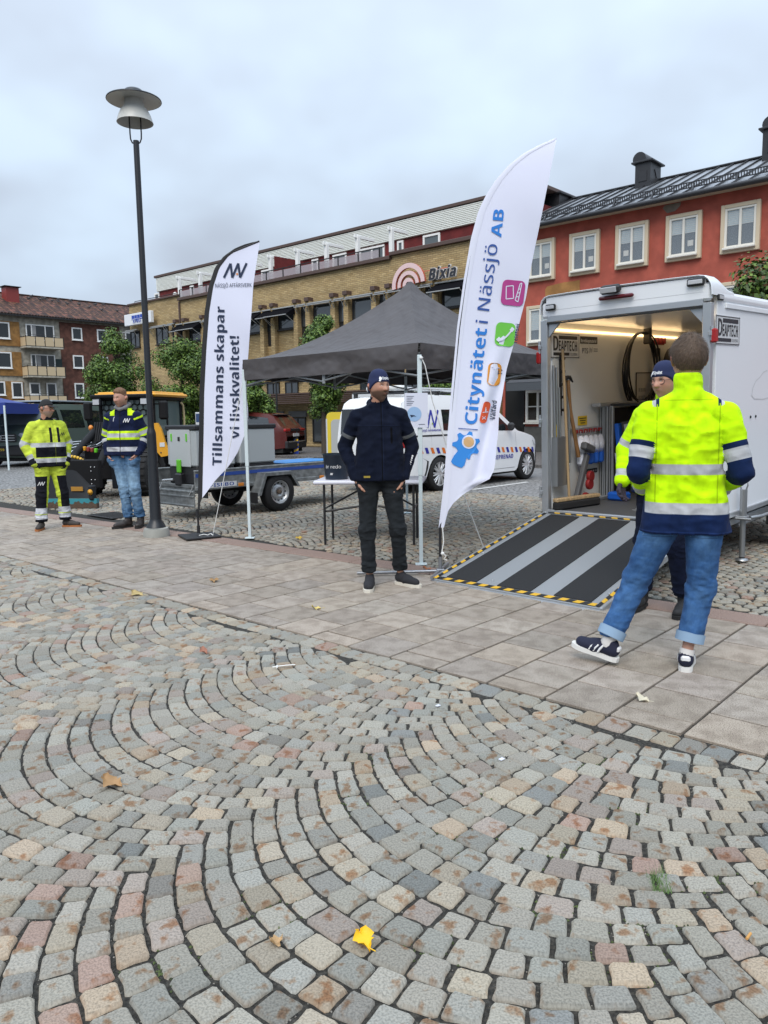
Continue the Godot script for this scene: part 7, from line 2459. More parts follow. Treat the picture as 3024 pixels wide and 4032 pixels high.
func far_things() -> void:
	# blue pop-up tent cut by the left edge of the frame
	var cloth := M("blue tent cloth", lin(0.012, 0.035, 0.22), 0.6)
	var steel := M("white steel tube", Color.WHITE)
	var o := thing("blue_tent", "royal blue pop-up tent at the left edge in front of the green van", "tent", Vector3(-12.62, 0, -23.6), 0.08)
	var C := [Vector3(1.5, 0, 1.0), Vector3(1.5, 0, -2.0), Vector3(-1.5, 0, -2.0), Vector3(-1.5, 0, 1.0)]
	var mid := Vector3(0, 0, -0.5)
	for k in 4:
		var a: Vector3 = C[k]
		var d: Vector3 = C[(k + 1) % 4]
		var pts := []
		for j in 9:
			var f := 1.0 - j / 8.0
			for i in 9:
				var p := mid + (a.lerp(d, i / 8.0) - mid) * maxf(f, 0.02)
				p.y = 1.96 + 0.42 * pow(1.0 - f, 1.4)
				pts.append(p)
		var b := B.new()
		b.grid(pts, 8, 8)
		put("roof_panel", b, cloth, o)
		b = B.new()
		b.q4(a + Vector3(0, 1.66, 0), d + Vector3(0, 1.66, 0), d + Vector3(0, 1.985, 0), a + Vector3(0, 1.985, 0))
		put("valance", b, cloth, o)
		bx("leg", Vector3(a.x, 0.95, a.z) * Vector3(0.985, 1, 0.985), Vector3(0.045, 1.9, 0.045), steel, o)
	var b := B.new()
	var fp := func(p: Vector2) -> Vector3: return Vector3(0.05 + p.x, 1.76 + p.y, 1.006)
	lay(b, glyphs("MARKNADEN", 0.12, 0.0).map(func(p): return p - Vector2(0.42, 0)), fp, Vector3(0, 0, 1))
	put("lettering", b, M("white print", Color.WHITE), o)
	# bollard with blue and yellow panel
	o = thing("bollard", "black ball-topped bollard with a blue and yellow striped panel beside the red car", "bollard", Vector3(-3.22, 0, -28.3), 0.05)
	b = B.new()
	b.lathe([Vector2(0.14, 0.0), Vector2(0.14, 0.10), Vector2(0.115, 0.14), Vector2(0.115, 0.60), Vector2(0.135, 0.64), Vector2(0.115, 0.70), Vector2(0.05, 0.74), Vector2(0.04, 0.76), Vector2(0.09, 0.80), Vector2(0.105, 0.87), Vector2(0.08, 0.94), Vector2(0, 0.97)], 18)
	put("post", b, M("bollard black", lin(0.02, 0.022, 0.026), 0.5), o)
	var bl := M("panel blue", lin(0.015, 0.05, 0.32), 0.4)
	var ye := M("panel yellow", lin(0.68, 0.42, 0.02), 0.4)
	bx("panel", Vector3(0.04, 0.36, 0.125), Vector3(0.17, 0.52, 0.02), bl, o)
	for k in 3:
		b = B.new()
		var y := 0.16 + 0.17 * k
		b.prism(PackedVector2Array([Vector2(-0.04, y), Vector2(0.12, y + 0.07), Vector2(0.12, y + 0.15), Vector2(-0.04, y + 0.08)]), 0.136, 0.142)
		put("yellow_bar", b, ye, o)
	# yellow and grey charging post
	o = thing("charging_post", "yellow post with rounded top and grey front panel behind the navy bucket", "post", Vector3(-1.32, 0, -22.5), 0.15)
	b = B.new()
	b.prism(PackedVector2Array(round_rect(Vector2(0, 0.78), 0.62, 1.56, 0.16)), -0.15, 0.15)
	put("body", b, M("post yellow", lin(0.62, 0.47, 0.03), 0.45), o)
	b = B.new()
	b.prism(PackedVector2Array(round_rect(Vector2(-0.02, 0.70), 0.36, 1.30, 0.12)), 0.152, 0.17)
	put("front_panel", b, M("post grey", lin(0.36, 0.37, 0.36), 0.5), o)
	bx("side_edge", Vector3(-0.315, 0.72, 0), Vector3(0.02, 1.3, 0.31), M("plate white", Color.WHITE), o)
	# street sign mast in front of the brick building
	o = thing("sign_mast", "thin dark mast in front of the brick building's ground floor, right of the flag", "post", Vector3(-4.05, 0, -29.8))
	b = B.new()
	b.rod(Vector3.ZERO, Vector3(0, 3.2, 0), 0.035)
	put("mast", b, M("bollard black", Color.WHITE), o)
	# white fascia with lettering over the van's roof
	o = thing("shop_fascia", "white shop fascia with dark lettering seen over the van's roof", "sign", W(-20.3, 23.62 + 0.0, 1.95), SQ)
	bx("board", Vector3(0, 0.2, 0.95), Vector3(3.6, 0.36, 0.08), M("sign white", Color.WHITE), o, 0.01)
	b = B.new()
	var f2 := func(p: Vector2) -> Vector3: return Vector3(-1.7 + p.x, 0.10 + p.y, 0.995)
	lay(b, glyphs("vik", 0.2, 0.0, false), f2, Vector3(0, 0, 1))
	put("lettering", b, M("sign ink", Color.WHITE), o)
# --- figures: a skeleton of tapered capsules joined smoothly on a grid and meshed as surface nets
# prim: [a, b, ra, rb, region]
func nets(prims: Array, cell: float, k: float, ymin: float, ymax: float, amp: float, fold: Vector3, sd: int) -> Array:
	var lo := Vector3(1e9, 1e9, 1e9)
	var hi := -lo
	for p in prims:
		for e in [[p[0], p[2]], [p[1], p[3]]]:
			var r := Vector3.ONE * (e[1] as float)
			lo = lo.min((e[0] as Vector3) - r)
			hi = hi.max((e[0] as Vector3) + r)
	lo -= Vector3.ONE * cell * 3
	hi += Vector3.ONE * cell * 3
	var nx := int((hi.x - lo.x) / cell) + 1
	var ny := int((hi.y - lo.y) / cell) + 1
	var nz := int((hi.z - lo.z) / cell) + 1
	var d := PackedFloat32Array()
	d.resize(nx * ny * nz)
	d.fill(0.2)
	for p in prims:
		var a: Vector3 = p[0]
		var b: Vector3 = p[1]
		var ra: float = p[2]
		var rb: float = p[3]
		var m := maxf(ra, rb) + 0.05
		var ba := b - a
		var bb := maxf(ba.length_squared(), 1e-9)
		var l := (a.min(b) - Vector3.ONE * m - lo) / cell
		var h := (a.max(b) + Vector3.ONE * m - lo) / cell
		for z in range(maxi(0, int(l.z)), mini(nz, int(h.z) + 2)):
			for y in range(maxi(0, int(l.y)), mini(ny, int(h.y) + 2)):
				var row := (z * ny + y) * nx
				for x in range(maxi(0, int(l.x)), mini(nx, int(h.x) + 2)):
					var pa := lo + Vector3(x, y, z) * cell - a
					var t := clampf(pa.dot(ba) / bb, 0.0, 1.0)
					var q := (pa - ba * t).length() - ra + (ra - rb) * t
					var o := d[row + x]
					var w := k - absf(o - q)
					o = minf(o, q)
					if w > 0.0: o -= w * w / k * 0.25
					d[row + x] = o
	var nf := FastNoiseLite.new()
	nf.noise_type = FastNoiseLite.TYPE_SIMPLEX_SMOOTH
	nf.seed = sd
	nf.frequency = 1.0
	nf.fractal_type = FastNoiseLite.FRACTAL_RIDGED
	nf.fractal_octaves = 2
	for z in nz:
		for y in ny:
			var yy := lo.y + y * cell
			for x in nx:
				var i := (z * ny + y) * nx + x
				var o := d[i]
				if amp > 0.0 and absf(o) < 0.05: o -= amp * (1.0 if fold.y < 10.0 else 0.28 + 0.8 * exp(-pow((yy - 0.46) / 0.10, 2.0)) + 0.9 * exp(-pow((yy - 0.17) / 0.09, 2.0)) + 0.4 * exp(-pow((yy - 0.82) / 0.07, 2.0))) * nf.get_noise_3d((lo.x + x * cell) * fold.x, yy * fold.y, (lo.z + z * cell) * fold.z)
				o = maxf(o, maxf(ymin - yy, yy - ymax))
				d[i] = o
	var id := PackedInt32Array()
	id.resize(nx * ny * nz)
	id.fill(-1)
	var vs := PackedVector3Array()
	var ns := PackedVector3Array()
	var st := [0, 1, nx, nx + 1, nx * ny, nx * ny + 1, nx * ny + nx, nx * ny + nx + 1]
	var cn := [Vector3(0, 0, 0), Vector3(1, 0, 0), Vector3(0, 1, 0), Vector3(1, 1, 0), Vector3(0, 0, 1), Vector3(1, 0, 1), Vector3(0, 1, 1), Vector3(1, 1, 1)]
	var ed := [0, 1, 2, 3, 4, 5, 6, 7, 0, 2, 1, 3, 4, 6, 5, 7, 0, 4, 1, 5, 2, 6, 3, 7]
	for z in nz - 1:
		for y in ny - 1:
			for x in nx - 1:
				var i := (z * ny + y) * nx + x
				if absf(d[i]) > cell * 3.5: continue
				var inside := 0
				for c in 8:
					if d[i + st[c]] < 0.0: inside += 1
				if inside == 0 or inside == 8: continue
				var sum := Vector3.ZERO
				var n := 0
				for e in 12:
					var p: int = ed[e * 2]
					var q: int = ed[e * 2 + 1]
					var dp := d[i + st[p]]
					var dq := d[i + st[q]]
					if (dp < 0.0) != (dq < 0.0):
						sum += (cn[p] as Vector3).lerp(cn[q], dp / (dp - dq))
						n += 1
				var f := sum / n
				id[i] = vs.size()
				vs.append(lo + (Vector3(x, y, z) + f) * cell)
				var g := Vector3.ZERO
				for c in 8:
					var cc: Vector3 = cn[c]
					g += (cc * 2.0 - Vector3.ONE) * d[i + st[c]]
				ns.append(g.normalized())
	var tr := PackedInt32Array()
	var ax := [1, nx, nx * ny]
	for z in range(1, nz - 1):
		for y in range(1, ny - 1):
			for x in range(1, nx - 1):
				var i := (z * ny + y) * nx + x
				var s := d[i] < 0.0
				for e in 3:
					if s == (d[i + ax[e]] < 0.0): continue
					var u: int = ax[(e + 1) % 3]
					var w: int = ax[(e + 2) % 3]
					var q := [id[i], id[i - u], id[i - u - w], id[i - w]]
					if q[0] < 0 or q[1] < 0 or q[2] < 0 or q[3] < 0: continue
					tr.append_array([q[0], q[1], q[2], q[0], q[2], q[3]])
	return [vs, ns, tr]

# share of the way along a bone, and the distance from its surface
func along(p: Vector3, q: Array) -> Vector2:
	var ba: Vector3 = q[1] - q[0]
	var t := clampf((p - q[0]).dot(ba) / maxf(ba.length_squared(), 1e-9), 0, 1)
	return Vector2(t, (p - (q[0] as Vector3) - ba * t).length() - lerpf(q[2], q[3], t))

# a garment: every triangle takes its place in the print from the limb it lies on
# regions: 0 torso, 1 left upper arm, 2 left forearm, 3 right upper arm, 4 right forearm, 5 left leg, 6 right leg
func garment(called: String, prims: Array, net: Array, m: Material, parent: Node) -> MeshInstance3D:
	var b := B.new()
	var vs: PackedVector3Array = net[0]
	var ns: PackedVector3Array = net[1]
	var tr: PackedInt32Array = net[2]
	for i in range(0, tr.size(), 3):
		var P := [vs[tr[i]], vs[tr[i + 1]], vs[tr[i + 2]]]
		var N := [ns[tr[i]], ns[tr[i + 1]], ns[tr[i + 2]]]
		var c: Vector3 = (P[0] + P[1] + P[2]) / 3.0
		var best := 1e9
		var reg := 0
		for q in prims:
			var e := along(c, q).y
			if e < best:
				best = e
				reg = q[4]
		var front: bool = (N[0] + N[1] + N[2]).z >= 0.0
		var U := []
		for p in P:
			var uv := Vector2.ZERO
			if reg == 0:
				uv = Vector2((p.x + 0.4) / 0.8 * 0.5, (1.75 - p.y) / 1.1 * 0.5)
				if not front: uv.x += 0.5
			elif reg <= 4:
				var s := 0.0
				for q in prims:
					if q[4] == reg: s = along(p, q).x
				s = s * 0.5 + (0.5 if reg % 2 == 0 else 0.0)
				uv = Vector2(0.25 + (0.5 if reg >= 3 else 0.0), 0.508 + 0.485 * s)
			else:
				var ax := 0.0
				var bd := 1e9
				for q in prims:
					if q[4] == reg:
						var e := along(p, q)
						if e.y < bd:
							bd = e.y
							ax = lerpf(q[0].x, q[1].x, e.x)
				uv = Vector2(0.125 + clampf((p.x - ax) / 0.3, -0.49, 0.49) * 0.25 + (0.0 if front else 0.25) + (0.5 if reg == 6 else 0.0), (1.1 - p.y) / 1.1)
			U.append(uv)
		b.t3(P[0], P[1], P[2], N[0], N[1], N[2], U[0], U[1], U[2])
	return put(called, b, m, parent)

class Print:
	var im: Image
	func _init(c: Color) -> void:
		im = Image.create(512, 512, false, Image.FORMAT_RGB8)
		im.fill(c.linear_to_srgb())
	# torso: part 0 front, 1 back; metres
	func torso(parts: Array, x0: float, x1: float, y0: float, y1: float, c: Color) -> void:
		for p in parts:
			var a := Vector2((x0 + 0.4) / 0.8 * 256 + 256 * p, (1.75 - y1) / 1.1 * 256)
			var z := Vector2((x1 + 0.4) / 0.8 * 256 + 256 * p, (1.75 - y0) / 1.1 * 256)
			im.fill_rect(Rect2i(int(a.x), int(a.y), maxi(1, int(z.x) - int(a.x)), maxi(1, int(z.y) - int(a.y))), c.linear_to_srgb())
	func arms(sides: Array, s0: float, s1: float, c: Color) -> void:
		for p in sides: im.fill_rect(Rect2i(256 * p, 256 + int(s0 * 253), 256, maxi(1, int((s1 - s0) * 253))), c.linear_to_srgb())
	# legs: side 0 left, 1 right; part 0 front, 1 back; x from the leg's axis
	func legs(sides: Array, parts: Array, x0: float, x1: float, y0: float, y1: float, c: Color) -> void:
		for s in sides:
			for p in parts:
				var cx: float = 64 + 128 * p + 256 * s
				im.fill_rect(Rect2i(int(cx + x0 / 0.3 * 128), int((1.1 - y1) / 1.1 * 512), maxi(1, int((x1 - x0) / 0.3 * 128)), maxi(1, int((y1 - y0) / 1.1 * 512))), c.linear_to_srgb())
	# worn denim: lighter where cloth has rubbed, fine weave
	func denim(base: Color, pale: Color, sd: int) -> void:
		var n := FastNoiseLite.new()
		n.seed = sd
		n.frequency = 0.035
		n.fractal_octaves = 4
		for y in 512:
			var h := 1.1 - 1.1 * y / 512.0
			for x in 512:
				var dx := absf(((x % 128) - 64) / 64.0)
				var w := exp(-pow((h - 0.60) / 0.20, 2.0)) * (1.0 - dx * dx) * 0.85 + exp(-pow((h - 0.32) / 0.12, 2.0)) * (1.0 - dx) * 0.3
				if (x / 128) % 2 == 1: w = exp(-pow((h - 0.80) / 0.14, 2.0)) * (1.0 - dx) * 0.7 + exp(-pow((h - 0.40) / 0.2, 2.0)) * (1.0 - dx) * 0.3
				w = clampf(w + 0.22 * n.get_noise_2d(x * 1.6, y * 0.7), 0, 1)
				var c := base.lerp(pale, w) * (1.0 + 0.10 * n.get_noise_2d(x * 9.0, y * 3.0))
				if dx > 0.93: c = c * 0.8
				im.set_pixel(x, y, c.linear_to_srgb())
	func mat(rough: float, nm: String) -> StandardMaterial3D:
		# cloth is never quite even: faint wear and soiling
		var n := FastNoiseLite.new()
		n.seed = nm.hash() % 999
		n.frequency = 0.03
		n.fractal_octaves = 5
		for y in 512:
			for x in 512:
				var k := 1.0 + 0.16 * n.get_noise_2d(x, y)
				var c := im.get_pixel(x, y)
				im.set_pixel(x, y, Color(c.r * k, c.g * k, c.b * k))
		var m := StandardMaterial3D.new()
		m.resource_name = nm
		m.albedo_texture = ImageTexture.create_from_image(im)
		m.roughness = rough
		m.metallic_specular = 0.18
		m.rim_enabled = true
		m.rim = 0.05
		return m

# a face: the direction d on the unit sphere gives the skin's place; lift raises a shell of hair or cloth over it
func head_at(d: Vector3, o: Dictionary, lift := 0.0) -> Vector3:
	var p := Vector3(d.x * 0.077, d.y * 0.118, d.z * 0.098)
	var low := maxf(-d.y, 0.0)
	p.x *= 1.0 - 0.22 * low * low
	if d.z < 0.0: p.z *= 1.0 - 0.30 * low
	else: p.z *= 1.0 + 0.03 * low
	if d.y > 0.3: p.x *= 1.0 + 0.04 * (d.y - 0.3)
	var g := 0.0
	if d.z > 0.0 and lift == 0.0:
		var ny := d.y
		var ax := absf(d.x)
		g += 0.010 * exp(-pow(d.x / 0.28, 2.0) - pow((ny + 0.86) / 0.16, 2.0))
		var nose := smoothstep(0.26, -0.14, ny) * smoothstep(-0.27, -0.19, ny)
		g += (0.008 + 0.016 * smoothstep(0.2, -0.16, ny)) * nose * exp(-pow(d.x / (0.11 + 0.09 * smoothstep(0.1, -0.18, ny)), 2.0))
		g += 0.0035 * exp(-pow((ny - 0.27) / 0.08, 2.0) - pow((ax - 0.25) / 0.3, 2.0))
		g -= 0.0095 * exp(-pow((ny - 0.13) / 0.09, 2.0) - pow((ax - 0.38) / 0.15, 2.0))
		g += 0.004 * exp(-pow((ny + 0.10) / 0.16, 2.0) - pow((ax - 0.58) / 0.18, 2.0))
		g += 0.0045 * exp(-pow((ny + 0.44) / 0.07, 2.0) - pow(d.x / 0.26, 2.0))
		g -= 0.0035 * exp(-pow((ny + 0.445) / 0.016, 2.0) - pow(d.x / 0.24, 2.0))
		g -= 0.003 * exp(-pow((ny + 0.60) / 0.06, 2.0) - pow(d.x / 0.3, 2.0))
	return p + d * (g + lift)

func dir_at(lon: float, lat: float) -> Vector3: return Vector3(sin(lon) * cos(lat), sin(lat), cos(lon) * cos(lat))

func head_mesh(b: B, o: Dictionary) -> void:
	var nu := 72
	var nv := 60
	var skin: Color = o.skin
	var pts := []
	var cols := []
	for j in nv + 1:
		var lat := -PI / 2 + PI * j / nv
		for i in nu + 1:
			var d := dir_at(-PI + TAU * i / nu, lat)
			pts.append(head_at(d, o))
			var c := skin
			var ax := absf(d.x)
			if d.z > 0.0:
				var red := exp(-pow((d.y + 0.12) / 0.2, 2.0) - pow((ax - 0.5) / 0.25, 2.0)) * 0.35 + exp(-pow((d.y + 0.15) / 0.1, 2.0) - pow(d.x / 0.15, 2.0)) * 0.4
				c = c.lerp(Color(skin.r * 1.02, skin.g * 0.72, skin.b * 0.68), red)
				c = c.lerp(Color(skin.r * 0.62, skin.g * 0.38, skin.b * 0.36), exp(-pow((d.y + 0.445) / 0.045, 2.0) - pow(d.x / 0.20, 4.0)) * 0.8)
				c = c.lerp(o.brow, clampf(1.7 * exp(-pow((d.y - 0.265 - 0.05 * (0.3 - absf(ax - 0.33))) / 0.035, 2.0) - pow((ax - 0.36) / 0.17, 4.0)), 0, 0.9))
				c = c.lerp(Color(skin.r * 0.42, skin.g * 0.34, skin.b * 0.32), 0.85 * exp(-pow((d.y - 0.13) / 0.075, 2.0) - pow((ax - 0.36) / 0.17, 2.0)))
			if o.get("beard", 0.0) > 0.0 and d.z > -0.1:
				var bd := smoothstep(-0.14, -0.34, d.y + 0.30 * maxf(0.0, ax - 0.45) - 0.10 * smoothstep(0.5, 0.8, ax)) * (1.0 - 0.8 * exp(-pow((d.y + 0.445) / 0.05, 2.0) - pow(d.x / 0.18, 4.0)))
				c = c.lerp(o.beard_col, bd * o.beard)
			cols.append(c)
	var w := nu + 1
	var nn := []
	for j in nv + 1:
		for i in w:
			var i0 := i - 1 if i > 0 else nu - 1
			var i1 := i + 1 if i < nu else 1
			var k: Vector3 = ((pts[j * w + i1] - pts[j * w + i0]) as Vector3).cross(pts[mini(j + 1, nv) * w + i] - pts[maxi(j - 1, 0) * w + i])
			nn.append(k.normalized() if k.length_squared() > 1e-16 else Vector3(0, -1 if j == 0 else 1, 0))
	for j in nv:
		for i in nu:
			var q := [j * w + i, j * w + i + 1, (j + 1) * w + i + 1, (j + 1) * w + i]
			b.col = cols[q[0]]
			b.t3(pts[q[0]], pts[q[1]], pts[q[2]], nn[q[0]], nn[q[1]], nn[q[2]])
			b.t3(pts[q[0]], pts[q[2]], pts[q[3]], nn[q[0]], nn[q[2]], nn[q[3]])
	# eyes: white, iris, lid shadow is the socket
	for s in [-1, 1]:
		var d := dir_at(s * 0.36, 0.125)
		var e := head_at(d, o) - d * 0.0085
		b.col = Color(0.50, 0.48, 0.46)
		b.ball(e, Vector3(0.0125, 0.0085, 0.011), 12, 8)
		b.col = Color(0.04, 0.03, 0.025)
		b.ball(e + Vector3(0.0015 * o.get("gaze", 0.0), 0, 0.0075), Vector3(0.005, 0.0055, 0.005), 8, 6)
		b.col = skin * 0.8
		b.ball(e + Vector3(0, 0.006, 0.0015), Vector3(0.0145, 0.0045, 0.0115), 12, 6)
		# ear
		b.col = Color(skin.r, skin.g * 0.82, skin.b * 0.8)
		b.ball(Vector3(s * 0.079, 0.002, -0.012), Vector3(0.009, 0.032, 0.019), 10, 8, Basis(Vector3.UP, s * -0.35))
		b.ball(Vector3(s * 0.085, 0.010, -0.018), Vector3(0.006, 0.024, 0.014), 10, 8, Basis(Vector3.UP, s * -0.5))
	b.col = skin * Color(0.96, 0.93, 0.92)
	b.tube([Vector3(0, -0.05, -0.012), Vector3(0, -0.12, -0.022), Vector3(0, -0.175, -0.032)], [0.058, 0.054, 0.048], 18, false)
	b.col = Color.WHITE

# a shell over the head where keep(d) > 0: hair, beanie, cap
func shell(called: String, o: Dictionary, keep: Callable, thick: Callable, m: Material, parent: Node, xf: Transform3D, nu := 72, nv := 56) -> MeshInstance3D:
	var pts := []
	var ok := []
	for j in nv + 1:
		for i in nu + 1:
			var d := dir_at(-PI + TAU * i / nu, -PI / 2 + PI * j / nv)
			var k: float = keep.call(d)
			ok.append(k)
			pts.append(head_at(d, o, lerpf(-0.004, thick.call(d), smoothstep(-0.02, 0.10, k)) + 1e-5))
	var b := B.new()
	b.xf = xf
	var w := nu + 1
	var nn := []
	for j in nv + 1:
		for i in w:
			var i0 := i - 1 if i > 0 else nu - 1
			var i1 := i + 1 if i < nu else 1
			var k: Vector3 = ((pts[j * w + i1] - pts[j * w + i0]) as Vector3).cross(pts[mini(j + 1, nv) * w + i] - pts[maxi(j - 1, 0) * w + i])
			nn.append(k.normalized() if k.length_squared() > 1e-16 else Vector3(0, -1 if j == 0 else 1, 0))
	for j in nv:
		for i in nu:
			var q := [j * w + i, j * w + i + 1, (j + 1) * w + i + 1, (j + 1) * w + i]
			if ok[q[0]] < -0.12 and ok[q[1]] < -0.12 and ok[q[2]] < -0.12 and ok[q[3]] < -0.12: continue
			b.t3(pts[q[0]], pts[q[1]], pts[q[2]], nn[q[0]], nn[q[1]], nn[q[2]])
			b.t3(pts[q[0]], pts[q[2]], pts[q[3]], nn[q[0]], nn[q[2]], nn[q[3]])
	return put(called, b, m, parent)

var hand_net := []
# a relaxed hand: palm along -y, fingers curled towards +z, thumb on +x
func hand(b: B, xf: Transform3D, mirror: bool, c: Color, fat := 0.0) -> void:
	if hand_net.is_empty():
		var pr := []
		for f in [[-0.030, 0.075, 0.033, 0.0078], [-0.010, 0.082, 0.039, 0.0084], [0.010, 0.080, 0.037, 0.0086], [0.030, 0.074, 0.033, 0.0084]]:
			var base := Vector3(f[0], -f[1] - 0.005, 0.0)
			var r: float = f[3]
			pr.append([Vector3(f[0] * 0.6, -0.012, 0), base, 0.014, 0.0115, 0])
			var k1 := base + Vector3(f[0] * 0.08, -f[2] * 0.9, 0.012)
			var k2 := k1 + Vector3(0, -f[2] * 0.52, 0.016)
			var k3 := k2 + Vector3(0, -f[2] * 0.22, 0.020)
			pr.append([base, k1, r + 0.001, r, 0])
			pr.append([k1, k2, r, r - 0.0006, 0])
			pr.append([k2, k3, r - 0.0006, r - 0.0018, 0])
		pr.append([Vector3(0.012, -0.015, 0.004), Vector3(0.040, -0.050, 0.016), 0.017, 0.012, 0])
		pr.append([Vector3(0.040, -0.050, 0.016), Vector3(0.048, -0.082, 0.026), 0.0105, 0.0095, 0])
		pr.append([Vector3(0.048, -0.082, 0.026), Vector3(0.046, -0.104, 0.036), 0.0095, 0.0075, 0])
		pr.append([Vector3(0, 0.03, 0), Vector3(0, -0.01, 0), 0.024, 0.022, 0])
		hand_net = nets(pr, 0.0045, 0.008, -9, 9, 0.0, Vector3.ONE, 1)
	var old := b.xf
	b.xf = b.xf * xf * Transform3D(Basis.from_scale(Vector3(-1 if mirror else 1, 1, 1)), Vector3.ZERO)
	b.col = c
	var vs: PackedVector3Array = hand_net[0]
	var ns: PackedVector3Array = hand_net[1]
	var tr: PackedInt32Array = hand_net[2]
	for i in range(0, tr.size(), 3):
		var a := tr[i]
		var e := tr[i + 1]
		var g := tr[i + 2]
		b.t3(vs[a] + ns[a] * fat, vs[e] + ns[e] * fat, vs[g] + ns[g] * fat, ns[a], ns[e], ns[g])
	b.xf = old
	b.col = Color.WHITE

# a shoe pointing along +z from the heel at the origin
func shoe(parent: Node, xf: Transform3D, upper: Material, sole: Material, h := 0.10, l := 0.285, tall := 0.0) -> MeshInstance3D:
	var pr := [[Vector3(0, 0.058, 0.045), Vector3(0, 0.055, 0.13), 0.036, 0.037, 0], [Vector3(-0.008, 0.046, 0.13), Vector3(-0.004, 0.040, l - 0.05), 0.038, 0.032, 0], [Vector3(0.014, 0.042, 0.15), Vector3(0.012, 0.036, l - 0.07), 0.034, 0.030, 0], [Vector3(0, 0.062, 0.055), Vector3(0, h, 0.06), 0.038, 0.036, 0], [Vector3(0, h - 0.02, 0.075), Vector3(0, 0.062, 0.16), 0.030, 0.026, 0]]
	if tall > 0.0: pr.append([Vector3(0, h, 0.06), Vector3(0, h + tall, 0.055), 0.044, 0.048, 0])
	var net := nets(pr, 0.008, 0.02, 0.016, h + tall + 0.02, 0.0, Vector3.ONE, 1)
	var b := B.new()
	b.xf = xf
	var vs: PackedVector3Array = net[0]
	var ns: PackedVector3Array = net[1]
	var tr: PackedInt32Array = net[2]
	for i in range(0, tr.size(), 3): b.t3(vs[tr[i]], vs[tr[i + 1]], vs[tr[i + 2]], ns[tr[i]], ns[tr[i + 1]], ns[tr[i + 2]])
	var o := put("shoe", b, upper, parent)
	b = B.new()
	var old := Transform3D(Basis(Vector3(1, 0, 0), Vector3(0, 0, 1), Vector3(0, -1, 0)), Vector3.ZERO)
	var out := PackedVector2Array()
	for q in [[0.0, 0.002], [0.022, 0.008], [0.036, 0.03], [0.038, 0.07], [0.036, 0.11], [0.042, 0.16], [0.049, 0.20], [0.046, 0.24], [0.032, 0.272], [0.01, 0.285], [-0.014, 0.282], [-0.034, 0.258], [-0.044, 0.215], [-0.042, 0.17], [-0.036, 0.11], [-0.038, 0.06], [-0.035, 0.028], [-0.022, 0.008]]: out.append(Vector2(q[0], q[1] * l / 0.285))
	b.xf = xf * old
	b.prism(out, -0.026, 0.0)
	put("sole", b, sole, o)
	return o

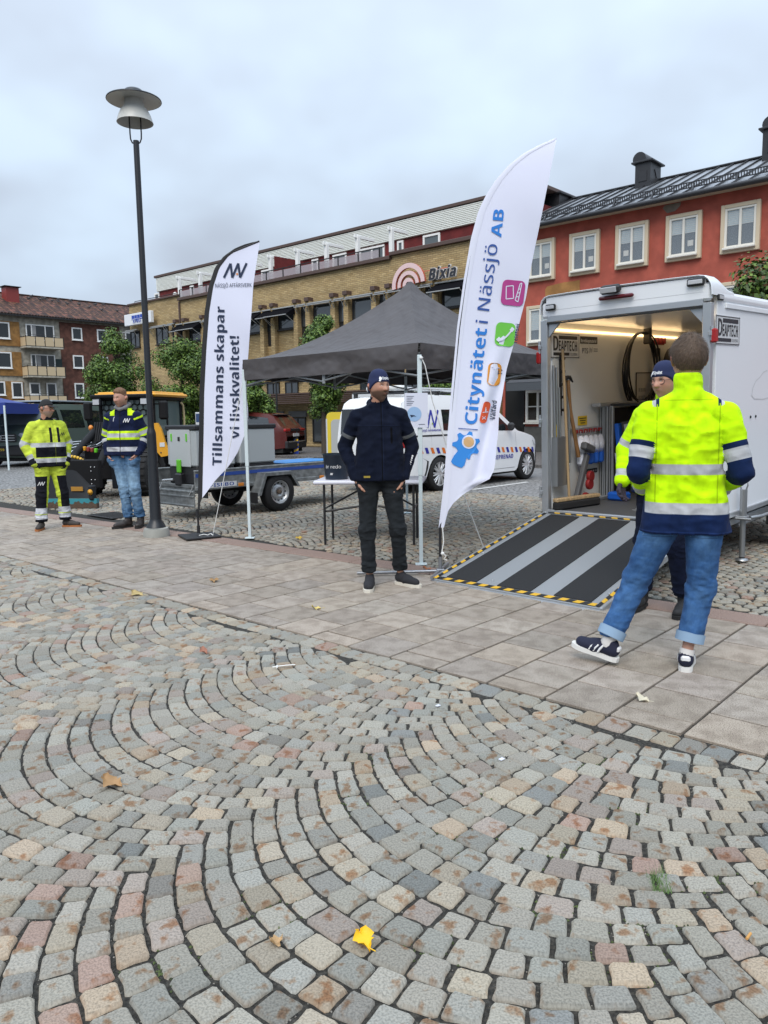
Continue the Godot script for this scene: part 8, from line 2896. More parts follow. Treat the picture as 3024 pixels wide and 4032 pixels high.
# the whole figure. J holds the joints of a person 1.8 m tall facing +z, x to the person's left
func figure(label: String, at: Vector3, turn: float, scale: float, J: Dictionary, o: Dictionary) -> MeshInstance3D:
	var root := MeshInstance3D.new()
	root.name = numbered("person", self)
	add_child(root)
	root.position = at
	root.rotation.y = turn
	root.scale = Vector3.ONE * scale
	tag(root, label, "person")
	var skin_m := M("skin", Color.WHITE, 0.55, 0.0, true)
	skin_m.subsurf_scatter_enabled = true
	skin_m.subsurf_scatter_strength = 0.06
	root.material_override = skin_m
	var b := B.new()
	var hx := Transform3D(Basis.from_euler(Vector3(o.get("pitch", 0.0), o.get("yaw", 0.0), o.get("tilt", 0.0))) * Basis.from_scale(Vector3.ONE * o.get("head_size", 1.0)), J.head)
	b.xf = hx
	head_mesh(b, o)
	b.xf = Transform3D()
	# the body under the clothes, in one skin with the neck
	b.col = o.skin
	var nb := nets([[J.SL * 0.8 + J.SR * 0.2, J.SR * 0.8 + J.SL * 0.2, 0.035, 0.035, 0], [J.chest, J.pelvis, 0.085, 0.08, 0], [J.chest + Vector3(0, 0, -0.02), J.neck + Vector3(0, -0.01, 0.0), 0.045, 0.042, 0], [J.HL, J.KL, 0.06, 0.042, 0], [J.KL, J.AL, 0.042, 0.03, 0], [J.HR, J.KR, 0.06, 0.042, 0], [J.KR, J.AR, 0.042, 0.03, 0], [J.SL, J.EL, 0.038, 0.032, 0], [J.EL, J.WL, 0.032, 0.026, 0], [J.SR, J.ER, 0.038, 0.032, 0], [J.ER, J.WR, 0.032, 0.026, 0]], 0.018, 0.04, -9, 9, 0.0, Vector3.ONE, 1)
	for i in range(0, nb[2].size(), 3): b.t3(nb[0][nb[2][i]], nb[0][nb[2][i + 1]], nb[0][nb[2][i + 2]], nb[1][nb[2][i]], nb[1][nb[2][i + 1]], nb[1][nb[2][i + 2]])
	for s in [["L", false], ["R", true]]:
		var w: Vector3 = J["W" + s[0]]
		var e: Vector3 = J["E" + s[0]]
		var dn := (w - e).normalized()
		if J.has("D" + s[0]): dn = J["D" + s[0]].normalized()
		var fw: Vector3 = J.get("F" + s[0], Vector3(0, 0, 1))
		var x := (-dn).cross(fw).normalized()
		var z := x.cross(-dn).normalized()
		var hb := Basis(x, -dn, z)
		if not o.has("gloves"): hand(b, Transform3D(hb, w), x.x > 0 if s[1] else x.x < 0, o.skin)
		else:
			var gbb := B.new()
			hand(gbb, Transform3D(hb, w), x.x > 0 if s[1] else x.x < 0, Color.WHITE, 0.003)
			put("glove", gbb, o.gloves, root)
	root.mesh = b.mesh()
	# jacket
	var hem: float = o.hem
	var wd: float = o.get("width", 0.09)
	var sy: float = J.SL.y
	var C: Vector3 = J.chest
	var Pv: Vector3 = J.pelvis
	var jp := [[Vector3(C.x, sy - 0.10, C.z), Vector3(Pv.x, hem - 0.06, Pv.z + 0.006), 0.112, 0.128 + o.get("belly", 0.0), 0]]
	jp.append([Vector3(C.x, sy - 0.10, C.z), J.neck + Vector3(0, -0.015, -0.005), 0.110, 0.072, 0])
	jp.append([J.neck + Vector3(0, -0.10, -0.02), J.neck + Vector3(0, -0.02, -0.015), 0.085, 0.072, 0])
	for s in [-1, 1]:
		jp.append([Vector3(C.x + s * wd * 0.9, sy - 0.085, C.z - 0.005), Vector3(lerpf(C.x, Pv.x, 0.6) + s * wd, lerpf(sy, hem, 0.55), lerpf(C.z, Pv.z, 0.6) + 0.012), 0.108, 0.113 + o.get("belly", 0.0), 0])
		jp.append([Vector3(lerpf(C.x, Pv.x, 0.6) + s * wd, lerpf(sy, hem, 0.55), lerpf(C.z, Pv.z, 0.6) + 0.012), Vector3(Pv.x + s * (wd + o.get("flare", 0.010)), hem - 0.05, Pv.z), 0.113 + o.get("belly", 0.0), 0.125, 0])
	jp.append([J.SL + Vector3(-0.02, -0.005, 0), J.neck + Vector3(0.035, -0.025, -0.015), 0.064, 0.060, 0])
	jp.append([J.SR + Vector3(0.02, -0.005, 0), J.neck + Vector3(-0.035, -0.025, -0.015), 0.064, 0.060, 0])
	jp.append([J.neck + Vector3(0, -0.03, -0.005), J.neck + Vector3(0, o.get("collar", 0.045), 0.0), 0.074, 0.068, 0])
	var ar: float = o.get("sleeve", 0.064)
	jp.append([J.SL, J.EL, ar + 0.006, ar - 0.004, 1])
	var down := 0.16 if o.has("pocket") else 0.0
	jp.append([J.EL, J.WL + (J.WL - J.EL) * down, ar - 0.004, ar - 0.018, 2])
	jp.append([J.SR, J.ER, ar + 0.006, ar - 0.004, 3])
	jp.append([J.ER, J.WR + (J.WR - J.ER) * down, ar - 0.004, ar - 0.018, 4])
	if o.has("hood"):
		for s in [-1, 1]:
			jp.append([J.neck + Vector3(s * 0.062, 0.0, 0.03), J.neck + Vector3(s * 0.055, 0.02, -0.06), 0.024, 0.036, 0])
			jp.append([J.neck + Vector3(s * 0.055, 0.02, -0.06), J.neck + Vector3(0, -0.01, -0.10), 0.036, 0.05, 0])
	var jn := nets(jp, o.get("cell", 0.014), 0.014, hem, J.neck.y + o.get("collar", 0.045) + 0.035, 0.0095, Vector3(5, 6.5, 5), hash(label) % 1000)
	garment("jacket", jp, jn, o.jacket, root)
	# trousers
	var tp := []
	var lr: float = o.get("leg", 0.086)
	for s in [["L", 5], ["R", 6]]:
		var hp: Vector3 = J["H" + s[0]]
		var kn: Vector3 = J["K" + s[0]]
		var an: Vector3 = J["A" + s[0]]
		tp.append([hp + Vector3(0, 0.0, -0.01), kn, lr + 0.012, lr * 0.78, s[1]])
		tp.append([kn, an, lr * 0.78, lr * 0.66 * o.get("cuff_wide", 1.0), s[1]])
		tp.append([hp + Vector3(0, -0.02, -0.018), hp + Vector3(0, 0.09, 0.0), 0.082, 0.066, s[1]])
		tp.append([hp + Vector3(0, 0.03, 0.012), hp + Vector3(0, 0.12, 0.008), 0.085, 0.082, s[1]])
	if o.has("pocket"):
		for s in [["L", 5, 1.0], ["R", 6, -1.0]]:
			var w: Vector3 = J["W" + s[0]]
			tp.append([Vector3(w.x - s[2] * 0.030, w.y - o.pocket, w.z), Vector3(w.x - s[2] * 0.070, w.y - 0.13, w.z + 0.01), 0.046, 0.050, s[1]])
	var cuff: float = o.get("cuff", 0.1)
	var tn := nets(tp, o.get("cell", 0.014), 0.03, cuff, hem + 0.012, o.get("crease", 0.014), Vector3(6, 12, 6), hash(label) % 777)
	garment("trousers", tp, tn, o.trousers, root)
	# shoes
	for s in [["L", 1.0], ["R", -1.0]]:
		var an: Vector3 = J["A" + s[0]]
		var tw: Vector3 = J["T" + s[0]]          # yaw, pitch, heel height
		var bs := Basis(Vector3.UP, tw.x) * Basis(Vector3.RIGHT, tw.y) * Basis.from_scale(Vector3(s[1], 1, 1))
		shoe(root, Transform3D(bs, Vector3(an.x, 0.0 + tw.z, an.z) - Basis(Vector3.UP, tw.x) * Vector3(0, 0, 0.058)), o.upper, o.sole, o.get("shoe_h", 0.095), 0.285, o.get("boot", 0.0))
	root.set_meta("hx", hx)
	return root

func stand() -> Dictionary:
	return {"head": Vector3(0, 1.652, 0.03), "neck": Vector3(0, 1.505, -0.005), "chest": Vector3(0, 1.32, -0.01), "pelvis": Vector3(0, 0.95, 0.0),
		"SL": Vector3(0.178, 1.418, -0.02), "SR": Vector3(-0.178, 1.418, -0.02), "EL": Vector3(0.262, 1.165, -0.075), "ER": Vector3(-0.262, 1.165, -0.075), "WL": Vector3(0.195, 0.935, 0.035), "WR": Vector3(-0.195, 0.935, 0.035),
		"DL": Vector3(-0.42, -1.0, 0.10), "DR": Vector3(0.42, -1.0, 0.10), "FL": Vector3(-1, 0, 0.3), "FR": Vector3(1, 0, 0.3),
		"HL": Vector3(0.088, 0.90, 0.0), "HR": Vector3(-0.088, 0.90, 0.0), "KL": Vector3(0.105, 0.50, 0.03), "KR": Vector3(-0.105, 0.50, 0.03), "AL": Vector3(0.12, 0.08, -0.02), "AR": Vector3(-0.12, 0.08, -0.02),
		"TL": Vector3(0.2, 0, 0), "TR": Vector3(-0.2, 0, 0)}

func glasses(root: Node, hx: Transform3D, o: Dictionary) -> void:
	var b := B.new()
	b.xf = hx
	for s in [-1, 1]:
		var c := Vector3(s * 0.033, 0.012, 0.094)
		var path := []
		for k in 17:
			var a := TAU * k / 16
			path.append(c + Vector3(cos(a) * 0.026, sin(a) * 0.018 * (1.0 - 0.15 * sin(a)), -0.006 * absf(cos(a)) - 0.25 * absf(c.x + cos(a) * 0.026) * 0.25))
		b.tube(path, 0.0022, 6, false)
		b.tube([c + Vector3(s * 0.026, 0.006, -0.012), Vector3(s * 0.080, 0.018, 0.05), Vector3(s * 0.084, 0.016, -0.01)], 0.002, 6)
	b.tube([Vector3(-0.008, 0.014, 0.092), Vector3(0, 0.018, 0.094), Vector3(0.008, 0.014, 0.092)], 0.002, 6)
	put("glasses", b, M("glasses frame", lin(0.02, 0.012, 0.01), 0.3), root)

func beanie(root: Node, hx: Transform3D, o: Dictionary, m: Material, lon: float) -> void:
	var keep := func(d: Vector3) -> float: return d.y - lerpf(-0.42, 0.33, smoothstep(-0.55, 0.80, d.z))
	var thick := func(d: Vector3) -> float: return 0.011 + 0.022 * smoothstep(0.5, 1.0, d.y) + 0.006 * smoothstep(0.0, -0.8, d.z) * smoothstep(0.2, 0.8, d.y) + 0.0012 * sin(atan2(d.x, d.z) * 60.0) * smoothstep(0.9, 0.5, d.y)
	var s := shell("beanie", o, keep, thick, m, root, hx, 120, 70)
	var b := B.new()
	b.xf = hx
	var f := func(p: Vector2) -> Vector3: return head_at(dir_at(lon + p.x / 0.085, asin(clampf(0.50 + p.y / 0.11, -1, 1))), o, 0.0145)
	lay(b, glyphs("Citynätet", 0.017, 0.072).map(func(p): return p + Vector2(-0.028, -0.004)), f, Vector3(0, 0.3, 1))
	lay(b, fan(gear(Vector2(-0.043, 0.003), 0.013, 0.4)), f, Vector3(0, 0.3, 1))
	put("print", b, M("white print", Color.WHITE), s)

func people() -> void:
	var silver := Color(0.42, 0.43, 0.45)
	var navy := Color(0.010, 0.015, 0.042)
	var black := Color(0.011, 0.012, 0.016)
	# 1: man in yellow work clothes and black cap
	var neon := Color(0.50, 0.60, 0.06)
	var p := Print.new(neon)
	p.torso([0, 1], -0.085, 0.085, 1.50, 1.75, black)
	p.torso([0, 1], -0.4, 0.4, 1.135, 1.195, silver)
	p.torso([0, 1], -0.19, 0.22, 0.995, 1.135, black)
	p.torso([0, 1], -0.4, 0.4, 0.925, 0.985, silver)
	p.torso([0, 1], -0.4, 0.4, 0.66, 0.925, black)
	p.torso([0], 0.0, 0.035, 1.20, 1.40, black)
	p.torso([0], 0.10, 0.135, 1.20, 1.40, black)
	p.torso([0], -0.20, -0.03, 1.36, 1.366, neon * 0.5)
	p.torso([0], 0.15, 0.26, 1.36, 1.366, neon * 0.5)
	p.torso([0], 0.060, 0.064, 0.9, 1.5, neon * 0.45)
	p.arms([0, 1], 0.42, 0.55, silver)
	p.arms([0, 1], 0.78, 0.88, silver)
	p.arms([0, 1], 0.88, 1.0, black)
	var t := Print.new(black)
	t.legs([0, 1], [0, 1], -0.15, 0.15, 0.735, 1.1, neon)
	t.legs([0], [0, 1], -0.15, -0.045, 0.2, 0.8, neon)
	t.legs([1], [0, 1], 0.045, 0.15, 0.2, 0.8, neon)
	t.legs([0], [0, 1], 0.10, 0.15, 0.2, 0.5, neon)
	t.legs([1], [0, 1], -0.15, -0.10, 0.2, 0.5, neon)
	t.legs([0, 1], [0, 1], -0.15, 0.15, 0.145, 0.30, Color(0.55, 0.56, 0.60))
	t.legs([0, 1], [0, 1], -0.15, 0.15, 0.205, 0.218, neon)
	t.legs([0, 1], [0, 1], -0.15, 0.15, 0.0, 0.145, black)
	var J := stand()
	J.KL = Vector3(0.14, 0.50, 0.03)
	J.KR = Vector3(-0.13, 0.50, 0.03)
	J.AL = Vector3(0.175, 0.08, -0.03)
	J.AR = Vector3(-0.16, 0.08, 0.01)
	J.TL = Vector3(0.85, 0, 0)
	J.TR = Vector3(-0.5, 0, 0)
	J.ER = Vector3(-0.285, 1.17, -0.06)
	J.EL = Vector3(0.275, 1.17, -0.07)
	J.WR = Vector3(-0.215, 0.94, 0.04)
	J.WL = Vector3(0.215, 0.94, 0.04)
	var o := {"pocket": 0.055, "skin": Color(0.42, 0.22, 0.15), "brow": Color(0.16, 0.12, 0.09), "beard": 0.45, "beard_col": Color(0.30, 0.27, 0.24), "yaw": 0.75, "pitch": 0.05, "hem": 0.865, "width": 0.105, "belly": 0.012, "sleeve": 0.070, "leg": 0.094, "cuff": 0.105, "cuff_wide": 1.2, "gaze": 1.0, "cell": 0.015,
		"jacket": p.mat(0.85, "yellow jacket"), "trousers": t.mat(0.85, "yellow black trousers"), "upper": M("shoe brown black", lin(0.035, 0.028, 0.024), 0.7), "sole": M("orange sole", lin(0.35, 0.12, 0.03), 0.6), "gloves": M("dark cuff cloth", lin(0.012, 0.012, 0.015), 0.9)}
	var man := figure("man in yellow high visibility work clothes, black cap and glasses, hands in pockets", Vector3(-4.42, 0, -10.19), 0.66, 0.955, J, o)
	var hx: Transform3D = man.get_meta("hx")
	var capm := M("cap black", lin(0.012, 0.012, 0.013), 0.85)
	var cap := shell("cap", o, func(d: Vector3) -> float: return d.y - lerpf(0.05, 0.42, smoothstep(-0.7, 0.6, d.z)), func(d: Vector3) -> float: return 0.010 + 0.010 * smoothstep(0.6, 1.0, d.y), capm, man, hx)
	var b := B.new()
	b.xf = hx
	var pts := []
	for j in 6:
		for i in 13:
			var a := lerpf(-0.95, 0.95, i / 12.0)
			var d := dir_at(a, 0.42)
			var base := head_at(d, o, 0.006)
			var ext := 0.075 * cos(a * 1.45) * j / 5.0
			pts.append(base + Vector3(sin(a) * 0.25, -0.16 - 0.3 * absf(sin(a)), 1.0) * ext)
	b.grid(pts, 12, 5)
	var low := []
	for q in pts: low.append(q - Vector3(0, 0.004, 0))
	b.grid(low, 12, 5, [], true)
	put("visor", b, capm, cap)
	shell("hair", o, func(d: Vector3) -> float: return minf(d.y + 0.12, -d.z + 0.25), func(d: Vector3) -> float: return 0.004, M("grey hair", lin(0.20, 0.18, 0.16), 0.9), man, hx)
	glasses(man, hx, o)
	emblem(man, Vector2(0.175, 1.31), 0.075, 0.045, black, 0.135)
	emblem(man, Vector2(-0.15, 0.64), 0.09, 0.05, Color(0.6, 0.6, 0.6), 0.125)
	# 2: man in navy jacket and jeans
	var neon2 := Color(0.55, 0.80, 0.02)
	p = Print.new(navy)
	p.torso([0, 1], 0.085, 0.19, 1.435, 1.53, neon2)
	p.torso([0, 1], -0.19, -0.085, 1.435, 1.53, neon2)
	p.torso([0, 1], -0.4, 0.4, 1.13, 1.24, neon2)
	p.torso([0, 1], -0.4, 0.4, 1.158, 1.212, silver)
	p.torso([0, 1], -0.4, 0.4, 0.985, 1.04, silver)
	p.torso([0], -0.004, 0.004, 0.8, 1.5, black)
	p.torso([0], -0.088, -0.080, 1.36, 1.42, silver)
	p.arms([0, 1], 0.02, 0.06, neon2)
	p.arms([0, 1], 0.30, 0.47, neon2)
	p.arms([0, 1], 0.345, 0.425, silver)
	p.arms([0, 1], 0.60, 0.68, silver)
	t = Print.new(navy)
	t.denim(Color(0.045, 0.105, 0.205), Color(0.22, 0.335, 0.45), 7)
	J = stand()
	J.HL = Vector3(0.088, 0.92, 0.0)
	J.HR = Vector3(-0.088, 0.92, 0.0)
	J.KL = Vector3(0.13, 0.51, 0.06)
	J.KR = Vector3(-0.02, 0.52, 0.03)
	J.AL = Vector3(0.165, 0.08, 0.0)
	J.AR = Vector3(0.02, 0.08, 0.04)
	J.TL = Vector3(0.15, 0, 0)
	J.TR = Vector3(-0.75, 0, 0)
	J.WL = Vector3(0.205, 0.965, 0.05)
	J.WR = Vector3(-0.205, 0.965, 0.04)
	J.DL = Vector3(-0.62, -0.85, 0.12)
	J.DR = Vector3(0.50, -0.9, 0.10)
	o = {"skin": Color(0.46, 0.25, 0.18), "brow": Color(0.20, 0.12, 0.07), "beard": 0.2, "beard_col": Color(0.25, 0.15, 0.09), "yaw": -0.35, "pitch": 0.12, "hem": 0.93, "width": 0.092, "hood": 1, "gaze": -1.0, "cuff": 0.13, "leg": 0.084, "boot": 0.07, "shoe_h": 0.11, "head_size": 0.98, "pocket": 0.085,
		"jacket": p.mat(0.8, "navy jacket"), "trousers": t.mat(0.85, "light jeans"), "upper": M("boot brown", lin(0.026, 0.020, 0.018), 0.55), "sole": M("boot sole", lin(0.012, 0.011, 0.011), 0.7)}
	man = figure("man in navy jacket with yellow bands and light jeans, hands in pockets", Vector3(-3.42, 0, -10.2), -0.08, 1.03, J, o)
	hx = man.get_meta("hx")
	var nz := FastNoiseLite.new()
	nz.frequency = 14.0
	nz.seed = 3
	var fair := M("fair brown hair", lin(0.16, 0.085, 0.045), 0.8)
	shell("hair", o, func(d: Vector3) -> float: return d.y - lerpf(-0.25, 0.62, smoothstep(-0.5, 0.55, d.z)) + 0.12 * absf(d.x) * step_at(d.z, 0.2), func(d: Vector3) -> float: return lerpf(0.004, 0.024, smoothstep(0.4, 0.8, d.y)) + 0.004 * nz.get_noise_3dv(d * 1.5), fair, man, hx)
	tufts(man, hx, o, fair, 500, 0.010, 0.035, 0.6, 5)
	var inner := nets([[Vector3(-0.06, 1.535, 0.05), Vector3(-0.07, 1.575, -0.05), 0.022, 0.026, 0], [Vector3(0.06, 1.535, 0.05), Vector3(0.07, 1.575, -0.05), 0.022, 0.026, 0], [Vector3(-0.06, 1.535, 0.05), Vector3(0.0, 1.515, 0.075), 0.022, 0.02, 0], [Vector3(0.06, 1.535, 0.05), Vector3(0.0, 1.515, 0.075), 0.022, 0.02, 0], [Vector3(-0.07, 1.575, -0.05), Vector3(0.0, 1.57, -0.10), 0.026, 0.03, 0], [Vector3(0.07, 1.575, -0.05), Vector3(0.0, 1.57, -0.10), 0.026, 0.03, 0]], 0.01, 0.02, -9, 9, 0.006, Vector3(20, 20, 20), 4)
	garment("hood", [[Vector3.ZERO, Vector3.UP, 0.1, 0.1, 0]], inner, M("grey hood cloth", lin(0.16, 0.16, 0.165), 0.9), man)
	emblem(man, Vector2(0.095, 1.375), 0.085, 0.05, Color(0.75, 0.75, 0.75), 0.12)
	# 3: man in dark jacket and beanie, in front of the tent
	var dk := Color(0.0062, 0.0090, 0.020)
	p = Print.new(dk)
	p.torso([0], 0.012, 0.018, 0.8, 1.6, Color(0.003, 0.003, 0.004))
	p.torso([0], 0.022, 0.026, 0.8, 1.6, dk * 2.2)
	p.torso([0, 1], -0.4, 0.4, 1.335, 1.339, dk * 0.35)
	p.torso([0, 1], -0.4, 0.4, 1.340, 1.344, dk * 2.0)
	p.torso([0], 0.085, 0.10, 1.20, 1.325, Color(0.003, 0.003, 0.004))
	p.torso([0], -0.14, -0.085, 0.925, 0.94, Color(0.35, 0.26, 0.05))
	p.arms([0, 1], 0.30, 0.355, Color(0.10, 0.105, 0.11))
	t = Print.new(Color(0.018, 0.021, 0.024))
	J = stand()
	J.HL = Vector3(0.088, 0.89, 0)
	J.HR = Vector3(-0.088, 0.89, 0)
	J.KL = Vector3(0.14, 0.49, 0.04)
	J.KR = Vector3(-0.115, 0.49, 0.02)
	J.AL = Vector3(0.165, 0.08, -0.04)
	J.AR = Vector3(-0.10, 0.08, 0.03)
	J.TL = Vector3(0.72, 0, 0)
	J.TR = Vector3(-0.12, 0, 0)
	J.EL = Vector3(0.282, 1.17, -0.07)
	J.ER = Vector3(-0.288, 1.17, -0.07)
	J.WL = Vector3(0.192, 0.905, 0.03)
	J.WR = Vector3(-0.192, 0.895, 0.03)
	o = {"skin": Color(0.40, 0.21, 0.14), "brow": Color(0.05, 0.03, 0.02), "beard": 0.82, "beard_col": Color(0.050, 0.028, 0.018), "yaw": 0.52, "pitch": 0.0, "hem": 0.895, "width": 0.080, "sleeve": 0.058, "flare": 0.022, "hood": 1, "gaze": 1.0, "cuff": 0.125, "leg": 0.079, "cell": 0.012, "collar": 0.06, "pocket": 0.02,
		"jacket": p.mat(0.8, "dark softshell"), "trousers": t.mat(0.85, "charcoal trousers"), "upper": M("shoe black knit", lin(0.014, 0.014, 0.018), 0.85), "sole": M("cream sole", lin(0.62, 0.58, 0.50), 0.6)}
	man = figure("bearded man in navy beanie and dark jacket standing in front of the tent", Vector3(-0.03, 0, -6.36), 0.08, 1.0, J, o)
	hx = man.get_meta("hx")
	beanie(man, hx, o, M("beanie navy", lin(0.009, 0.016, 0.062), 0.9), 0.0)
	b = B.new()
	for k in 9:
		var g := k / 8.0
		var q: Vector3 = (J.EL as Vector3).lerp(J.WL, 0.30 + 0.5 * g) + Vector3(0.018, 0, 0.052 - 0.012 * g)
		b.box(q, Vector3(0.012, 0.014 if k < 2 else 0.008, 0.004), 0.0, Basis(Vector3(0, 0, 1), -0.3))
	tag(put("sleeve_print", b, M("white print", Color.WHITE), man), "", "", "", "stuff")
	for s in [-1, 1]:
		var f: MeshInstance3D = man.get_node("shoe" if s == 1 else "shoe_001")
	# 5: man seen from behind in bright yellow jacket and jeans
	var neon3 := Color(0.52, 0.86, 0.006)
	var nv := Color(0.008, 0.018, 0.062)
	p = Print.new(neon3)
	p.torso([0, 1], 0.145, 0.205, 1.445, 1.52, nv)
	p.torso([0, 1], -0.205, -0.145, 1.445, 1.52, nv)
	p.torso([0, 1], 0.160, 0.185, 1.445, 1.52, silver)
	p.torso([0, 1], -0.185, -0.160, 1.445, 1.52, silver)
	p.torso([1], -0.158, -0.153, 0.9, 1.46, neon3 * 0.62)
	p.torso([1], 0.153, 0.158, 0.9, 1.46, neon3 * 0.62)
	p.torso([1], -0.12, 0.12, 1.478, 1.483, neon3 * 0.62)
	p.torso([0, 1], -0.4, 0.4, 1.085, 1.142, silver * 0.9)
	p.torso([0, 1], -0.4, 0.4, 0.875, 0.935, silver)
	p.torso([0, 1], -0.4, 0.4, 0.66, 0.875, nv)
	p.torso([1], -0.4, 0.4, 0.775, 0.780, nv * 2.0)
	p.torso([0, 1], 0.205, 0.25, 0.875, 1.0, nv)
	p.arms([0, 1], 0.26, 0.66, nv)
	p.arms([0, 1], 0.305, 0.415, silver)
	p.arms([0, 1], 0.86, 1.0, silver)
	t = Print.new(nv)
	t.denim(Color(0.030, 0.085, 0.215), Color(0.095, 0.20, 0.36), 9)
	for s in [0, 1]:
		t.legs([s], [1], -0.06, 0.075, 0.845, 0.849, Color(0.14, 0.24, 0.38))
		t.legs([s], [1], -0.06, -0.056, 0.75, 0.849, Color(0.14, 0.24, 0.38))
		t.legs([s], [1], 0.071, 0.075, 0.75, 0.849, Color(0.14, 0.24, 0.38))
		t.legs([s], [1], -0.06, 0.075, 0.747, 0.751, Color(0.03, 0.06, 0.12))
	J = stand()
	J.HL = Vector3(0.092, 0.86, 0.0)
	J.HR = Vector3(-0.105, 0.86, -0.01)
	J.KL = Vector3(0.235, 0.475, 0.06)
	J.KR = Vector3(-0.105, 0.46, 0.04)
	J.AL = Vector3(0.375, 0.15, -0.04)
	J.AR = Vector3(-0.035, 0.08, -0.03)
	J.TL = Vector3(1.25, -0.20, 0.02)
	J.TR = Vector3(-0.10, 0, 0)
	J.SL = Vector3(0.195, 1.405, -0.02)
	J.SR = Vector3(-0.195, 1.405, -0.02)
	J.EL = Vector3(0.243, 1.115, -0.07)
	J.ER = Vector3(-0.275, 1.105, -0.05)
	J.WL = Vector3(0.215, 1.0, 0.13)
	J.WR = Vector3(-0.20, 1.0, 0.14)
	J.DL = Vector3(-0.6, -0.2, 0.6)
	J.DR = Vector3(0.6, -0.2, 0.6)
	J.head = Vector3(0.0, 1.69, 0.02)
	J.pelvis = Vector3(-0.01, 0.95, 0.0)
	o = {"skin": Color(0.46, 0.25, 0.18), "brow": Color(0.1, 0.06, 0.04), "yaw": 0.12, "pitch": 0.03, "hem": 0.765, "width": 0.078, "flare": 0.036, "belly": 0.0, "sleeve": 0.062, "leg": 0.092, "cuff": 0.17, "cell": 0.0115, "collar": 0.085, "crease": 0.011, "head_size": 1.03,
		"jacket": p.mat(0.75, "bright yellow jacket"), "trousers": t.mat(0.85, "blue jeans"), "upper": M("sneaker navy", lin(0.008, 0.010, 0.03), 0.85), "sole": M("white sole", lin(0.66, 0.65, 0.62), 0.6)}
	man = figure("man seen from behind in bright yellow jacket, rolled jeans and striped sneakers", Vector3(1.635, 0, -4.16), 2.83, 1.0, J, o)
	hx = man.get_meta("hx")
	var brown := M("brown hair", lin(0.085, 0.054, 0.034), 0.75)
	var keep5 := func(d: Vector3) -> float: return d.y - lerpf(-0.50, 0.55, smoothstep(-0.72, 0.35, d.z))
	shell("hair", o, keep5, func(d: Vector3) -> float: return lerpf(0.004, 0.022, smoothstep(-0.45, 0.45, d.y)) + 0.004 * nz.get_noise_3dv(d * 1.2), brown, man, hx, 96, 70)
	tufts(man, hx, o, brown, 7000, 0.0045, 0.034, -0.42, 8)
	sneaker_trim(man, J)
	for s in ["L", "R"]:
		var a: Vector3 = J["A" + s]
		var k: Vector3 = J["K" + s]
		var ax := (k - a).normalized()
		var c := a + ax * ((0.185 - a.y) / ax.y)
		b = B.new()
		b.tube([c - ax * 0.028, c - ax * 0.026, c + ax * 0.022, c + ax * 0.026], [0.066, 0.076, 0.077, 0.068], 20)
		put("rolled_cuff", b, M("denim inside", lin(0.22, 0.32, 0.44), 0.9), man)
		b = B.new()
		b.tube([a + ax * 0.04, a - ax * 0.02, Vector3(a.x, 0.07 + J["T" + s].z, a.z)], [0.04, 0.038, 0.036], 14)
		put("sock", b, M("white sock", lin(0.6, 0.58, 0.56), 0.9), man)
	# 4: man with glasses behind him
	p = Print.new(neon3)
	p.torso([0, 1], -0.4, 0.4, 1.085, 1.142, silver)
	p.torso([0, 1], -0.4, 0.4, 0.66, 0.90, nv)
	p.arms([0, 1], 0.38, 0.46, silver)
	p.arms([0, 1], 0.84, 0.94, silver)
	p.arms([0, 1], 0.94, 1.0, neon3)
	t = Print.new(Color(0.007, 0.010, 0.024))
	J = stand()
	J.ER = Vector3(-0.30, 1.17, 0.0)
	J.WR = Vector3(-0.27, 0.94, 0.10)
	J.DR = Vector3(0.1, -0.9, 0.35)
	J.KL = Vector3(0.13, 0.5, 0.04)
	J.KR = Vector3(-0.11, 0.5, 0.04)
	J.TR = Vector3(0.1, 0, 0)
	J.AL = Vector3(0.17, 0.08, -0.02)
	J.AR = Vector3(-0.14, 0.08, 0.0)
	o = {"skin": Color(0.44, 0.235, 0.165), "brow": Color(0.10, 0.07, 0.05), "beard": 0.15, "beard_col": Color(0.25, 0.2, 0.17), "yaw": -0.15, "pitch": 0.10, "hem": 0.86, "width": 0.105, "sleeve": 0.068, "cuff": 0.13, "collar": 0.085, "leg": 0.092, "boot": 0.09, "shoe_h": 0.11, "gaze": -1.0,
		"jacket": p.mat(0.75, "yellow jacket of the man with glasses"), "trousers": t.mat(0.9, "navy work trousers"), "upper": M("boot black", lin(0.014, 0.014, 0.015), 0.7), "sole": M("boot sole", Color.WHITE), "gloves": M("purple grey glove", lin(0.035, 0.026, 0.042), 0.9)}
	man = figure("man in glasses, navy beanie and yellow jacket, half hidden behind the man in front", Vector3(1.985, 0, -5.43), -0.80, 0.985, J, o)
	hx = man.get_meta("hx")
	beanie(man, hx, o, M("beanie navy", Color.WHITE), 0.0)
	glasses(man, hx, o)

func step_at(x: float, e: float) -> float: return 1.0 if x > e else 0.0

# a printed emblem on the chest or thigh: laid over the cloth's front at its depth
func emblem(man: Node, at: Vector2, w: float, h: float, c: Color, z: float) -> void:
	var b := B.new()
	var f := func(p: Vector2) -> Vector3: return Vector3(at.x - w / 2 + p.x, at.y - h / 2 + p.y, z - pow(absf(at.x + p.x - w / 2), 2.0) * 0.9)
	lay(b, zigzag(w, h, h * 0.17), f, Vector3(0, 0, 1))
	put("emblem", b, M("emblem " + str(c), c.linear_to_srgb(), 0.7), man)

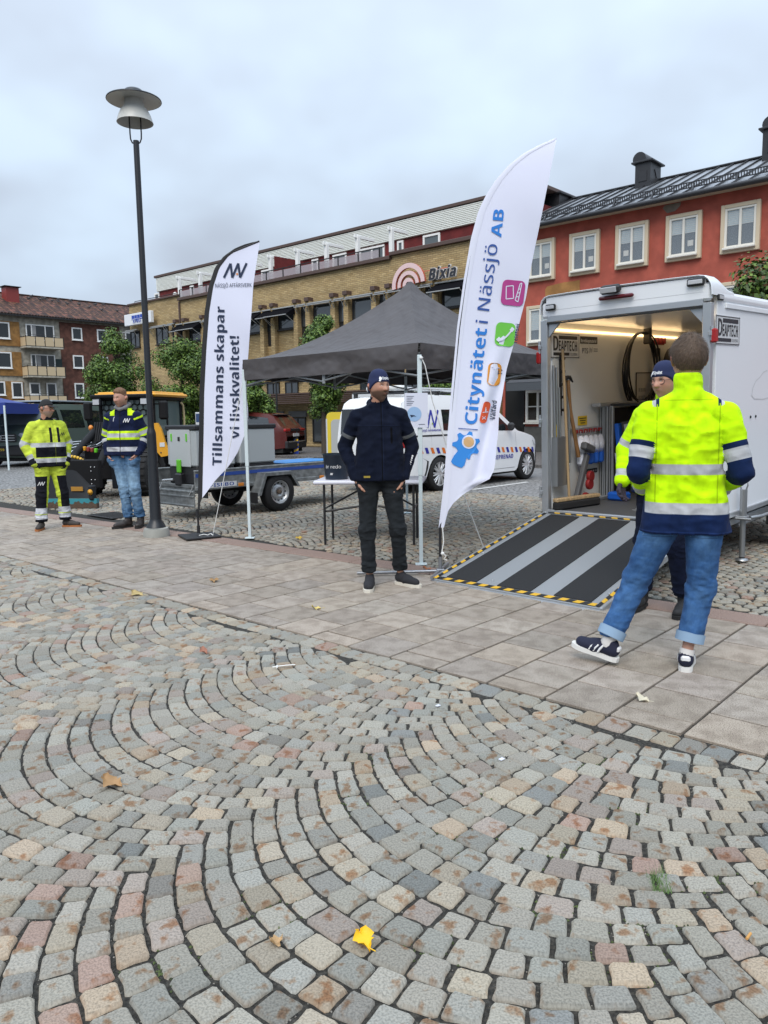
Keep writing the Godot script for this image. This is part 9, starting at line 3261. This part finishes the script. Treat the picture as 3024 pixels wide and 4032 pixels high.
# locks of hair standing a little off the shell
func tufts(man: Node, hx: Transform3D, o: Dictionary, m: Material, n: int, width: float, len: float, ymin: float, sd: int) -> void:
	var b := B.new()
	b.xf = hx
	for i in n:
		var d := Vector3(rng.randfn(), rng.randfn(), rng.randfn()).normalized()
		var line := lerpf(ymin, 0.60, smoothstep(-0.72 if ymin < 0.0 else -0.35, 0.40, d.z))
		if d.y < line: continue
		var up := smoothstep(-0.4, 0.6, d.y)
		var base := head_at(d, o, lerpf(0.003, 0.021, up))
		var down := (Vector3(d.x * 0.8 + 0.25, -1.0, 0.45 * up) + Vector3(R(-0.35, 0.35), R(-0.2, 0.2), R(-0.35, 0.35)))
		var flow := (down - d * down.dot(d) + d * (0.05 + R(0.0, 0.22) * up)).normalized()
		var l := len * R(0.5, 1.1) * lerpf(0.5, 1.0, up)
		var side := flow.cross(d).normalized() * width * 0.5 * R(0.15, 0.45)
		var mid := base + flow * l * 0.5 + d * 0.003
		var tip := base + flow * l - d * 0.002
		b.col = lc(m.albedo_color) * R(0.55, 1.75)
		b.t3(base - side, base + side, mid + side * 0.8, d, d, d)
		b.t3(base - side, mid + side * 0.8, mid - side * 0.8, d, d, d)
		b.t3(mid - side * 0.8, mid + side * 0.8, tip, d, d, d)
	tag(put("hair_locks", b, M("hair locks", Color.WHITE, 0.6, 0.0, true), man), "", "", "", "stuff")

func sneaker_trim(man: Node, J: Dictionary) -> void:
	var white := M("sneaker white", lin(0.68, 0.68, 0.68), 0.6)
	for s in [["L", 1.0], ["R", -1.0]]:
		var an: Vector3 = J["A" + s[0]]
		var tw: Vector3 = J["T" + s[0]]
		var xf := Transform3D(Basis(Vector3.UP, tw.x) * Basis(Vector3.RIGHT, tw.y) * Basis.from_scale(Vector3(s[1], 1, 1)), Vector3(an.x, tw.z, an.z) - Basis(Vector3.UP, tw.x) * Vector3(0, 0, 0.058))
		var sh: Node = man.get_node("shoe" if s[0] == "L" else "shoe_001")
		for k in 3:
			for sd in [-1, 1]:
				var b := B.new()
				b.xf = xf
				var z := 0.108 + 0.026 * k
				b.tube([Vector3(sd * 0.0405, 0.030, z + 0.008), Vector3(sd * 0.042, 0.052, z), Vector3(sd * 0.033, 0.076 - 0.004 * k, z - 0.012)], [0.0065, 0.0065, 0.0065], 6)
				put("stripe", b, white, sh)
		var b := B.new()
		b.xf = xf
		b.box(Vector3(0, 0.074, 0.0165), Vector3(0.050, 0.034, 0.020), 0.010)
		put("heel_tab", b, white, sh)
		b = B.new()
		b.xf = xf
		for k in 4: b.rod(Vector3(-0.016, 0.088 - 0.008 * k, 0.125 + 0.02 * k), Vector3(0.016, 0.088 - 0.008 * k, 0.128 + 0.02 * k), 0.004, 5)
		tag(put("laces", b, M("lace navy", lin(0.012, 0.014, 0.035), 0.9), sh), "", "", "", "stuff")
func leaf_at(label: String, at: Vector3, size: float, c: Color, turn: float, y := 0.012) -> void:
	var b := B.new()
	var n := 10
	var pts := []
	for i in n + 1:
		var f := float(i) / n
		var w := size * 0.42 * sin(PI * pow(f, 0.8)) * (1.0 + 0.28 * sin(f * 21.0)) + 0.002
		var lift := 0.012 * sin(f * 4.0 + turn) + 0.006
		for s in [-1.0, -0.5, 0.0, 0.5, 1.0]: pts.append(Vector3(s * w, lift + 0.010 * absf(s) * (1.0 + sin(f * 9.0 + turn)), (f - 0.5) * size))
	b.grid(pts, 4, n)
	b.rod(Vector3(0, 0.006, 0.45 * size), Vector3(0.01, 0.004, 0.75 * size), 0.0016, 5)
	var o := put("fallen_leaf", b, M("leaf " + str(c), c.linear_to_srgb(), 0.6))
	o.position = at + Vector3(0, y - 0.008, 0)
	o.rotation = Vector3(0, turn, 0)
	tag(o, label, "leaf")

func details() -> void:
	leaf_at("bright yellow fallen leaf on the cobbles at the bottom of the picture", Vector3(-0.07, 0, -1.92), 0.06, Color(0.75, 0.44, 0.005), 0.5)
	leaf_at("tan brown leaf on the cobbles near the left edge", Vector3(-1.08, 0, -2.86), 0.085, Color(0.33, 0.19, 0.08), 1.3)
	leaf_at("small tan leaf on the cobbles left of the bright yellow leaf", Vector3(-0.31, 0, -1.93), 0.04, Color(0.42, 0.27, 0.13), 2.4)
	leaf_at("brown curled leaf on the slabs between the flag and the lamp", Vector3(-1.5, 0, -6.62), 0.08, Color(0.28, 0.16, 0.06), 0.2, 0.006)
	leaf_at("pale yellow leaf on the slabs in front of the man in the beanie", Vector3(-0.51, 0, -5.61), 0.08, Color(0.55, 0.42, 0.12), 1.8, 0.006)
	leaf_at("yellowish leaf at the border between slabs and cobbles, left", Vector3(-2.02, 0, -6.14), 0.11, Color(0.40, 0.30, 0.12), 1.2)
	leaf_at("whitish leaf lying alone on the slabs at right", Vector3(1.27, 0, -3.67), 0.07, Color(0.55, 0.50, 0.38), 1.0, 0.006)
	leaf_at("orange brown leaf beside the steel foot of the tall white flag", Vector3(0.40, 0, -7.02), 0.09, Color(0.30, 0.10, 0.03), 1.4, 0.006)
	leaf_at("reddish leaf on the cobbles at mid left", Vector3(-1.11, 0, -4.55), 0.055, Color(0.30, 0.13, 0.08), 0.9)
	leaf_at("yellow leaf lying under the table's left side", Vector3(-1.0, 0, -8.9), 0.08, Color(0.5, 0.34, 0.05), 0.4)
	# filter tip, cable tie, scraps of paper
	var b := B.new()
	b.rod(Vector3(-0.018, 0, 0), Vector3(0.012, 0, 0), 0.004, 8)
	var o: Node3D = put("cigarette_butt", b, M("filter tan", lin(0.52, 0.27, 0.08), 0.8))
	o.position = Vector3(0.97, 0.012, -1.92)
	o.rotation.y = 0.8
	tag(o, "cigarette butt with tan filter on the cobbles at the right edge", "cigarette butt")
	b = B.new()
	b.tube([Vector3(-0.07, 0.006, 0), Vector3(0, 0.010, 0.005), Vector3(0.06, 0.006, 0)], 0.0035, 5)
	b.tube([Vector3(-0.05, 0.006, 0.025), Vector3(-0.04, 0.012, 0.0), Vector3(-0.045, 0.006, -0.02)], 0.0035, 5)
	o = put("cable_tie", b, M("white cord", Color.WHITE))
	o.position = Vector3(-0.58, 0.008, -4.25)
	o.rotation.y = 0.3
	tag(o, "white plastic cable tie lying on the cobbles", "cable tie")
	for q in [[0.47, -3.02, "small scrap of white paper on the cobbles at centre right"], [0.25, -3.62, "tiny white paper scrap further up the cobbles near the slabs"]]:
		o = bx("paper_scrap", Vector3(0, 0.010, 0), Vector3(0.022, 0.003, 0.016), M("paper", Color.WHITE), self)
		o.position = Vector3(q[0], 0, q[1])
		o.rotation.y = 0.7
		tag(o, q[2], "paper")
	# drain grate in the parking area
	o = thing("drain_grate", "dark rectangular drain grate in the setts behind the two men at left", "grate", Vector3(-4.06, 0.004, -11.44), SQ)
	bx("frame", Vector3(0, 0.004, 0), Vector3(0.75, 0.012, 0.45), M("iron", lin(0.035, 0.034, 0.033), 0.6, 0.3), o, 0.003)
	for k in 9: bx("bar", Vector3(-0.32 + 0.08 * k, 0.012, 0), Vector3(0.03, 0.008, 0.38), M("iron", Color.WHITE), o, 0.002)
	# a tuft of grass and moss in the joints
	b = B.new()
	for i in 140:
		var p := Vector3(R(-0.03, 0.03), -0.012, R(-0.045, 0.045))
		var lean := Vector3(R(-0.5, 0.5), 1, R(-0.5, 0.5)).normalized() * R(0.02, 0.06)
		var sd := Vector3(R(-1, 1), 0, R(-1, 1)).normalized() * 0.0016
		b.col = Color(0.06, 0.13, 0.02) * R(0.6, 1.5)
		b.t3(p - sd, p + sd, p + lean, Vector3(0, 0.7, 0.7), Vector3(0, 0.7, 0.7), Vector3(0, 0.7, 0.7))
	o = put("grass_tuft", b, M("foliage", Color.WHITE))
	o.position = Vector3(0.82, 0, -2.18)
	tag(o, "small green grass tuft growing between the cobbles at lower right", "grass", "", "stuff")
	b = B.new()
	for c in [[-0.6, -1.86], [0.7, -2.0], [0.42, -2.05], [0.9, -2.6], [0.25, -2.45], [-0.35, -2.1], [0.55, -2.35], [1.0, -2.2], [-0.05, -3.1], [0.85, -3.0], [0.1, -1.9], [0.6, -1.85], [-0.15, -2.7], [0.35, -2.8]]:
		for i in 90:
			var a := R(0, TAU)
			var rr := R(0, 0.09)
			var p := Vector3(c[0] + cos(a) * rr * 1.6, -0.012, c[1] + sin(a) * rr)
			var s := R(0.003, 0.007)
			b.col = Color(0.055, 0.075, 0.018) * R(0.5, 1.4)
			for k in 3:
				var t := a + TAU * k / 3
				var q := p + Vector3(cos(t), 0, sin(t)) * s
				var q2 := p + Vector3(cos(t + TAU / 3), 0, sin(t + TAU / 3)) * s
				b.t3(q, q2, p + Vector3(0, s * 0.9, 0), Vector3.UP, Vector3.UP, Vector3.UP)
	tag(put("moss", b, M("foliage", Color.WHITE)), "low green moss in the joints of the foreground cobbles", "moss", "", "stuff")
	# fine grit that has settled in the joints
	b = B.new()
	for i in 5200:
		var p := Vector3(R(-1.5, 1.6), -0.0125, R(-3.6, -1.45))
		if not seen_at(p, 0.1): continue
		var s := R(0.0015, 0.0038)
		b.col = Color(0.20, 0.185, 0.16) * R(0.4, 1.5)
		for k in 3:
			var t := TAU * k / 3 + i
			b.t3(p + Vector3(cos(t), 0, sin(t)) * s, p + Vector3(cos(t + TAU / 3), 0, sin(t + TAU / 3)) * s, p + Vector3(0, s, 0), Vector3(cos(t + 1), 1, sin(t + 1)), Vector3(cos(t + 1), 1, sin(t + 1)), Vector3.UP)
	tag(put("grit", b, M("grit", Color.WHITE, 0.95, 0.0, true)), "sandy grit in the joints between the cobbles", "grit", "", "stuff")
